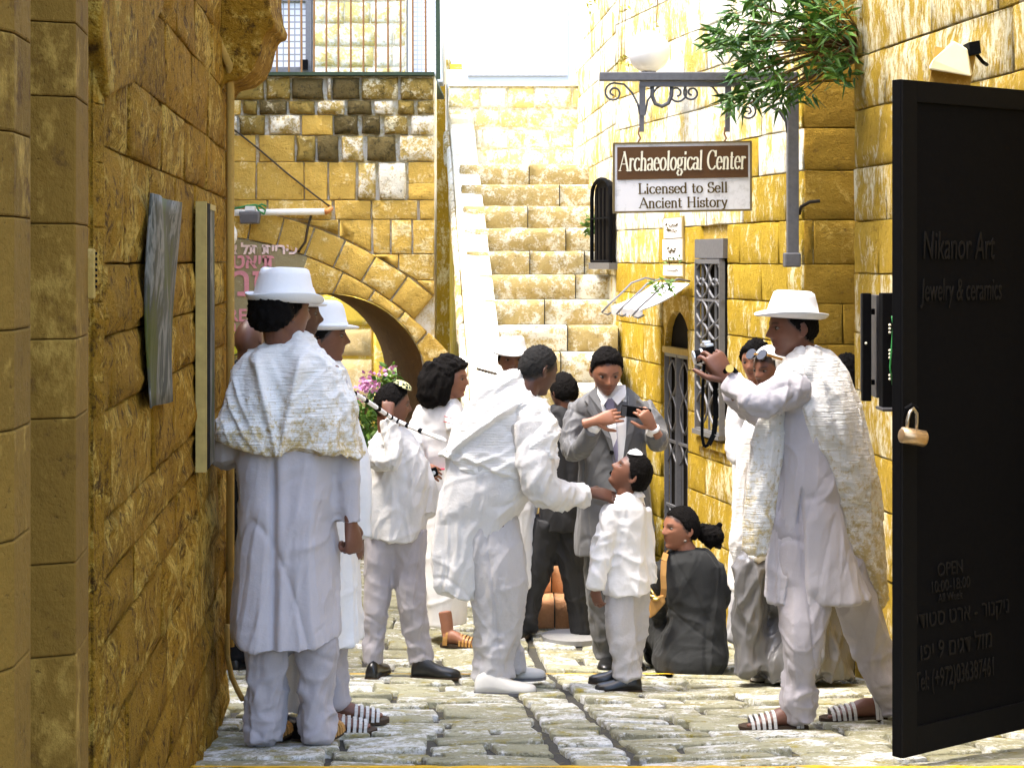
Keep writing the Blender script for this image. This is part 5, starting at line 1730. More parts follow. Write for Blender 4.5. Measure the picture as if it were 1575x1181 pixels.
def add_head(raw, hc, R, H, male=1.0, nose=1.0):
    nu, nv = 72, 52
    P = head_shape(head_dirs(nu, nv), male, nose)
    Wp = (P * H) @ R.T + np.array(hc)
    raw.add(Wp.tolist(), grid_faces(nu, nv))
    for sx in (-1, 1):
        d = head_dirs(18, 14)
        e = np.stack([d[:, 0] * .030, d[:, 1] * .075, d[:, 2] * .135], 1)
        e[:, 1] -= .02 * G(d[:, 2], .6); 
        rim = np.sqrt((e[:, 1] / .075) ** 2 + (e[:, 2] / .135) ** 2)
        e[:, 0] = np.where(e[:, 0] * 1 > 0, e[:, 0] - .028 * G(rim, .55), e[:, 0])
        e[:, 0] *= sx
        an = .35 * sx
        ex, ey = e[:, 0] * math.cos(an) - e[:, 1] * math.sin(an) * -1, e[:, 1]
        ex = e[:, 0] - e[:, 1] * .38 * sx
        q = np.stack([ex + sx * .338, ey - .045, e[:, 2] - .03], 1)
        fc = grid_faces(18, 14)
        if sx < 0: fc = [f[::-1] for f in fc]
        raw.add(((q * H) @ R.T + np.array(hc)).tolist(), fc)

HL_D = [-1, -.6, -.25, 0.05, .25, .45, .75, 1]
HL_Z = [-.30, -.26, -.16, -.02, .08, .20, .29, .31]
def hair_cap(name, hc, R, H, parent, mat, thick=.03, curl=.012, line=0.0, seed=1, extra=None, cs=22, under=None, front=0.0):
    nu, nv = 96, 64
    d = head_dirs(nu, nv); P = head_shape(d, 1, 0)
    hz = np.interp(d[:, 1], HL_D, HL_Z) + line + front * sm((d[:, 1] - .1) / .5) * (1 - .5 * np.abs(d[:, 0]))
    hz = hz + .022 * vnoise(d * 9, seed + 40) + .012 * vnoise(d * 22, seed + 41)
    w = sm((P[:, 2] - hz) / .07)
    nrm = d / np.linalg.norm(d, axis=1)[:, None]
    th = thick * w + (extra(d, P) * w if extra is not None else 0)
    th = th + curl * w * (np.abs(vnoise(P * cs, seed)) * 1.6 + .8 * np.abs(vnoise(P * cs * 2.3, seed + 1)))
    if under is not None: th = th * (1 - sm((P[:, 2] - under + .05) / .08))
    Q = P + nrm * (th - .012)[:, None]
    keep = P[:, 2] > hz - .03
    inner = P * .93
    Fo = grid_faces(nu, nv, keep)
    V = np.concatenate([Q, inner]); n = len(Q)
    Fi = [tuple(a + n for a in f[::-1]) for f in Fo]
    o = mesh(name, ((V * H) @ R.T + np.array(hc)).tolist(), Fo + Fi, mat, parent, True)
    return o

def eyes(hc, R, H, parent, gaze=(0, 1, -.15)):
    for sx in (-1, 1):
        bm = bmesh.new(); bmesh.ops.create_uvsphere(bm, u_segments=14, v_segments=10, radius=.052 * H)
        me = bpy.data.meshes.new('eye'); bm.to_mesh(me); bm.free()
        P = coords(me) * np.array([1.2, .8, .46]); c = np.array([sx * .142, .330, .030]) * H
        setco(me, (P + c) @ R.T + np.array(hc))
        e = link('eye', me, M['eyew'], parent, True)
        bm = bmesh.new(); bmesh.ops.create_uvsphere(bm, u_segments=12, v_segments=8, radius=.036 * H)
        me = bpy.data.meshes.new('iris'); bm.to_mesh(me); bm.free()
        g = np.array(gaze, float); g /= np.linalg.norm(g)
        P = coords(me) * np.array([1, .5, .85]); c2 = c + np.array([g[0] * .035, .026, g[2] * .02]) * H
        setco(me, (P + c2) @ R.T + np.array(hc))
        link('iris', me, M['iris'], e, True)

def hat(hc, R, H, parent, cw=.40, cd=.47, base=.16, ch=.44, brim=.115, curl=.05, taper=.86, pinch=.05, tilt=0.0, mat=None, flat=False):
    """felt hat: crown with a crease, ribbon and curled brim (units of head height)"""
    n = 56
    prof = [(.02, ch - .07), (.35, ch - .06), (.62, ch - .02), (.80, ch), (.92, ch - .03), (.985, ch - .12)]
    prof = [(r * taper, z) for r, z in prof]
    prof += [(taper + (1 - taper) * t, ch - .12 - (ch - .12) * t) for t in (.33, .66, .96)]
    ct, st = math.cos(tilt), math.sin(tilt)
    def put(r, z, an, dr=0.0):
        x = math.sin(an) * (cw * r + dr); y = math.cos(an) * (cd * r + dr)
        if z > ch * .5: z = z - pinch * math.exp(-(x / .12) ** 2) * (.4 + .6 * (r < .8)) * 1.0
        y2 = y * ct - z * st; z2 = y * st + z * ct
        return (x, y2, z2 + base)
    root_v = [put(r, z, 2 * math.pi * j / n) for r, z in prof for j in range(n)]
    m = len(prof)
    def emit(nm, V, mcount, mat_, par, closed=False):
        V = np.array(V)
        Fc = [(i*n+j, (i+1)*n+j, (i+1)*n+(j+1) % n, i*n+(j+1) % n) for i in range(mcount-1) for j in range(n)]
        if closed: Fc += [((mcount-1)*n+j, j, (j+1) % n, (mcount-1)*n+(j+1) % n) for j in range(n)]
        else: Fc += [tuple(range(n))]
        return mesh(nm, ((V * H) @ R.T + np.array(hc)).tolist(), Fc, mat_, par, True)
    h = emit('hat', root_v, m, mat or M['hatw'], parent)
    bp = [(1.0, .012), (1.02, .004)]
    V = []
    secs = [(0, .014), (.25, .004), (.6, .0), (.88, .012), (1.0, .03), (.99, .016), (.88, -.002), (.6, -.014), (.25, -.012), (0, -.02)]
    for t, z in secs:
        for j in range(n):
            an = 2 * math.pi * j / n
            up = curl * t * t * (abs(math.sin(an)) ** 1.5 * 1.2 + .55 * (math.cos(an) < 0) * math.cos(an) ** 2 - .35 * (math.cos(an) > 0) * math.cos(an) ** 2)
            V.append(put(1.0, z + up, an, brim * t * (1.0 + .15 * math.cos(an))))
    emit('brim', V, len(secs), mat or M['hatw'], h, True)
    V = []
    for (dr, z) in ((.010, .03), (.012, .10), (.004, .105), (.002, .025)):
        for j in range(n):
            tt = 1 - (1 - taper) * z / max(ch - .12, .01)
            V.append(put(tt, z, 2 * math.pi * j / n, dr))
    emit('ribbon', V, 4, M['hatw'], h, True)
    return h

# ---- hands: wrist, finger direction, back-of-hand normal
def hand_raw(wr, fd, bn, size=1.0, curl=(.3, .35, .3), spread=.10, thumb=1, tcurl=.3, lens=(.074, .082, .076, .060)):
    fd = Vector(fd).normalized(); bn = Vector(bn); bn = (bn - fd * bn.dot(fd)).normalized(); x = fd.cross(bn) * thumb
    wr = Vector(wr); S_ = size
    def L(a, b, c): return wr + (x * a + fd * b + bn * c) * S_
    raw = Raw()
    tube(raw, [L(0, -.07, 0), L(0, -.02, 0), L(0, .02, 0), L(.002, .055, .002), L(.002, .088, .0), L(.001, .10, -.002)],
         [(.027*S_, .022*S_), (.025*S_, .019*S_), (.031*S_, .018*S_), (.040*S_, .016*S_), (.041*S_, .013*S_), (.034*S_, .009*S_)], ref=x, n=18, k=3)
    cs = list(curl)
    for i, (ox, ln) in enumerate(zip((.031, .0105, -.0105, -.030), lens)):
        base = L(ox, .086 - abs(ox - .01) * .25, 0)
        an = 0; p = base; pts = [L(ox * .7, .05, 0), p]; rr = [.0085, .0088]
        sp = spread * (1.5 - i) * .5
        for kx, (fr_, r) in enumerate(((.46, .0085), (.30, .0078), (.24, .0062))):
            an += cs[kx] * (1 + .08 * i)
            dirv = (fd * math.cos(an) - bn * math.sin(an)) + x * sp * math.cos(an)
            p = p + dirv.normalized() * ln * fr_ * S_
            pts.append(p); rr.append(r)
        tube(raw, pts, [r * S_ for r in rr], ref=x, n=10, k=2)
    t0 = L(.026, .018, -.004); d1 = (x * .75 + fd * .62 - bn * .25).normalized(); d2 = (x * (.55 - tcurl) + fd * .75 - bn * (.2 + tcurl)).normalized()
    p1 = t0 + d1 * .042 * S_; p2 = p1 + d2 * .034 * S_; p3 = p2 + d2 * .024 * S_
    tube(raw, [L(.012, .0, 0), t0, p1, p2, p3], [.012*S_, .0135*S_, .0105*S_, .0095*S_, .0065*S_], ref=x, n=10, k=2)
    return raw

def shoe(heel, d, L=.27, w=.095, h=.085, mat=None, parent=None, sole=None, toe=.035):
    heel = Vector(heel); d = Vector((d[0], d[1], 0)).normalized(); s = Vector((d.y, -d.x, 0))
    secs = [(0.0, .30, .55), (.04, .36, .80), (.15, .37, 1.0), (.32, .37, .98), (.46, .42, .74), (.62, .49, .56), (.80, .50, .47), (.92, .40, .40), (.98, .24, .30), (1.0, .10, .2)]
    raw = Raw(); V = []; n = 14
    for t, hw, ht in secs:
        c = heel + d * L * t
        for j in range(n):
            a = math.pi * j / (n - 1)
            V.append(c + s * math.cos(a) * hw * w * (1.0 if math.sin(a) < .4 else 1.0) + Vector((0, 0, .012 + max(0, math.sin(a)) ** .75 * ht * h)))
    m = len(secs)
    Fc = [(i*n+j, i*n+j+1, (i+1)*n+j+1, (i+1)*n+j) for i in range(m-1) for j in range(n-1)]
    Fc += [(i*n+n-1, i*n, (i+1)*n, (i+1)*n+n-1) for i in range(m-1)] + [tuple(range(n))[::-1], tuple((m-1)*n+j for j in range(n))]
    o = mesh('shoe', V, Fc, mat, parent, True)
    bm = bmesh.new(); bm.from_mesh(o.data); bmesh.ops.recalc_face_normals(bm, faces=bm.faces); bm.to_mesh(o.data); bm.free()
    o.data.polygons.foreach_set('use_smooth', [True] * len(o.data.polygons))
    mb = MB(); pts = []
    for t, hw, ht in secs: pts.append((t, hw * 1.06))
    poly = [(t, a) for t, a in pts] + [(t, -a) for t, a in pts[::-1]]
    mb.prism(poly, lambda a, b, z: heel + d * L * (a * 1.02 - .01) + s * b * w + Vector((0, 0, z)), .0, .016)
    mb.build('sole', sole or M['sole'], o)
    return o

def sandal(heel, d, L=.27, w=.10, parent=None, mat=None):
    heel = Vector(heel); d = Vector((d[0], d[1], 0)).normalized(); s = Vector((d.y, -d.x, 0))
    pts = [(0, .30), (.1, .36), (.35, .34), (.6, .46), (.8, .50), (.93, .40), (1.02, .16)]
    poly = [(t, a) for t, a in pts] + [(t, -a) for t, a in pts[::-1]]
    mb = MB(); mb.prism(poly, lambda a, b, z: heel + d * L * a + s * b * w + Vector((0, 0, z)), 0, .018)
    o = mb.build('sandal', M['sole'], parent)
    for t, hw, ht in ((.50, .43, .062), (.585, .46, .057), (.67, .49, .051), (.755, .49, .046), (.83, .47, .040), (.16, .38, .085), (.10, .36, .07)):
        arc = []
        for j in range(11):
            a = math.pi * j / 10
            arc.append(heel + d * L * (t + .02 * math.sin(a)) + s * math.cos(a) * hw * w * 1.04 + Vector((0, 0, .012 + max(0, math.sin(a)) ** .7 * ht)))
        m2 = MB()
        for p, q in zip(arc[:-1], arc[1:]): m2.bar(p, q, .006, .013, d)
        m2.build('strap', mat or M['shoew'], o)
    return o

def foot_raw(raw, heel, d, L=.25, w=.09):
    heel = Vector(heel); d = Vector((d[0], d[1], 0)).normalized()
    z = Vector((0, 0, 1))
    tube(raw, [heel + d * .02 + z * .05, heel + d * L * .35 + z * .055, heel + d * L * .62 + z * .04, heel + d * L * .82 + z * .030], [(.030, .038), (.032, .040), (.040, .026), (.040, .018)], ref=(-d.y, d.x, 0), n=14, k=3)
    s = Vector((-d.y, d.x, 0))
    for i, (o, l, r) in enumerate(((.028, .20, .012), (.011, .20, .009), (-.004, .19, .0085), (-.018, .175, .008), (-.03, .155, .0075))):
        tube(raw, [heel + d * L * .70 + s * o * .9 + z * .028, heel + d * L * .92 * (l / .2) + s * o + z * .024, heel + d * L * (l / .2) + s * o + z * .020], [r * 1.1, r, r * .75], n=8, k=2)

class Person:
    def __init__(s, label, Y, gz=None, group=None):
        s.Y = Y; s.gz = ground_z(Y) if gz is None else gz
        s.label = label
        s.body = Raw(); s.hands = []; s.fade = 1.0; s.hl = (0.0, 0.0)
        s.root = None
    def base(s, px):
        s.root = empty('person', (W(px, 0, s.Y).x, s.Y, s.gz), label=s.label, cat='person', group='people gathered in the stone lane')
        return s
    def P(s, px, py, dy=0.0): return W(px, py, s.Y + dy)
    def head(s, px, py, f, H=.230, dy=0.0, roll=0.0, male=1.0, nose=1.0, brows=True, stubble=0.0, neck_to=None, look=(0, 1, -.15), eye=True):
        s.hc = s.P(px, py, dy); s.R = frame_of(f, roll); s.H = H
        add_head(s.body, s.hc, s.R, H, male, nose)
        hc = np.array(s.hc)
        a = Vector(hc + s.R @ (np.array([0, -.10, -.12]) * H)); b = Vector(hc + s.R @ (np.array([0, -.10, -.36]) * H))
        nt = neck_to or (b + Vector((0, 0, -.12)))
        nt = Vector(nt)
        tube(s.body, [a, b, nt], [.052 * H / .23, .053 * H / .23, .068 * H / .23], n=16, k=4)
        s.neck = nt; s.brows = brows; s.stub = stubble
        if eye: eyes(s.hc, s.R, H, s.root, look)
        return s
    def limb(s, pts, rad): tube(s.body, pts, rad, ref=(0, 1, 0), n=12, k=3); return s
    def skeleton(s, sh, el, wr, hip, knee, ank, k=1.0):
        """hidden body under the clothes, joined to neck, hands and feet"""
        mid = (Vector(hip[0]) + Vector(hip[1])) / 2; ch = (Vector(sh[0]) + Vector(sh[1])) / 2
        tube(s.body, [s.neck, ch.lerp(mid, .12), ch.lerp(mid, .45), ch.lerp(mid, .8), mid], [(.05*k, .05*k), (.10*k, .06*k), (.10*k, .07*k), (.09*k, .07*k), (.10*k, .07*k)], n=16, k=3)
        for i in (0, 1):
            s.limb([ch.lerp(Vector(sh[i]), .5), sh[i], el[i], wr[i]], [.045*k, .042*k, .034*k, .024*k])
            s.limb([mid, hip[i], knee[i], ank[i]], [.06*k, .065*k, .045*k, .032*k])
        return s
    def hand(s, wr, fd, bn, **kw):
        s.hands.append(hand_raw(wr, fd, bn, **kw)); return s
    def finish(s, skin, voxel=.0055, hv=.0036):
        me = remeshed(s.body, voxel, 1)
        for h in s.hands:
            hm = remeshed(h, hv, 1)
            bm = bmesh.new(); bm.from_mesh(me); bm.from_mesh(hm); bm.to_mesh(me); bm.free(); bpy.data.meshes.remove(hm)
        P = coords(me)
        q = ((P - np.array(s.hc)) @ s.R) / s.H
        hd = (np.abs(q[:, 0]) < .42) & (np.abs(q[:, 1]) < .62) & (np.abs(q[:, 2]) < .56)
        ax = np.abs(q[:, 0]); fr = sm((q[:, 1] - .12) / .12)
        arch = .105 + .02 * G(ax - .14, .08)
        brow = G(q[:, 2] - arch, .020) * sm((ax - .05) / .03) * sm((.235 - ax) / .04) * fr * (1.0 if s.brows else 0)
        lips = np.clip(G(q[:, 2] + .208, .028) + G(q[:, 2] + .262, .030), 0, 1) * G(q[:, 0], .115) * fr
        lid = G(np.abs(q[:, 2] - .055), .014) * G(ax - .142, .07) * fr * .8
        slit = G(q[:, 2] + .234, .008) * G(q[:, 0], .11) * fr * .7
        nos = G(q[:, 2] + .150, .014) * G(ax - .045, .022) * fr * .7
        stub = s.stub * fr * sm((-.13 - q[:, 2]) / .06) * (1 - .8 * lips) * sm((.33 - np.abs(q[:, 0])) / .05)
        dn = q[:, 1] / (np.linalg.norm(q / np.array([.325, .425, .5]), axis=1) * .425 + 1e-6)
        hz = np.interp(dn, HL_D, HL_Z) + s.hl[0] + s.hl[1] * sm((dn - .1) / .5)
        fade = sm((q[:, 2] - hz + .075 + .03 * vnoise(P * 60, 3)) / .08) * s.fade * (np.abs(q[:, 0]) < .335)
        C = np.zeros((len(P), 4)); C[:, 3] = 1
        C[:, 0] = np.where(hd, np.clip(brow * .85 + lid + slit + nos + stub * .55 + fade * .9, 0, 1), 0); C[:, 1] = np.where(hd, lips, 0)
        at = me.color_attributes.new('paint', 'FLOAT_COLOR', 'POINT'); at.data.foreach_set('color', C.reshape(-1).astype(np.float32))
        me.name = 'body'
        return link('body', me, SK[skin], s.root, True)
# ------------------------------------------------------------------ the cast
Z3 = (0, 0, 1); X3 = (1, 0, 0); Y3 = (0, 1, 0)
def leg_folds(p_low, seed=0, a=1.0):
    z = p_low
    return [((0, 0, 1), .12, .010 * a, 5, above(z + .25, .2)), ((1, .3, .35), .075, .013 * a, 2.2, below(z + .24, .14)), ((.6, 1, -.3), .05, .006 * a, 2.0, below(z + .3, .2)), ((.2, .2, 1), .05, .003 * a, 3.0)]

def left_man():
    p = Person('man in white hat seen from behind, gauze shawl over long pale tunic, left foreground', 6.81).base(445)
    P = p.P
    p.head(436, 479, (.74, .66, -.02), .240, neck_to=P(440, 535, .03), eye=True)
    sh = (P(375, 575), P(512, 575)); el = (P(345, 690, .02), P(528, 690)); wr = (P(372, 705, .26), P(540, 800, -.02))
    hip = (P(412, 800), P(482, 800)); kn = (P(410, 960), P(484, 960)); an = (P(408, 1125, .02), P(487, 1125, .02))
    p.skeleton(sh, el, wr, hip, kn, an)
    p.hand(P(540, 806, -.02), (.10, .05, -1), (.75, -.6, 0), curl=(1.0, 1.15, .7), thumb=-1, size=1.08, tcurl=.55)
    hl = [Vector((P(395, 0, -.06).x, p.Y - .02, p.gz)), Vector((P(478, 0, -.06).x, p.Y - .02, p.gz))]
    for h in hl: foot_raw(p.body, h, (.25, 1))
    p.finish('brown')
    for h in hl: sandal(h, (.25, 1), parent=p.root, mat=M['tan'])
    hair_cap('hair', p.hc, p.R, p.H, p.root, HAIR, thick=.012, curl=.035, seed=3, line=-.02, under=.20, extra=lambda d, P_: .13 * sm((-d[:, 1] - .05) / .35), cs=16)
    hat(p.hc, p.R, p.H, p.root, cw=.465, cd=.505, base=.155, ch=.53, brim=.125, curl=.10, tilt=-.03, taper=.83)
    # trousers
    r = Raw(); d = p.Y
    tube(r, [P(415, 910), P(412, 985), P(411, 1050, .0), P(408, 1105, .02), P(407, 1142, .0)], [.085, (.090, .10), (.080, .09), (.083, .095), (.074, .09)], n=24)
    tube(r, [P(482, 910), P(487, 985), P(487, 1050, .0), P(486, 1105, .02), P(489, 1142, .0)], [.08, (.083, .10), (.074, .09), (.076, .095), (.066, .09)], n=24)
    garment('trousers', r, CL['trouser'], p.root, .008, 2, leg_folds(P(0, 1140).z, a=1.15), seed=11)
    # tunic with sleeves
    r = Raw()
    rows(r, p.Y, [(600, 375, 520, .12), (690, 364, 522, .145), (760, 366, 519, .15), (850, 362, 519, .16), (930, 356, 522, .17), (975, 353, 524, .178), (993, 356, 524, .178)])
    tube(r, [P(385, 600), P(350, 682, .02), P(345, 697, .08), P(372, 705, .24)], [.075, .062, .058, .050], ref=Y3)
    tube(r, [P(505, 590), P(530, 690, -.01), P(534, 750, -.02), P(539, 806, -.02)], [.078, .058, .050, .042], ref=Y3)
    z0 = P(0, 993).z; cxl = P(430, 0).x
    def hem(Pn):
        k = below(z0 + .10, .14)(Pn)
        x = (Pn[:, 0] - cxl)
        Pn[:, 2] += k * (.012 + .03 * (x / .2) ** 2 - .012)
        # centre back pleat
        c = (Pn[:, 1] < p.Y) * below(P(0, 700).z, .1)(Pn)
        u = Pn[:, 0] - P(428, 0).x
        Pn[:, 1] += c * (.022 * np.exp(-(u / .010) ** 2) - .010 * np.exp(-((u - .03) / .02) ** 2))
        return Pn
    garment('tunic', r, CL['tunic'], p.root, .008, 2, [((0, 0, 1), .16, .014, 7, below(P(0, 720).z, .2)), ((.12, 0, 1), .07, .006, 6), ((1, 0, .4), .06, .010, 2.5, near(P(345, 695, .02), .14)), ((1, 0, .25), .07, .007, 2.5, near(P(535, 770), .12))], seed=5, post=hem)
    # shawl
    r = Raw()
    rows(r, p.Y, [(507, 422, 470, .050, .03), (516, 410, 478, .075, .02), (530, 396, 491, .10, .0), (546, 376, 511, .125), (562, 361, 526, .142), (585, 350, 536, .155), (615, 342, 545, .165), (645, 335, 553, .172), (672, 328, 560, .178), (692, 329, 564, .178)], n=56)
    zt = P(0, 692).z; xm = P(445, 0).x
    def hem2(Pn):
        k = below(P(0, 655).z, .12)(Pn)
        x = (Pn[:, 0] - xm) / .28
        Pn[:, 2] += k * (.055 * np.clip(-x, 0, 1) ** 2 - .008 * np.clip(1 - np.abs(x), 0, 1) + .02 * np.sin(x * 4 + .6) * (x > 0))
        # V-shaped hanging panel down the back
        c = (Pn[:, 1] < p.Y + .05)
        t = np.clip((P(0, 530).z - Pn[:, 2]) / (P(0, 690).z - P(0, 530).z) * -1, -1, 1)
        v = np.clip((P(0, 535).z - Pn[:, 2]) / (P(0, 535).z - P(0, 690).z), 0, 1)
        for (xa, xb, am) in ((395, 437, .020), (472, 440, .024)):
            xc = P(xa, 0).x + (P(xb, 0).x - P(xa, 0).x) * v
            Pn[:, 1] -= c * am * np.exp(-((Pn[:, 0] - xc) / .016) ** 2) * sm(v / .15)
        inner = c * np.exp(-((Pn[:, 0] - (P(433, 0).x + (P(438, 0).x - P(433, 0).x) * v)) / (.055 * (1.05 - v))) ** 2)
        Pn[:, 1] += inner * .016
        return Pn
    wR = lambda Pn: sm((Pn[:, 0] - P(435, 0).x) / .08); wL = lambda Pn: 1 - sm((Pn[:, 0] - P(430, 0).x) / .08)
    garment('shawl', r, CL['gauzeL'], p.root, .007, 2, [((.72, -.1, .65), .11, .018, 10, wR), ((.70, -.1, .72), .045, .008, 12, wR), ((-.55, 0, .9), .11, .016, 10, wL), ((-.5, 0, .9), .045, .008, 12, wL), ((.7, 0, .7), .02, .003, 14, wR)], seed=9, post=hem2)
left_man()

def hidden_men():
    p = Person('man in white hat in profile just beyond the left foreground man, long white robe', 7.35).base(495)
    P = p.P
    p.head(495, 518, (.99, .12, -.02), .226, neck_to=P(488, 575))
    sh = (P(455, 600), P(520, 600)); el = (P(450, 700), P(540, 710)); wr = (P(460, 800, .05), P(548, 815, .02))
    p.skeleton(sh, el, wr, (P(470, 800), P(515, 800)), (P(470, 950), P(515, 950)), (P(475, 1085), P(512, 1085)))
    p.hand(P(551, 822, .02), (0, .1, -1), (1, -.3, 0), curl=(.5, .6, .4), thumb=-1)
    hl = [Vector((P(478, 0).x, p.Y - .1, p.gz)), Vector((P(492, 0).x, p.Y + .07, p.gz))]
    for h in hl: foot_raw(p.body, h, (1, .15))
    p.finish('brown')
    for h in hl: sandal(h, (1, .15), parent=p.root, L=.27)
    hair_cap('hair', p.hc, p.R, p.H, p.root, HAIR, thick=.03, curl=.03, seed=4, under=.18)
    hat(p.hc, p.R, p.H, p.root, cw=.40, cd=.47, base=.15, ch=.50, brim=.17, curl=.04, tilt=.03)
    r = Raw(); rows(r, p.Y, [(552, 472, 512, .06), (570, 450, 532, .10), (610, 442, 545, .13), (700, 445, 552, .14), (800, 442, 552, .15), (900, 438, 555, .16), (985, 430, 560, .18)])
    tube(r, [P(515, 600), P(545, 700), P(553, 770), P(556, 826)], [.07, .055, .05, .045], ref=Y3)
    garment('robe', r, CL['white'], p.root, .011, 2, [((0, 0, 1), .13, .012, 6), ((0, 0, 1), .06, .006, 5)], seed=21)
    r = Raw()
    for x in (470, 505): tube(r, [P(x, 940), P(x, 1020), P(x + 4, 1085)], [.085, .08, .075])
    garment('trousers', r, CL['trouser'], p.root, .011, 2, leg_folds(P(0, 1090).z), seed=22)
    # second hidden man, between the two
    p = Person('man mostly hidden behind the left foreground man, only profile and hat brim showing', 7.08).base(452)
    P = p.P
    p.head(452, 484, (.98, .2, -.03), .230, neck_to=P(445, 545))
    p.skeleton((P(410, 580), P(480, 580)), (P(405, 690), P(490, 690)), (P(430, 760, .1), P(480, 770, .1)), (P(430, 800), P(470, 800)), (P(430, 960), P(470, 960)), (P(430, 1095), P(468, 1095)))
    p.finish('dark', .008)
    hair_cap('hair', p.hc, p.R, p.H, p.root, HAIR, thick=.03, curl=.02, seed=5, under=.18)
    hat(p.hc, p.R, p.H, p.root, cw=.36, cd=.42, base=.16, ch=.36, brim=.12, curl=.03, tilt=.02)
    r = Raw(); rows(r, p.Y, [(525, 430, 468, .06), (545, 412, 486, .09), (590, 395, 498, .12), (700, 392, 500, .13), (850, 390, 500, .14), (960, 388, 502, .15)])
    tube(r, [P(430, 930), P(430, 1020), P(430, 1095)], [.08, .07, .07]); tube(r, [P(468, 930), P(468, 1020), P(466, 1095)], [.08, .07, .07])
    garment('robe', r, CL['white'], p.root, .013, 2, [((0, 0, 1), .12, .010, 6)], seed=24)
    for x in (425, 462): shoe(Vector((P(x, 0).x, p.Y - .08, p.gz)), (.4, 1), parent=p.root, mat=M['shoeb'])
    # bald man in black
    p = Person('bald man in black suit half hidden between left wall corner and the shawled man', 9.85).base(385)
    P = p.P
    p.head(384, 524, (.35, .93, -.05), .235, neck_to=P(384, 568), eye=False); p.fade = 0
    p.skeleton((P(355, 590), P(420, 590)), (P(350, 690), P(428, 690)), (P(352, 780), P(425, 780)), (P(372, 780), P(402, 780)), (P(370, 900), P(402, 900)), (P(366, 1010), P(402, 1010)))
    p.finish('dark', .008)
    r = Raw(); rows(r, p.Y, [(553, 366, 405, .06), (566, 350, 422, .09), (590, 340, 432, .12), (700, 340, 430, .13), (800, 344, 428, .13)])
    tube(r, [P(350, 590), P(346, 690), P(350, 790)], [.075, .06, .05], ref=Y3); tube(r, [P(425, 590), P(432, 690), P(428, 790)], [.075, .06, .05], ref=Y3)
    garment('jacket', r, CL['black'], p.root, .013, 2, [((0, 0, 1), .12, .008, 4)], seed=25)
    r = Raw(); tube(r, [P(384, 546), P(384, 556)], [.066, .072], n=16); garment('collar', r, CL['white'], p.root, .009, 1)
    r = Raw(); tube(r, [P(370, 790), P(366, 900), P(364, 1018)], [.10, .085, .08]); tube(r, [P(404, 790), P(404, 900), P(404, 1018)], [.10, .085, .08])
    garment('trousers', r, CL['black'], p.root, .013, 2, leg_folds(P(0, 1020).z), seed=26)
    for x in (360, 400): shoe(Vector((P(x, 0).x, p.Y - .08, p.gz)), (.3, 1), parent=p.root, mat=M['shoeb'])
hidden_men()

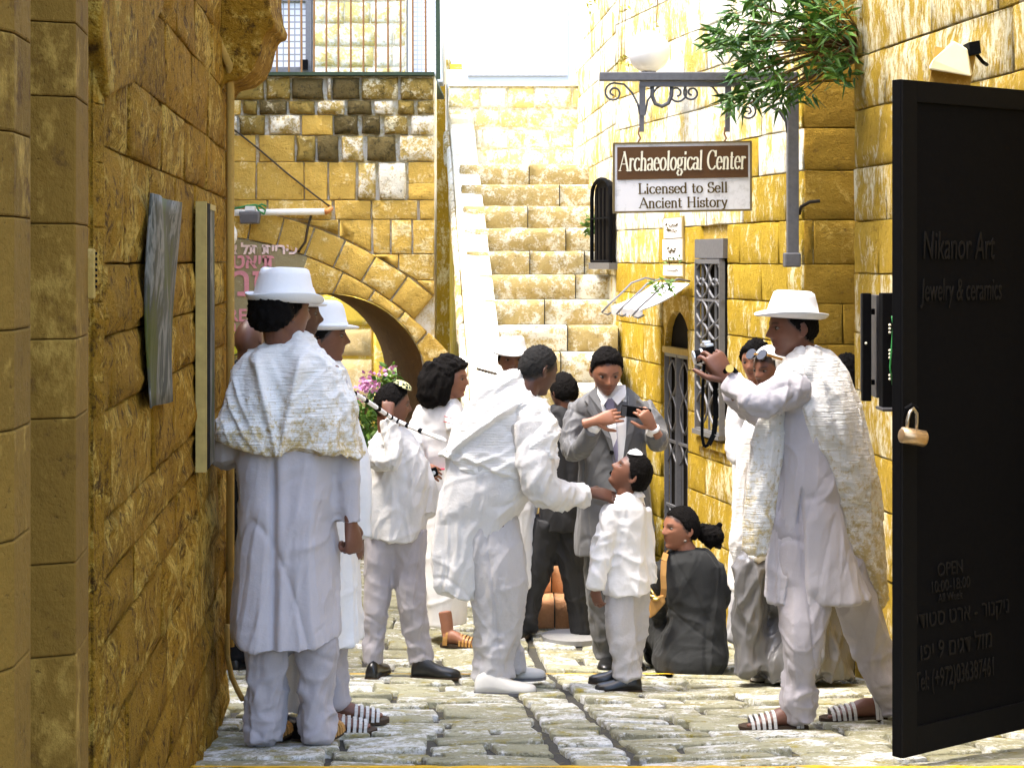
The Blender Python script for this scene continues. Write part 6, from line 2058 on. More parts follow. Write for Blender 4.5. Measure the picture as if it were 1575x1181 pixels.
def ear_boy():
    p = Person('boy in white suit and patterned skullcap, hand raised to his ear', 9.46).base(612)
    P = p.P
    p.head(603, 622, (.96, .22, -.12), .212, neck_to=P(600, 668), male=.3)
    sh = (P(578, 688, -.06), P(632, 684, .12)); el = (P(600, 703, -.192), P(650, 740, .06)); wr = (P(598, 645, -.16), P(652, 772, .03))
    p.skeleton(sh, el, wr, (P(590, 800), P(628, 800)), (P(582, 915), P(632, 915)), (P(574, 1015), P(648, 1012)), k=.62)
    p.hand(P(598, 642, -.15), (-.05, .35, 1), (.1, -1, .3), curl=(.75, 1.0, .6), thumb=-1, size=.82)
    p.finish('brown')
    hair_cap('hair', p.hc, p.R, p.H, p.root, HAIR, thick=.035, curl=.02, seed=6)
    # skullcap
    raw = Raw(); c = np.array(p.hc); up = p.R @ np.array([.10, .20, .50]) * p.H
    cap_n = (p.R @ np.array([.12, .30, .95]))
    mb = MB(); cc = Vector(c + up)
    t = Vector(cap_n).normalized(); a = t.cross(Vector((0, 1, 0))).normalized(); b = t.cross(a)
    pts = []
    V = [cc + t * .022]; Fc = []
    for ri, (r_, z) in enumerate(((.025, .019), (.042, .011), (.052, -.006))):
        for j in range(18):
            an = 2 * math.pi * j / 18; V.append(cc + (a * math.cos(an) + b * math.sin(an)) * r_ + t * z)
    for j in range(18):
        Fc.append((0, 1 + j, 1 + (j+1) % 18))
        for ri in range(2): Fc.append((1 + ri*18 + j, 1 + (ri+1)*18 + j, 1 + (ri+1)*18 + (j+1) % 18, 1 + ri*18 + (j+1) % 18))
    m, tt, bb = new_mat('patterned_cap', .8, .2); co = N(tt, 'ShaderNodeTexCoord').outputs['Object']
    ch = N(tt, 'ShaderNodeTexChecker'); ch.inputs['Scale'].default_value = 60; ch.inputs['Color1'].default_value = (.75, .70, .35, 1); ch.inputs['Color2'].default_value = (.04, .05, .03, 1)
    tt.links.new(co, ch.inputs[0]); tt.links.new(ch.outputs[0], bb.inputs[0])
    mesh('skullcap', V, Fc, m, p.root, True)
    r = Raw()
    tube(r, [P(590, 815), P(582, 870), P(580, 915), P(576, 970), P(573, 1018)], [(.10, .10), (.078, .09), (.073, .085), (.062, .08), (.056, .075)])
    tube(r, [P(628, 815), P(630, 870), P(632, 915, -.02), P(640, 970), P(649, 1017)], [(.10, .10), (.085, .09), (.080, .085), (.070, .08), (.070, .075)])
    garment('trousers', r, CL['trouser'], p.root, .009, 2, leg_folds(P(0, 1020).z, a=.9) + [((1, 0, -.6), .07, .009, 2.5, near(P(620, 880), .2))], seed=31)
    r = Raw()
    rows(r, p.Y, [(658, 583, 622, .06), (668, 572, 634, .09), (690, 567, 648, .11), (730, 567, 660, .125), (780, 563, 656, .13), (815, 563, 654, .135), (826, 566, 648, .13)])
    tube(r, [P(590, 680, .0), P(576, 692, -.08), P(588, 712, -.17), P(602, 702, -.20), P(600, 655, -.165), P(599, 645, -.155)], [.07, .062, .056, .056, .050, .046], ref=Y3)
    tube(r, [P(630, 684, .10), P(655, 745, .06), P(660, 792, .02)], [.06, .05, .045], ref=Y3)
    zb = P(0, 826).z; xc = P(618, 0).x
    def hem(Pn):
        k = below(zb + .06, .1)(Pn); Pn[:, 2] += k * (-.022 * np.exp(-((Pn[:, 0] - xc) / .07) ** 2)); return Pn
    garment('jacket', r, CL['linen'], p.root, .008, 2, [((.15, 0, 1), .11, .016, 3.5), ((1, 0, .5), .055, .020, 2.2, near(P(585, 700, -.1), .14)), ((.6, 0, 1), .05, .007, 3)], seed=33, post=hem)
    r = Raw(); tube(r, [P(601, 657), P(602, 668)], [.058, .075], n=18); garment('collar', r, CL['white'], p.root, .008, 1)
    shoe(Vector((P(572, 0).x, p.Y - .10, p.gz)), (.25, .97), .24, .09, .085, M['shoeb'], p.root)
    shoe(Vector((P(634, 0).x, p.Y - .04, p.gz)), (1, -.1), .255, .095, .10, M['shoeb'], p.root)
ear_boy()

def white_dress_woman():
    p = Person('woman with black shoulder length hair in a white dress with red trim, facing right', 10.77).base(685)
    P = p.P
    p.head(694, 583, (.95, -.28, -.05), .226, neck_to=P(684, 632), male=0, nose=.8)
    sh = (P(652, 632), P(700, 634)); el = (P(645, 690, -.05), P(712, 690)); wr = (P(655, 712, -.18), P(705, 720, -.1))
    p.skeleton(sh, el, wr, (P(670, 740), P(695, 740)), (P(676, 850), P(694, 850)), (P(684, 960), P(698, 960)), k=.85)
    p.hand(P(650, 716, -.20), (.6, -.1, -.3), (0, -1, .3), curl=(.35, .5, .3), thumb=1, size=.9)
    h0 = Vector((P(680, 0).x, p.Y - .15, p.gz)); foot_raw(p.body, h0, (1, -.25), .22)
    tube(p.body, [P(684, 940, -.13), h0 + Vector((.04, 0, .06))], [.045, .034])
    p.finish('light')
    sandal(h0, (1, -.25), .24, .085, p.root, M['tan'])
    # hair
    hair_cap('hair', p.hc, p.R, p.H, p.root, HAIR, thick=.09, curl=.05, seed=7, line=-.03, extra=lambda d, P_: .09 * sm((-d[:, 1] + .4) / .8), cs=9)
    r = Raw()
    tube(r, [P(678, 566), P(668, 590, -.02), P(666, 610, -.03), P(668, 624, -.03)], [(.10, .10), (.105, .11), (.095, .10), (.07, .08)])
    tube(r, [P(690, 566, -.07), P(682, 592, -.10), P(680, 612, -.10), P(684, 622, -.09)], [(.05, .03), (.055, .04), (.05, .035), (.02, .02)])
    garment('hair', r, HAIR, p.root, .010, 2, crisp=0, folds= [((.1, .1, 1), .035, .010, 3), ((.3, 0, 1), .02, .006, 2)], seed=36)
    r = Raw()
    rows(r, p.Y, [(612, 668, 700, .055), (622, 646, 710, .08), (640, 637, 714, .10), (690, 640, 712, .10), (735, 646, 712, .10), (800, 644, 718, .13), (880, 648, 720, .15), (957, 652, 716, .16)])
    tube(r, [P(655, 630), P(640, 660, -.05), P(640, 690, -.08)], [.06, .055, .055], ref=Y3)
    tube(r, [P(696, 632, -.05), P(700, 650, -.12), P(700, 662, -.14)], [.055, .05, .05], ref=Y3)
    garment('dress', r, CL['white'], p.root, .011, 2, [((0, 0, 1), .11, .014, 6, below(P(0, 745).z, .2)), ((1, 0, .1), .05, .007, 4, near(P(670, 695), .2))], seed=37)
    for (x0, x1, y0, y1) in ((683, 705, 640, 643), (682, 704, 648, 651)):
        mb = MB(); mb.bar(P(x0, y0, -.195), P(x1, y1 + 3, -.195), .010, .004, (0, 0, 1)); mb.build('trim', M['redtrim'], p.root)
    mb = MB(); mb.tube([P(640, 720, -.08), P(665, 722, -.115), P(690, 721, -.11), P(710, 718, -.06)], .006, n=6); mb.build('belt_trim', M['redtrim'], p.root)
    r = empty('compact_camera', P(668, 726, -.24), label='small black compact camera on a strap held by the woman in white', cat='camera')
    mb = MB(); mb.obox(P(667, 726, -.25), (.022, 0, .008), (0, .014, 0), (-.008, 0, .024)); o = mb.build('body', M['black'], r); bevel(o, .005)
    mb = MB(); mb.tube([P(667, 727, -.264), P(667, 727, -.276)], .012, n=14); mb.build('lens', M['silver'], r)
    mb = MB(); mb.tube([P(664, 734, -.25), P(663, 742, -.25), P(668, 752, -.25), P(667, 740, -.25)], .004, n=5); mb.build('strap', M['black'], r)
white_dress_woman()

def bending_man():
    p = Person('grey haired man in white shawl bending to touch the small boy before him', 8.83).base(770)
    P = p.P
    p.head(827, 569, (.76, .56, -.34), .238, neck_to=P(800, 612, -.02), stubble=.3)
    sh = (P(760, 625, .08), P(812, 640, -.10)); el = (P(740, 720, .15), P(832, 742, -.22)); wr = (P(770, 740, .2), P(903, 758, -.06))
    p.skeleton(sh, el, wr, (P(730, 780, .05), P(760, 780, -.05)), (P(745, 900, .08), P(768, 910, -.05)), (P(770, 1040, .16), P(748, 1040, -.05)), k=1.0)
    p.hand(P(908, 757, -.05), (.95, .28, -.22), (.15, -.55, .85), curl=(.22, .3, .25), thumb=-1, size=1.12, spread=.2)
    p.finish('dark')
    hair_cap('hair', p.hc, p.R, p.H, p.root, HAIRG, thick=.018, curl=.018, seed=8, line=.03)
    r = Raw()
    tube(r, [P(738, 790, .02), P(762, 850, -.02), P(768, 900, -.03), P(766, 960), P(758, 1010), P(759, 1042)], [(.17, .15), (.15, .14), (.142, .13), (.125, .12), (.100, .11), (.108, .11)], n=28)
    tube(r, [P(745, 800, .12), P(760, 900, .16), P(775, 980, .18), P(782, 1034, .18)], [.12, .11, .09, .085])
    garment('trousers', r, CL['linen2'], p.root, .009, 2, leg_folds(P(0, 1045).z, a=1.1) + [((.5, 0, -1), .10, .014, 3, near(P(790, 860), .3))], seed=41)
    r = Raw()
    rows(r, p.Y, [(640, 700, 840, .15), (700, 684, 848, .16), (740, 680, 838, .17), (775, 674, 808, .165), (800, 671, 790, .15), (840, 668, 772, .14), (880, 666, 752, .13), (905, 667, 742, .125), (916, 672, 738, .12)])
    tube(r, [P(815, 650, -.14), P(828, 735, -.20), P(845, 757, -.18), P(880, 762, -.10), P(903, 760, -.06)], [.10, .088, (.078, .078), (.064, .068), (.054, .056)], ref=Y3)
    zb = P(0, 916).z
    def hem(Pn):
        k = below(zb + .1, .15)(Pn); x = (Pn[:, 0] - P(705, 0).x)
        Pn[:, 2] += k * (-.28 * x - .0) * .9; return Pn
    garment('tunic', r, CL['linen'], p.root, .009, 2, [((.1, 0, 1), .10, .022, 6, below(P(0, 770).z, .2)), ((.25, 0, 1), .05, .009, 5), ((.5, .2, 1), .055, .012, 2.5, near(P(865, 762, -.14), .16)), ((.3, .2, 1), .08, .014, 2.5, near(P(830, 765, -.15), .12))], seed=43, post=hem)
    # shawl wrapped round the back
    r = Raw()
    rows(r, p.Y, [(568, 772, 800, .05, .02), (576, 758, 813, .085), (588, 745, 824, .12), (604, 731, 832, .145), (628, 714, 840, .165), (655, 702, 846, .178), (680, 687, 851, .185), (698, 678, 855, .188), (714, 684, 858, .186), (730, 700, 856, .182), (742, 722, 846, .178)], n=56)
    tube(r, [P(795, 606, -.02), P(818, 640, -.10), P(829, 680, -.15), P(832, 716, -.17)], [.07, .098, .104, .108], ref=Y3, n=28)
    zb2 = P(0, 742).z
    D1 = (.78, -.1, .62)
    def post(Pn):
        # hem runs down from the back to the front elbow, then up
        k = below(P(0, 700).z, .16)(Pn)
        x = (Pn[:, 0] - P(768, 0).x) / .28
        Pn[:, 2] += k * (.05 * np.clip(-x, 0, 1) - .02 * np.exp(-((x - .5) / .35) ** 2) + .12 * np.clip(x - .62, 0, 1))
        # rolled edge from the nape across to the hip
        c = Pn[:, 1] < p.Y
        t = np.clip((Pn[:, 0] - P(690, 0).x) / (P(822, 0).x - P(690, 0).x), 0, 1)
        zl = P(0, 700).z + (P(0, 600).z - P(0, 700).z) * t ** .75
        Pn[:, 1] -= c * (.030 * np.exp(-((Pn[:, 2] - zl) / .020) ** 2) - .012 * np.exp(-((Pn[:, 2] - zl + .04) / .02) ** 2))
        return Pn
    garment('shawl', r, CL['gauze2'], p.root, .0075, 2, [(D1, .14, .024, 10), ((.85, 0, .5), .06, .012, 10), ((.95, 0, -.25), .08, .014, 7, below(P(0, 690).z, .15)), ((.72, 0, .68), .026, .0045, 12)], seed=45, post=post)
    shoe(Vector((P(731, 0).x, p.Y - .08, p.gz)), (1, -.05), .295, .105, .095, M['shoew'], p.root, M['iron'])
    shoe(Vector((P(752, 0).x, p.Y + .20, p.gz)), (1, .1), .28, .10, .09, M['shoew'], p.root, M['iron'])
bending_man()

def stair_man():
    p = Person('young man in white hat looking out from behind the bending man, facing the camera', 10.95).base(785)
    P = p.P
    p.head(787, 553, (.12, -.98, -.05), .222, neck_to=P(786, 600))
    p.skeleton((P(752, 625), P(822, 625)), (P(748, 690), P(826, 690)), (P(760, 640, -.1), P(815, 720, -.1)), (P(775, 740), P(800, 740)), (P(775, 850), P(800, 850)), (P(775, 955), P(800, 955)))
    p.finish('brown', .0065)
    hair_cap('hair', p.hc, p.R, p.H, p.root, HAIR, thick=.03, curl=.02, seed=9, under=.16)
    hat(p.hc, p.R, p.H, p.root, cw=.41, cd=.46, base=.17, ch=.46, brim=.15, curl=.05, tilt=-.02)
    r = Raw(); rows(r, p.Y, [(585, 772, 802, .055), (596, 758, 816, .085), (620, 746, 828, .11), (700, 744, 830, .12), (800, 750, 826, .13), (900, 750, 824, .14)])
    tube(r, [P(778, 890), P(776, 955)], [.09, .075]); tube(r, [P(800, 890), P(800, 955)], [.09, .075])
    garment('robe', r, CL['white'], p.root, .013, 2, [((0, 0, 1), .1, .01, 5)], seed=51)
    for x in (776, 800): shoe(Vector((P(x, 0).x, p.Y + .1, p.gz)), (0, -1), .26, .09, .08, M['shoeb'], p.root)
    r = empty('knotted_cord', P(750, 572, -.15), label='short dark knotted cord held out left of the young man in white hat', cat='cord')
    mb = MB(); pts = []
    for i in range(22):
        t = i / 21; pts.append(P(733 + 33 * t, 567 + 9 * t, -.15))
    mb.tube(pts, [.007 + .004 * (i % 3 == 0) for i in range(22)], n=7); mb.build('cord', M['wire'], r, True)
stair_man()

def dark_suit_man():
    p = Person('man in dark suit seen from behind, legs apart, between bending man and grey suit', 10.92).base(862)
    P = p.P
    p.head(867, 603, (-.45, .86, -.20), .225, neck_to=P(868, 648, .02), eye=False)
    p.skeleton((P(838, 660), P(902, 660)), (P(836, 725), P(905, 725)), (P(850, 780, .1), P(895, 780, .1)), (P(845, 790), P(875, 790)), (P(830, 880), P(885, 880)), (P(812, 968), P(900, 962)))
    p.finish('brown', .008)
    hair_cap('hair', p.hc, p.R, p.H, p.root, HAIR, thick=.04, curl=.02, seed=10, line=-.04)
    r = Raw(); rows(r, p.Y, [(622, 850, 888, .07), (636, 838, 902, .10), (660, 830, 910, .12), (720, 834, 908, .125), (800, 828, 908, .135), (815, 828, 908, .135)])
    tube(r, [P(838, 650), P(830, 720), P(842, 775, .08)], [.07, .055, .045], ref=Y3); tube(r, [P(902, 650), P(910, 720), P(900, 780, .08)], [.07, .055, .045], ref=Y3)
    garment('jacket', r, CL['dsuit'], p.root, .011, 2, [((.2, 0, 1), .09, .008, 3)], seed=55)
    r = Raw()
    tube(r, [P(845, 800), P(832, 850), P(822, 905), P(811, 970)], [(.115, .11), (.10, .10), (.075, .09), (.055, .08)])
    tube(r, [P(873, 800), P(882, 860), P(892, 915), P(899, 972)], [(.115, .11), (.11, .10), (.095, .09), (.085, .08)])
    garment('trousers', r, CL['dsuit'], p.root, .010, 2, [((.25, 0, -1), .07, .012, 5), ((.6, 0, -1), .05, .008, 3)], seed=56)
    shoe(Vector((P(806, 0).x, p.Y - .06, p.gz)), (-.1, 1), .27, .09, .09, M['shoeb'], p.root); shoe(Vector((P(898, 0).x, p.Y - .06, p.gz)), (.1, 1), .27, .09, .09, M['shoeb'], p.root)
dark_suit_man()

def grey_suit_man():
    p = Person('man in a grey suit and mauve tie photographing with a phone, facing the camera', 10.0).base(945)
    P = p.P
    p.head(933, 571, (.10, -.90, -.36), .244, dy=-.085, neck_to=P(940, 625, .02), stubble=.7, look=(.1, 1, -.6)); p.hl = (-.02, .06)
    sh = (P(898, 640), P(978, 640)); el = (P(884, 690, -.12), P(1014, 672, -.10)); wr = (P(917, 648, -.34), P(1000, 656, -.32))
    p.skeleton(sh, el, wr, (P(925, 790), P(965, 790)), (P(925, 900), P(968, 900)), (P(934, 1005), P(972, 1005)))
    p.hand(P(916, 647, -.375), (.90, -.16, .26), (-.18, -.95, .25), curl=(.28, .3, .25), thumb=1, size=.98, spread=.07, tcurl=.25)
    p.hand(P(1004, 656, -.37), (-.50, -.30, .80), (.45, -.85, .1), curl=(.55, .6, .45), thumb=-1, size=.98, spread=.08, tcurl=.3)
    p.finish('light')
    hair_cap('hair', p.hc, p.R, p.H, p.root, HAIR, thick=.022, curl=.02, seed=12, line=-.02, front=.06, extra=lambda d, P_: .05 * sm((d[:, 2] - .2) / .5))
    # trousers, jacket
    r = Raw()
    tube(r, [P(925, 780), P(925, 860), P(928, 930), P(932, 985), P(933, 1010)], [.11, .10, .088, .075, .072]); tube(r, [P(968, 780), P(968, 860), P(970, 930), P(972, 985), P(972, 1010)], [.11, .10, .088, .075, .072])
    garment('trousers', r, CL['suit2'], p.root, .010, 2, leg_folds(P(0, 1012).z, a=.9), seed=61)
    r = Raw()
    rows(r, p.Y, [(600, 908, 962, .075, .02), (610, 892, 982, .10, .01), (624, 882, 995, .12), (660, 884, 994, .13), (710, 890, 994, .125), (760, 888, 1000, .135), (830, 884, 1008, .15), (852, 884, 1008, .15)])
    tube(r, [P(893, 628, .02), P(882, 655, -.03), P(880, 690, -.12), P(896, 688, -.23), P(912, 660, -.33)], [.066, .066, .064, .058, .047], ref=Y3)
    tube(r, [P(984, 626, .02), P(1002, 650, -.03), P(1010, 676, -.10), P(1010, 678, -.22), P(1005, 664, -.33)], [.066, .066, .064, .058, .047], ref=Y3)
    garment('jacket', r, CL['suit'], p.root, .0075, 2, [((.1, 0, 1), .10, .007, 4), ((1, .3, .5), .045, .014, 2.2, near(P(882, 672, -.06), .12)), ((1, .3, -.5), .05, .011, 2.2, near(P(1012, 668, -.08), .12)), ((.8, .2, .7), .05, .006, 2.5, near(P(900, 690, -.2), .15))], seed=63)
    yF = -.150
    def sheet(nm, pts, mat, d=.008, sub=None):
        mb = MB(); mb.prism([(a, b) for a, b in pts], lambda a, b, z: P(a, b, shelf(a, b) + z), -d, 0)
        return mb.build(nm, mat, p.root)
    def shelf(a, b):      # depth of the chest front under this pixel
        t = np.interp(b, [595, 605, 620, 660, 710, 760], [-.055, -.085, -.122, -.142, -.137, -.147])
        u = min(.97, abs(a - (938 if b < 640 else 942)) / 56)
        return float(t) * (1 - u ** 2.3) ** .5 - .004
    sheet('shirt', [(921, 592), (962, 592), (966, 610), (967, 650), (964, 700), (957, 745), (946, 712), (934, 660), (924, 625)], CL['white'], .004)
    sheet('collar_wing', [(918, 592), (925, 596), (936, 612), (928, 623), (919, 606)], CL['white'], .016); sheet('collar_wing', [(962, 592), (956, 598), (941, 612), (950, 623), (963, 608)], CL['white'], .016)
    sheet('tie', [(930, 613), (944, 613), (947, 626), (951, 700), (948, 726), (942, 706), (932, 627)], CL['tie'], .013)
    sheet('lapel', [(917, 594), (905, 606), (897, 613), (905, 622), (902, 628), (930, 668), (948, 716), (941, 676), (927, 634)], CL['suit'], .020)
    sheet('lapel', [(964, 594), (976, 603), (985, 611), (978, 618), (982, 624), (974, 664), (956, 722), (963, 670), (966, 628)], CL['suit'], .020)
    for (x, y) in ((941, 696), (941, 728)):
        mb = MB(); c = P(x, y, -.165); mb.tube([c, c + Vector((0, .02, 0))], .012, n=12); mb.build('button', M['black'], p.root)
    for (x, y, xx, yy) in ((910, 662, 916, 652), (1005, 667, 1004, 656)):
        r = Raw(); tube(r, [P(x, y, -.33), P(xx, yy, -.36)], [.037, .037]); garment('cuff', r, CL['white'], p.root, .007, 1)
    shoe(Vector((P(936, 0).x, p.Y + .10, p.gz)), (-.1, -1), .28, .095, .09, M['shoeb'], p.root); shoe(Vector((P(972, 0).x, p.Y + .10, p.gz)), (.1, -1), .28, .095, .09, M['shoeb'], p.root)
    r = empty('mobile_phone', P(975, 640, -.40), label='black mobile phone held sideways in both hands by the grey suited man', cat='phone')
    mb = MB(); mb.obox(P(978, 634, -.385), (.078, 0, -.012), (0, .005, 0), (.004, 0, .029)); o = mb.build('case', M['black'], r); bevel(o, .005, 3)
    mb = MB(); mb.obox(P(960, 632.5, -.391), (.013, 0, -.002), (0, .002, 0), (.002, 0, .026)); mb.build('lens_bar', M['iron2'], r)
CL['suit2'] = mat_cloth('grey_trouser', (.085, .085, .088), .6, sheen=.1, spec=.25)
grey_suit_man()

def small_boy():
    p = Person('small boy in white suit and white skullcap, head tipped back, seen from behind', 8.85).base(965)
    P = p.P
    p.head(972, 730, (-.76, .06, .56), .212, neck_to=P(974, 785, .0), male=.2, look=(0, 1, .2))
    sh = (P(942, 790, -.05), P(986, 792, .06)); el = (P(926, 850, -.08), P(992, 846, .065)); wr = (P(919, 900, -.10), P(997, 890, .06))
    p.skeleton(sh, el, wr, (P(954, 900), P(978, 900)), (P(957, 970, -.03), P(972, 970, .05)), (P(966, 1036, -.03), P(968, 1036, .06)), k=.62)
    p.hand(P(917, 905, -.10), (.12, .05, -1), (-.6, -.75, 0), curl=(.4, .5, .4), thumb=1, size=.72)
    p.finish('brown', .005)
    hair_cap('hair', p.hc, p.R, p.H, p.root, HAIR, thick=.030, curl=.016, seed=13, line=-.03)
    c = Vector(np.array(p.hc) + p.R @ (np.array([-.03, .24, .46]) * p.H)); t = Vector(p.R @ np.array([-.05, .5, .86])).normalized(); a = t.cross(Vector((0, 1, 0))).normalized(); b = t.cross(a)
    V = [c + t * .020]; Fc = []
    for (r_, z) in ((.018, .012), (.030, .006), (.038, -.006)):
        for j in range(18):
            an = 2 * math.pi * j / 18; V.append(c + (a * math.cos(an) + b * math.sin(an)) * r_ + t * z)
    for j in range(18):
        Fc.append((0, 1 + j, 1 + (j+1) % 18))
        for ri in range(2): Fc.append((1 + ri*18 + j, 1 + (ri+1)*18 + j, 1 + (ri+1)*18 + (j+1) % 18, 1 + ri*18 + (j+1) % 18))
    mesh('skullcap', V, Fc, M['hatw'], p.root, True)
    r = Raw()
    tube(r, [P(958, 895), P(956, 950, -.03), P(960, 1000, -.04), P(966, 1042, -.04)], [(.085, .085), (.078, .08), (.070, .075), (.070, .075)])
    tube(r, [P(976, 895, .03), P(974, 950, .05), P(970, 1000, .06), P(966, 1036, .07)], [(.080, .085), (.076, .08), (.066, .075), (.062, .075)])
    garment('trousers', r, CL['linen2'], p.root, .008, 2, [((.05, 0, 1), .08, .010, 5), ((1, .2, .35), .06, .010, 2.2, below(P(0, 1000).z, .12)), ((1, 0, .6), .05, .005, 2.5)], seed=71)
    r = Raw()
    rows(r, p.Y, [(758, 954, 986, .05), (768, 942, 991, .075), (784, 934, 996, .095), (820, 934, 996, .105), (860, 933, 996, .108), (895, 929, 1002, .115), (911, 929, 1003, .115)])
    tube(r, [P(946, 784, -.04), P(931, 830, -.07), P(922, 870, -.09), P(917, 904, -.10)], [.056, .052, .047, .042], ref=Y3)
    tube(r, [P(986, 786, .06), P(997, 840, .07), P(1001, 900, .05)], [.055, .048, .042], ref=Y3)
    garment('jacket', r, CL['white'], p.root, .0075, 2, [((.05, 0, 1), .10, .010, 4), ((1, 0, .4), .05, .013, 2.2, near(P(925, 850, -.1), .12)), ((.8, 0, -.6), .06, .008, 2.5)], seed=73)
    r = Raw(); tube(r, [P(971, 754), P(972, 765)], [.052, .066], n=18); garment('collar', r, CL['white'], p.root, .0075, 1)
    shoe(Vector((P(985, 0).x, p.Y - .06, p.gz)), (-1, -.06), .225, .085, .085, M['shoeb'], p.root); shoe(Vector((P(976, 0).x, p.Y + .10, p.gz)), (-1, .0), .22, .085, .085, M['shoeb'], p.root)
small_boy()

def seated_woman():
    p = Person('woman in charcoal dress with black bun sitting on the paving, looking left', 9.66).base(1060)
    P = p.P
    p.head(1046, 813, (-.86, -.44, .04), .226, neck_to=P(1062, 862), male=0, nose=.85, look=(.15, 1, .1))
    sh = (P(1024, 878, -.02), P(1094, 876)); el = (P(1012, 925, .08), P(1106, 930, .05)); wr = (P(1015, 950, .3), P(1080, 960, .35))
    p.skeleton(sh, el, wr, (P(1045, 1000, .0), P(1082, 1000, .0)), (P(1018, 955, .32), P(1060, 960, .45)), (P(1010, 1010, .45), P(1050, 1010, .62)), k=.9)
    p.finish('light', .005)
    hair_cap('hair', p.hc, p.R, p.H, p.root, HAIR, thick=.03, curl=.014, seed=14, line=.01, extra=lambda d, P_: .05 * sm((-d[:, 1]) / .6), cs=30)
    r = Raw(); c0 = P(1094, 826, .06)
    tube(r, [P(1072, 812, .05), P(1086, 820, .06), P(1098, 828, .06), P(1104, 838, .06)], [.03, .055, .065, .03], ref=Y3)
    for i in range(16):
        rg = random.Random(i); q = P(1095 + rg.uniform(-8, 14), 826 + rg.uniform(-22, 20), .06 + rg.uniform(-.05, .05))
        tube(r, [P(1094, 826, .06), q], [.03, .014])
    garment('hair_bun', r, HAIR, p.root, .007, 1, crisp=0, folds= [((1, .2, .5), .02, .007, 1.5), ((0, 1, 1), .012, .004, 1.2)], seed=74)
    bm = bmesh.new(); bmesh.ops.create_icosphere(bm, subdivisions=2, radius=.009); me = bpy.data.meshes.new('earring'); bm.to_mesh(me); bm.free(); me.transform(Matrix.Translation(P(1054, 832, -.09))); link('earring', me, M['eyew'], p.root, True)
    r = Raw()
    rows(r, p.Y, [(843, 1044, 1086, .065), (851, 1027, 1096, .09), (868, 1013, 1107, .11), (900, 1016, 1112, .12), (930, 1024, 1115, .125), (955, 1028, 1117, .135), (980, 1015, 1119, .16), (1008, 1003, 1121, .195), (1030, 1006, 1112, .19), (1035, 1012, 1104, .18)], n=48)
    tube(r, [P(1024, 872, -.02), P(1012, 905, .02), P(1012, 940, .12), P(1018, 955, .3)], [.065, .056, .05, .04], ref=Y3)
    tube(r, [P(1095, 872), P(1107, 920, .04), P(1080, 955, .3)], [.065, .056, .045], ref=Y3)
    tube(r, [P(1040, 1000, .05), P(1014, 965, .30), P(1012, 1012, .46)], [.11, .10, .07], ref=X3); tube(r, [P(1080, 1000, .05), P(1058, 965, .45), P(1050, 1015, .6)], [.11, .09, .07], ref=X3)
    garment('dress', r, CL['knit'], p.root, .0085, 2, [((1, 0, -.3), .07, .007, 3, below(P(0, 920).z, .2)), ((.9, .2, .5), .06, .010, 2.5, near(P(1028, 985), .18)), ((.3, 0, 1), .12, .006, 3)], seed=75)
    # handbag
    r = empty('handbag', P(1010, 950, -.1), label='small tan leather handbag hanging from the shoulder of the seated woman', cat='handbag')
    mb = MB(); mb.prism([(998, 921), (1021, 914), (1024, 926), (1008, 945), (999, 951)], lambda a, b, z: P(a, b, -.16 + z), 0, .07); o = mb.build('body', M['tan'], r); bevel(o, .008, 2)
    pts = [P(1027, 849, .02), P(1024, 851, -.085), P(1021, 862, -.125), P(1020, 885, -.145), P(1021, 905, -.15), P(1020, 918, -.14)]
    mb = MB()
    for q0, q1 in zip(pts[:-1], pts[1:]): mb.bar(q0, q1, .030, .006, (0, 1, 0))
    mb.build('strap', M['tan'], r)
    mb = MB(); mb.tube([P(1000, 905, -.13), P(1006, 914, -.15), P(1012, 920, -.165), P(999, 915, -.16)], .007, n=6); mb.tube([P(1004, 921, -.168), P(1010, 922, -.168), P(1014, 919, -.168)], .009, n=6); mb.build('buckle', M['gold'], r, True)
seated_woman()

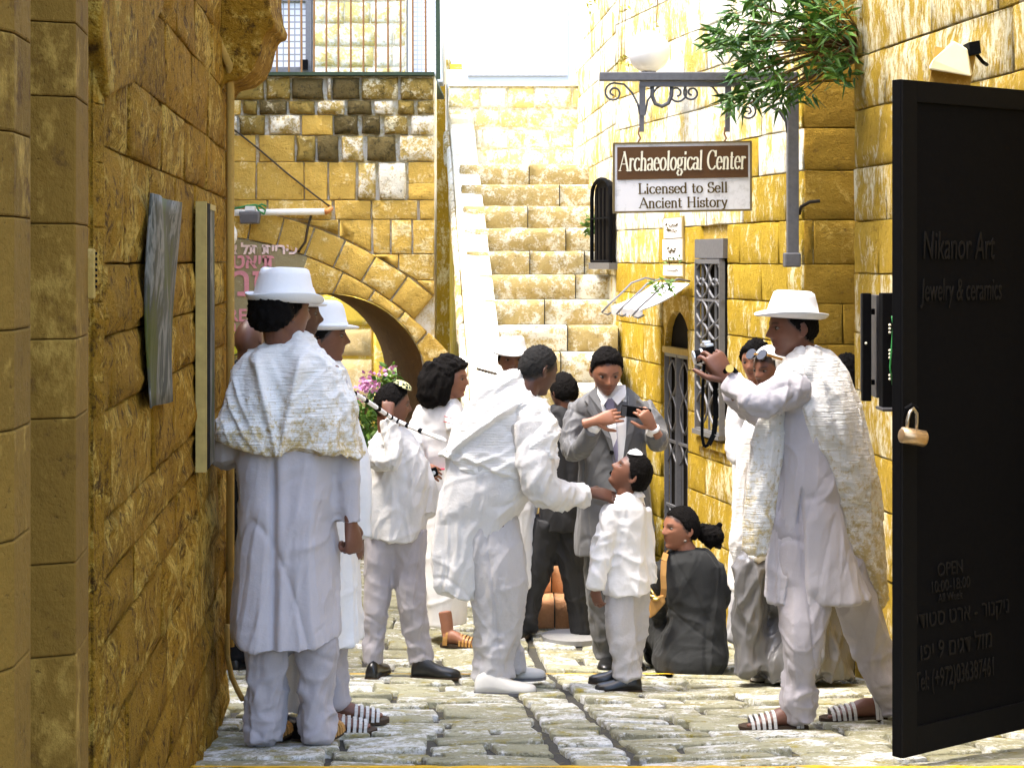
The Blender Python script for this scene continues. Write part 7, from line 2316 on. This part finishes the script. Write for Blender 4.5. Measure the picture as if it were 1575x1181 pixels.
def photographer():
    p = Person('man in white hat, gauze shawl and pale tunic photographing with a silver camera', 7.47).base(1250)
    P = p.P
    p.head(1221, 504, (-.98, -.14, -.10), .238, neck_to=P(1236, 560), stubble=.25, look=(0, 1, .05))
    sh = (P(1205, 588, -.16), P(1270, 590, .12)); el = (P(1164, 622, -.22), P(1190, 640, .18)); wr = (P(1122, 590, -.12), P(1118, 590, .08))
    p.skeleton(sh, el, wr, (P(1235, 800, .03), P(1262, 800, .08)), (P(1234, 960, -.06), P(1328, 960, .12)), (P(1232, 1095, -.06), P(1368, 1085, .16)))
    p.hand(P(1120, 584, -.10), (-.50, .05, .86), (.35, -.90, .25), curl=(.55, .85, .7), thumb=-1, size=1.18, spread=.12)
    p.hand(P(1116, 580, .06), (-.62, .0, .78), (-.3, .9, .3), curl=(.5, .8, .6), thumb=1, size=1.1, spread=.12)
    hf = Vector((P(1238, 0).x, p.Y - .06, p.gz)); hb = Vector((P(1375, 0).x, p.Y + .16, ground_z(p.Y + .16)))
    foot_raw(p.body, hf, (-1, -.05)); foot_raw(p.body, hb, (-1, -.05))
    p.finish('brown', .0055)
    sandal(hf, (-1, -.05), .275, .10, p.root); sandal(hb, (-1, -.05), .275, .10, p.root)
    hair_cap('hair', p.hc, p.R, p.H, p.root, HAIR, thick=.014, curl=.012, seed=15, line=-.03, under=.18)
    hat(p.hc, p.R, p.H, p.root, cw=.41, cd=.475, base=.185, ch=.46, brim=.17, curl=.07, tilt=.16, taper=.82)
    r = Raw()
    tube(r, [P(1226, 760, -.02), P(1228, 840, -.035), P(1236, 905, -.05), P(1234, 975, -.10), P(1231, 1025, -.09), P(1229, 1065, -.07), P(1234, 1103, -.06)], [(.10, .10), (.112, .115), (.112, .11), (.090, .10), (.073, .09), (.079, .09), (.064, .085)], n=24)
    tube(r, [P(1270, 830, .04), P(1312, 905, .07), P(1336, 975, .13), P(1354, 1030, .15), P(1366, 1065, .16), P(1374, 1092, .16)], [(.10, .09), (.106, .095), (.096, .10), (.078, .09), (.074, .085), (.068, .085)], n=24)
    garment('trousers', r, CL['trouser'], p.root, .008, 2, leg_folds(P(0, 1105).z, a=1.1) + [((.4, 0, -1), .10, .012, 4, near(P(1330, 960), .3))], seed=81)
    r = Raw()
    rows(r, p.Y, [(568, 1218, 1272, .08), (584, 1200, 1280, .11), (606, 1190, 1285, .14), (660, 1185, 1282, .145), (700, 1189, 1284, .15), (760, 1184, 1292, .155), (830, 1179, 1306, .162), (880, 1175, 1322, .168), (914, 1172, 1336, .17), (922, 1174, 1336, .168)], n=48)
    tube(r, [P(1222, 594, -.11), P(1187, 613, -.20), P(1162, 618, -.215), P(1140, 602, -.17), P(1122, 590, -.125)], [.090, .072, .060, .055, .052], ref=Y3)
    tube(r, [P(1230, 590, .12), P(1190, 636, .18), P(1165, 632, .16), P(1126, 600, .09)], [.085, .07, .064, .058], ref=Y3)
    zb = P(0, 922).z
    def hem(Pn):
        c = (Pn[:, 1] < p.Y + .03) * below(P(0, 742).z, .05)(Pn)
        t = np.clip((P(0, 740).z - Pn[:, 2]) / (P(0, 740).z - zb), 0, 1)
        xs = P(1225, 0).x + (P(1216, 0).x - P(1225, 0).x) * t
        wdt = .004 + .030 * t
        Pn[:, 1] += c * (.075 * t ** .5) * np.exp(-((Pn[:, 0] - xs) / wdt) ** 4)
        return Pn
    garment('tunic', r, CL['tunic'], p.root, .0075, 2, [((.15, 0, 1), .15, .014, 6, below(P(0, 700).z, .2)), ((.1, 0, 1), .06, .005, 5), ((.35, .3, .9), .055, .016, 2.5, near(P(1165, 612, -.2), .14)), ((.8, .3, -.6), .05, .010, 2.3, near(P(1195, 620, -.2), .1))], seed=83, post=hem)
    # shawl: over the back and hanging behind
    r = Raw()
    tube(r, [P(1240, 534, .02), P(1250, 560, .02), P(1258, 620, .02), P(1278, 690, .04), P(1302, 760, .06), P(1325, 830, .08), P(1340, 890, .09), P(1349, 930, .09)],
         [(.045, .06), (.105, .15), (.150, .19), (.155, .17), (.140, .14), (.110, .11), (.070, .08), (.025, .04)], n=40, e=2.2)
    tube(r, [P(1246, 566, -.03), P(1222, 584, -.10), P(1204, 606, -.15)], [(.08, .11), (.075, .09), (.055, .065)], n=24)
    garment('shawl', r, CL['gauze'], p.root, .0075, 2, [((.34, .05, -.94), .11, .024, 14), ((.30, .05, -.95), .045, .010, 14), ((.34, 0, -.94), .022, .004, 14), ((.9, .2, -.4), .07, .01, 3, near(P(1215, 575, -.1), .12))], seed=85)
    # front end of the shawl hanging from the forearm
    r = Raw()
    tube(r, [P(1195, 622, -.05), P(1186, 660, -.10), P(1178, 720, -.12), P(1168, 790, -.12), P(1158, 850, -.12)], [(.05, .07), (.062, .05), (.066, .04), (.060, .035), (.050, .03)], n=24)
    garment('shawl_end', r, CL['gauze'], p.root, .0075, 2, [((.12, 0, 1), .06, .014, 8), ((.1, 0, 1), .028, .006, 8)], seed=86)
    # watch
    wc = P(1124, 570, -.145)
    mb = MB(); mb.tube([P(1115, 572, -.14), P(1120, 566, -.16), P(1128, 568, -.15), P(1132, 572, -.12)], .010, n=8); w = mb.build('watch_strap', M['black'], p.root, True)
    mb = MB(); mb.tube([P(1122, 567, -.165), P(1122.5, 567, -.178)], .016, n=16); mb.build('watch_face', M['gold'], w)
    # camera
    r = empty('film_camera', P(1085, 560, -.02), label='silver and black camera with dangling strap raised by the shawled photographer', cat='camera')
    c = P(1090, 545, -.02); ax = Vector((-.97, -.10, -.2)).normalized(); up = Vector((-.2, 0, .98)); up = (up - ax * up.dot(ax)).normalized(); sd = ax.cross(up)
    mb = MB(); mb.obox(c, ax * .018, sd * .062, up * .036); o = mb.build('body', M['black'], r); bevel(o, .006)
    mb = MB(); mb.obox(c + up * .0385, ax * .017, sd * .060, up * .006); mb.obox(c + up * .050, ax * .016, sd * .02, up * .0055); o = mb.build('top_plate', M['silver'], r); bevel(o, .003)
    mb = MB(); mb.tube([c + ax * .015, c + ax * .03, c + ax * .031, c + ax * .062], [.030, .030, .027, .027], n=24); mb.build('lens_barrel', M['black'], r)
    mb = MB(); mb.tube([c + ax * .026, c + ax * .034], .0315, n=24); mb.tube([c + ax * .060, c + ax * .066], .0285, n=24); mb.build('lens_ring', M['silver'], r)
    mb = MB(); mb.tube([c + up * .04 + sd * .035, c + up * .056 + sd * .035], .011, n=14); mb.build('dial', M['silver'], r)
    pts = [P(1083, 560, -.07), P(1081, 600, -.08), P(1080, 640, -.08), P(1080, 672, -.08), P(1083, 687, -.08), P(1090, 684, -.08), P(1098, 668, -.07), P(1101, 640, -.06), P(1100, 600, -.05), P(1101, 570, -.05)]
    mb = MB()
    for q0, q1 in zip(pts[:-1], pts[1:]): mb.bar(q0, q1, .012 if q0.x < P(1086, 0).x else .020, .004, (0, 1, 0))
    mb.build('strap', M['black'], r)
photographer()

def women_at_right():
    p = Person('woman with short black hair standing behind the raised camera arm, white robe', 9.95).base(1160)
    P = p.P
    p.head(1163, 557, (-.50, -.86, -.08), .222, neck_to=P(1168, 605), male=0, nose=.8)
    p.skeleton((P(1140, 622), P(1195, 622)), (P(1136, 690), P(1200, 690)), (P(1142, 722, -.12), P(1190, 730, -.1)), (P(1155, 740), P(1182, 740)), (P(1155, 870), P(1182, 870)), (P(1152, 985), P(1182, 985)), k=.9)
    p.hand(P(1140, 716, -.12), (.2, -.2, -.9), (-.6, -.7, 0), curl=(.4, .5, .4), thumb=1, size=.9)
    p.finish('light', .0065)
    hair_cap('hair', p.hc, p.R, p.H, p.root, HAIR, thick=.07, curl=.03, seed=16, line=-.02)
    r = Raw(); rows(r, p.Y, [(592, 1150, 1185, .055), (605, 1138, 1200, .08), (640, 1130, 1208, .10), (740, 1128, 1206, .11), (850, 1122, 1206, .13), (985, 1118, 1206, .15)])
    tube(r, [P(1142, 615), P(1132, 665, -.04), P(1136, 695, -.10), P(1141, 712, -.13)], [.065, .07, .065, .055], ref=Y3)
    garment('robe', r, CL['white'], p.root, .011, 2, [((0, 0, 1), .1, .014, 6), ((1, .2, .6), .05, .012, 2.3, near(P(1134, 680, -.05), .13))], seed=91)
    shoe(Vector((P(1150, 0).x, p.Y + .08, p.gz)), (-.2, -1), .24, .085, .07, M['shoew'], p.root)
    # woman with head scarf and sunglasses pushed up
    p = Person('woman in a white head scarf with sunglasses pushed up, half hidden behind the photographer', 9.35).base(1188)
    P = p.P
    p.head(1184, 568, (-.75, -.62, -.14), .222, neck_to=P(1192, 622), male=0, nose=.8)
    p.skeleton((P(1168, 640), P(1228, 640)), (P(1160, 710), P(1232, 710)), (P(1165, 750, -.12), P(1215, 750, -.1)), (P(1185, 760), P(1212, 760)), (P(1185, 890), P(1212, 890)), (P(1182, 1010), P(1212, 1010)), k=.9)
    p.finish('brown', .0065)
    r = Raw(); d = head_dirs(40, 30); Q = head_shape(d, 0, 0) * 1.13
    keep = (d[:, 1] < .42) | (d[:, 2] > .62)
    hcn = np.array(p.hc); Vv = ((Q * p.H) @ p.R.T + hcn).tolist(); Fo = grid_faces(40, 30, keep)
    o = mesh('head_scarf', Vv, Fo, CL['white'], p.root, True); md = o.modifiers.new('t', 'SOLIDIFY'); md.thickness = .008; md.offset = 1
    g = None
    mb = MB()
    L = lambda x, y, z: Vector(hcn + p.R @ (np.array([x, y, z]) * p.H))
    for sx in (-1, 1):
        mb.tube([L(sx * .17, .37, .40), L(sx * .17, .405, .43)], [.030, .030], n=16)
    lens = mb.build('sunglasses', M['glass_d'], p.root)
    mb = MB(); mb.bar(L(-.06, .40, .43), L(.06, .40, .43), .008)
    for sx in (-1, 1): mb.bar(L(sx * .30, .37, .42), L(sx * .41, .0, .25), .012)
    mb.build('frame', M['tan'], lens)
    r = Raw(); rows(r, p.Y, [(602, 1172, 1212, .06), (616, 1158, 1228, .09), (650, 1148, 1236, .11), (740, 1140, 1236, .12), (830, 1128, 1232, .13), (905, 1120, 1225, .13)])
    tube(r, [P(1168, 630), P(1152, 690, -.06), P(1146, 760, -.10), P(1138, 830, -.11), P(1134, 880, -.11)], [(.06, .05), (.06, .045), (.058, .04), (.05, .035), (.035, .025)], ref=X3)
    garment('robe', r, CL['gauze2'], p.root, .010, 2, [((.15, 0, 1), .08, .018, 8), ((.1, 0, 1), .04, .008, 8)], seed=93)
    r = Raw(); rows(r, p.Y, [(890, 1140, 1226, .13), (950, 1142, 1228, .14), (1018, 1140, 1230, .15)]); garment('skirt', r, CL['white'], p.root, .014, 2, [((0, 0, 1), .1, .012, 5)], seed=94)
    shoe(Vector((P(1180, 0).x, p.Y + .1, p.gz)), (-.3, -1), .24, .085, .07, M['shoew'], p.root)
    # seated figure in grey satin
    p = Person('seated person in a grey satin skirt spread over the paving behind the photographer', 9.20).base(1225)
    P = p.P
    p.head(1262, 735, (-.7, -.6, -.1), .222, neck_to=P(1262, 790), male=0, nose=.8)
    p.skeleton((P(1232, 810), P(1292, 810)), (P(1225, 880), P(1298, 880)), (P(1215, 930, -.15), P(1270, 930, -.15)), (P(1240, 985), P(1280, 985)), (P(1175, 900, -.16), P(1250, 905, -.18)), (P(1165, 1020, -.16), P(1240, 1020, -.2)), k=.85)
    p.finish('brown', .009)
    hair_cap('hair', p.hc, p.R, p.H, p.root, HAIR, thick=.06, curl=.03, seed=17)
    r = Raw(); rows(r, p.Y, [(778, 1245, 1280, .055), (795, 1230, 1296, .085), (840, 1222, 1302, .11), (920, 1222, 1302, .12), (960, 1220, 1306, .14)]); garment('top', r, CL['white'], p.root, .013, 2, [((0, 0, 1), .1, .01, 4)], seed=95)
    r = Raw()
    tube(r, [P(1255, 975, .0), P(1205, 900, -.12), P(1168, 870, -.18), P(1156, 910, -.20), P(1152, 970, -.20), P(1158, 1030, -.20)], [.15, .14, .12, .10, .095, .11], ref=Y3)
    tube(r, [P(1275, 975, .0), P(1252, 915, -.16), P(1240, 900, -.22), P(1236, 960, -.24), P(1238, 1030, -.24)], [.15, .14, .12, .12, .15], ref=Y3)
    rows(r, p.Y, [(925, 1200, 1300, .16, -.06), (970, 1165, 1304, .22, -.08), (1010, 1148, 1308, .26, -.08), (1034, 1146, 1310, .27, -.08)])
    garment('skirt', r, CL['satin'], p.root, .009, 2, [((.25, .2, -1), .10, .024, 4), ((-.3, .1, -1), .06, .014, 4), ((1, 0, .3), .06, .010, 2, near(P(1160, 900, -.2), .15))], seed=96)
    r = Raw(); tube(r, [P(1190, 850, -.14), P(1170, 845, -.22), P(1158, 862, -.26)], [.075, .06, .03], ref=Y3); garment('cloth', r, CL['white'], p.root, .009, 1, [((.5, 0, 1), .05, .01, 3)], seed=97)
    # pale satin figure next to the charcoal dress
    p = Person('person in dark clothes standing in the nook between wall corner and near yellow wall', 9.62).base(1300)
    P = p.P
    p.head(1304, 580, (-.5, .8, 0), .225, neck_to=P(1304, 630), eye=False)
    p.skeleton((P(1278, 650), P(1332, 650)), (P(1276, 720), P(1334, 720)), (P(1280, 780), P(1330, 780)), (P(1292, 780), P(1318, 780)), (P(1292, 900), P(1318, 900)), (P(1292, 1010), P(1318, 1010)), k=.8)
    p.finish('brown', .011)
    hair_cap('hair', p.hc, p.R, p.H, p.root, HAIR, thick=.05, curl=.03, seed=18, line=-.05)
    r = Raw(); rows(r, p.Y, [(618, 1286, 1322, .06), (634, 1274, 1334, .08), (700, 1270, 1336, .10), (800, 1272, 1334, .11)])
    tube(r, [P(1290, 790), P(1290, 900), P(1290, 1018)], [.08, .07, .065]); tube(r, [P(1318, 790), P(1318, 900), P(1318, 1018)], [.08, .07, .065])
    garment('coat', r, CL['black'], p.root, .014, 2)
    for x in (1288, 1316): shoe(Vector((P(x, 0).x, p.Y - .1, p.gz)), (0, 1), .25, .09, .08, M['shoeb'], p.root)
women_at_right()

def striped_cord():
    r = empty('striped_cord', W(600, 640, 9.15), label='thin white cord with black dashes stretched past the boy to the bending man', cat='cord')
    pts = [W(536, 600, 8.6), W(560, 614, 8.8), W(587, 632, 9.05), W(600, 641, 9.18), W(617, 650, 9.20), W(645, 662, 9.12), W(684, 677, 8.95)]
    Q = [Vector(q) for q in cr([tuple(x) for x in pts], 6)]
    mb = MB(); mb.tube(Q, .011, n=10); mb.build('cord', CL['white'], r, True)
    tot = len(Q)
    for i in range(2, tot - 3, 4):
        a, b = Q[i], Q[i].lerp(Q[i+1], .9)
        mb = MB(); mb.tube([a, b], .0125, n=10); mb.build('dash', M['black'], r)
striped_cord()
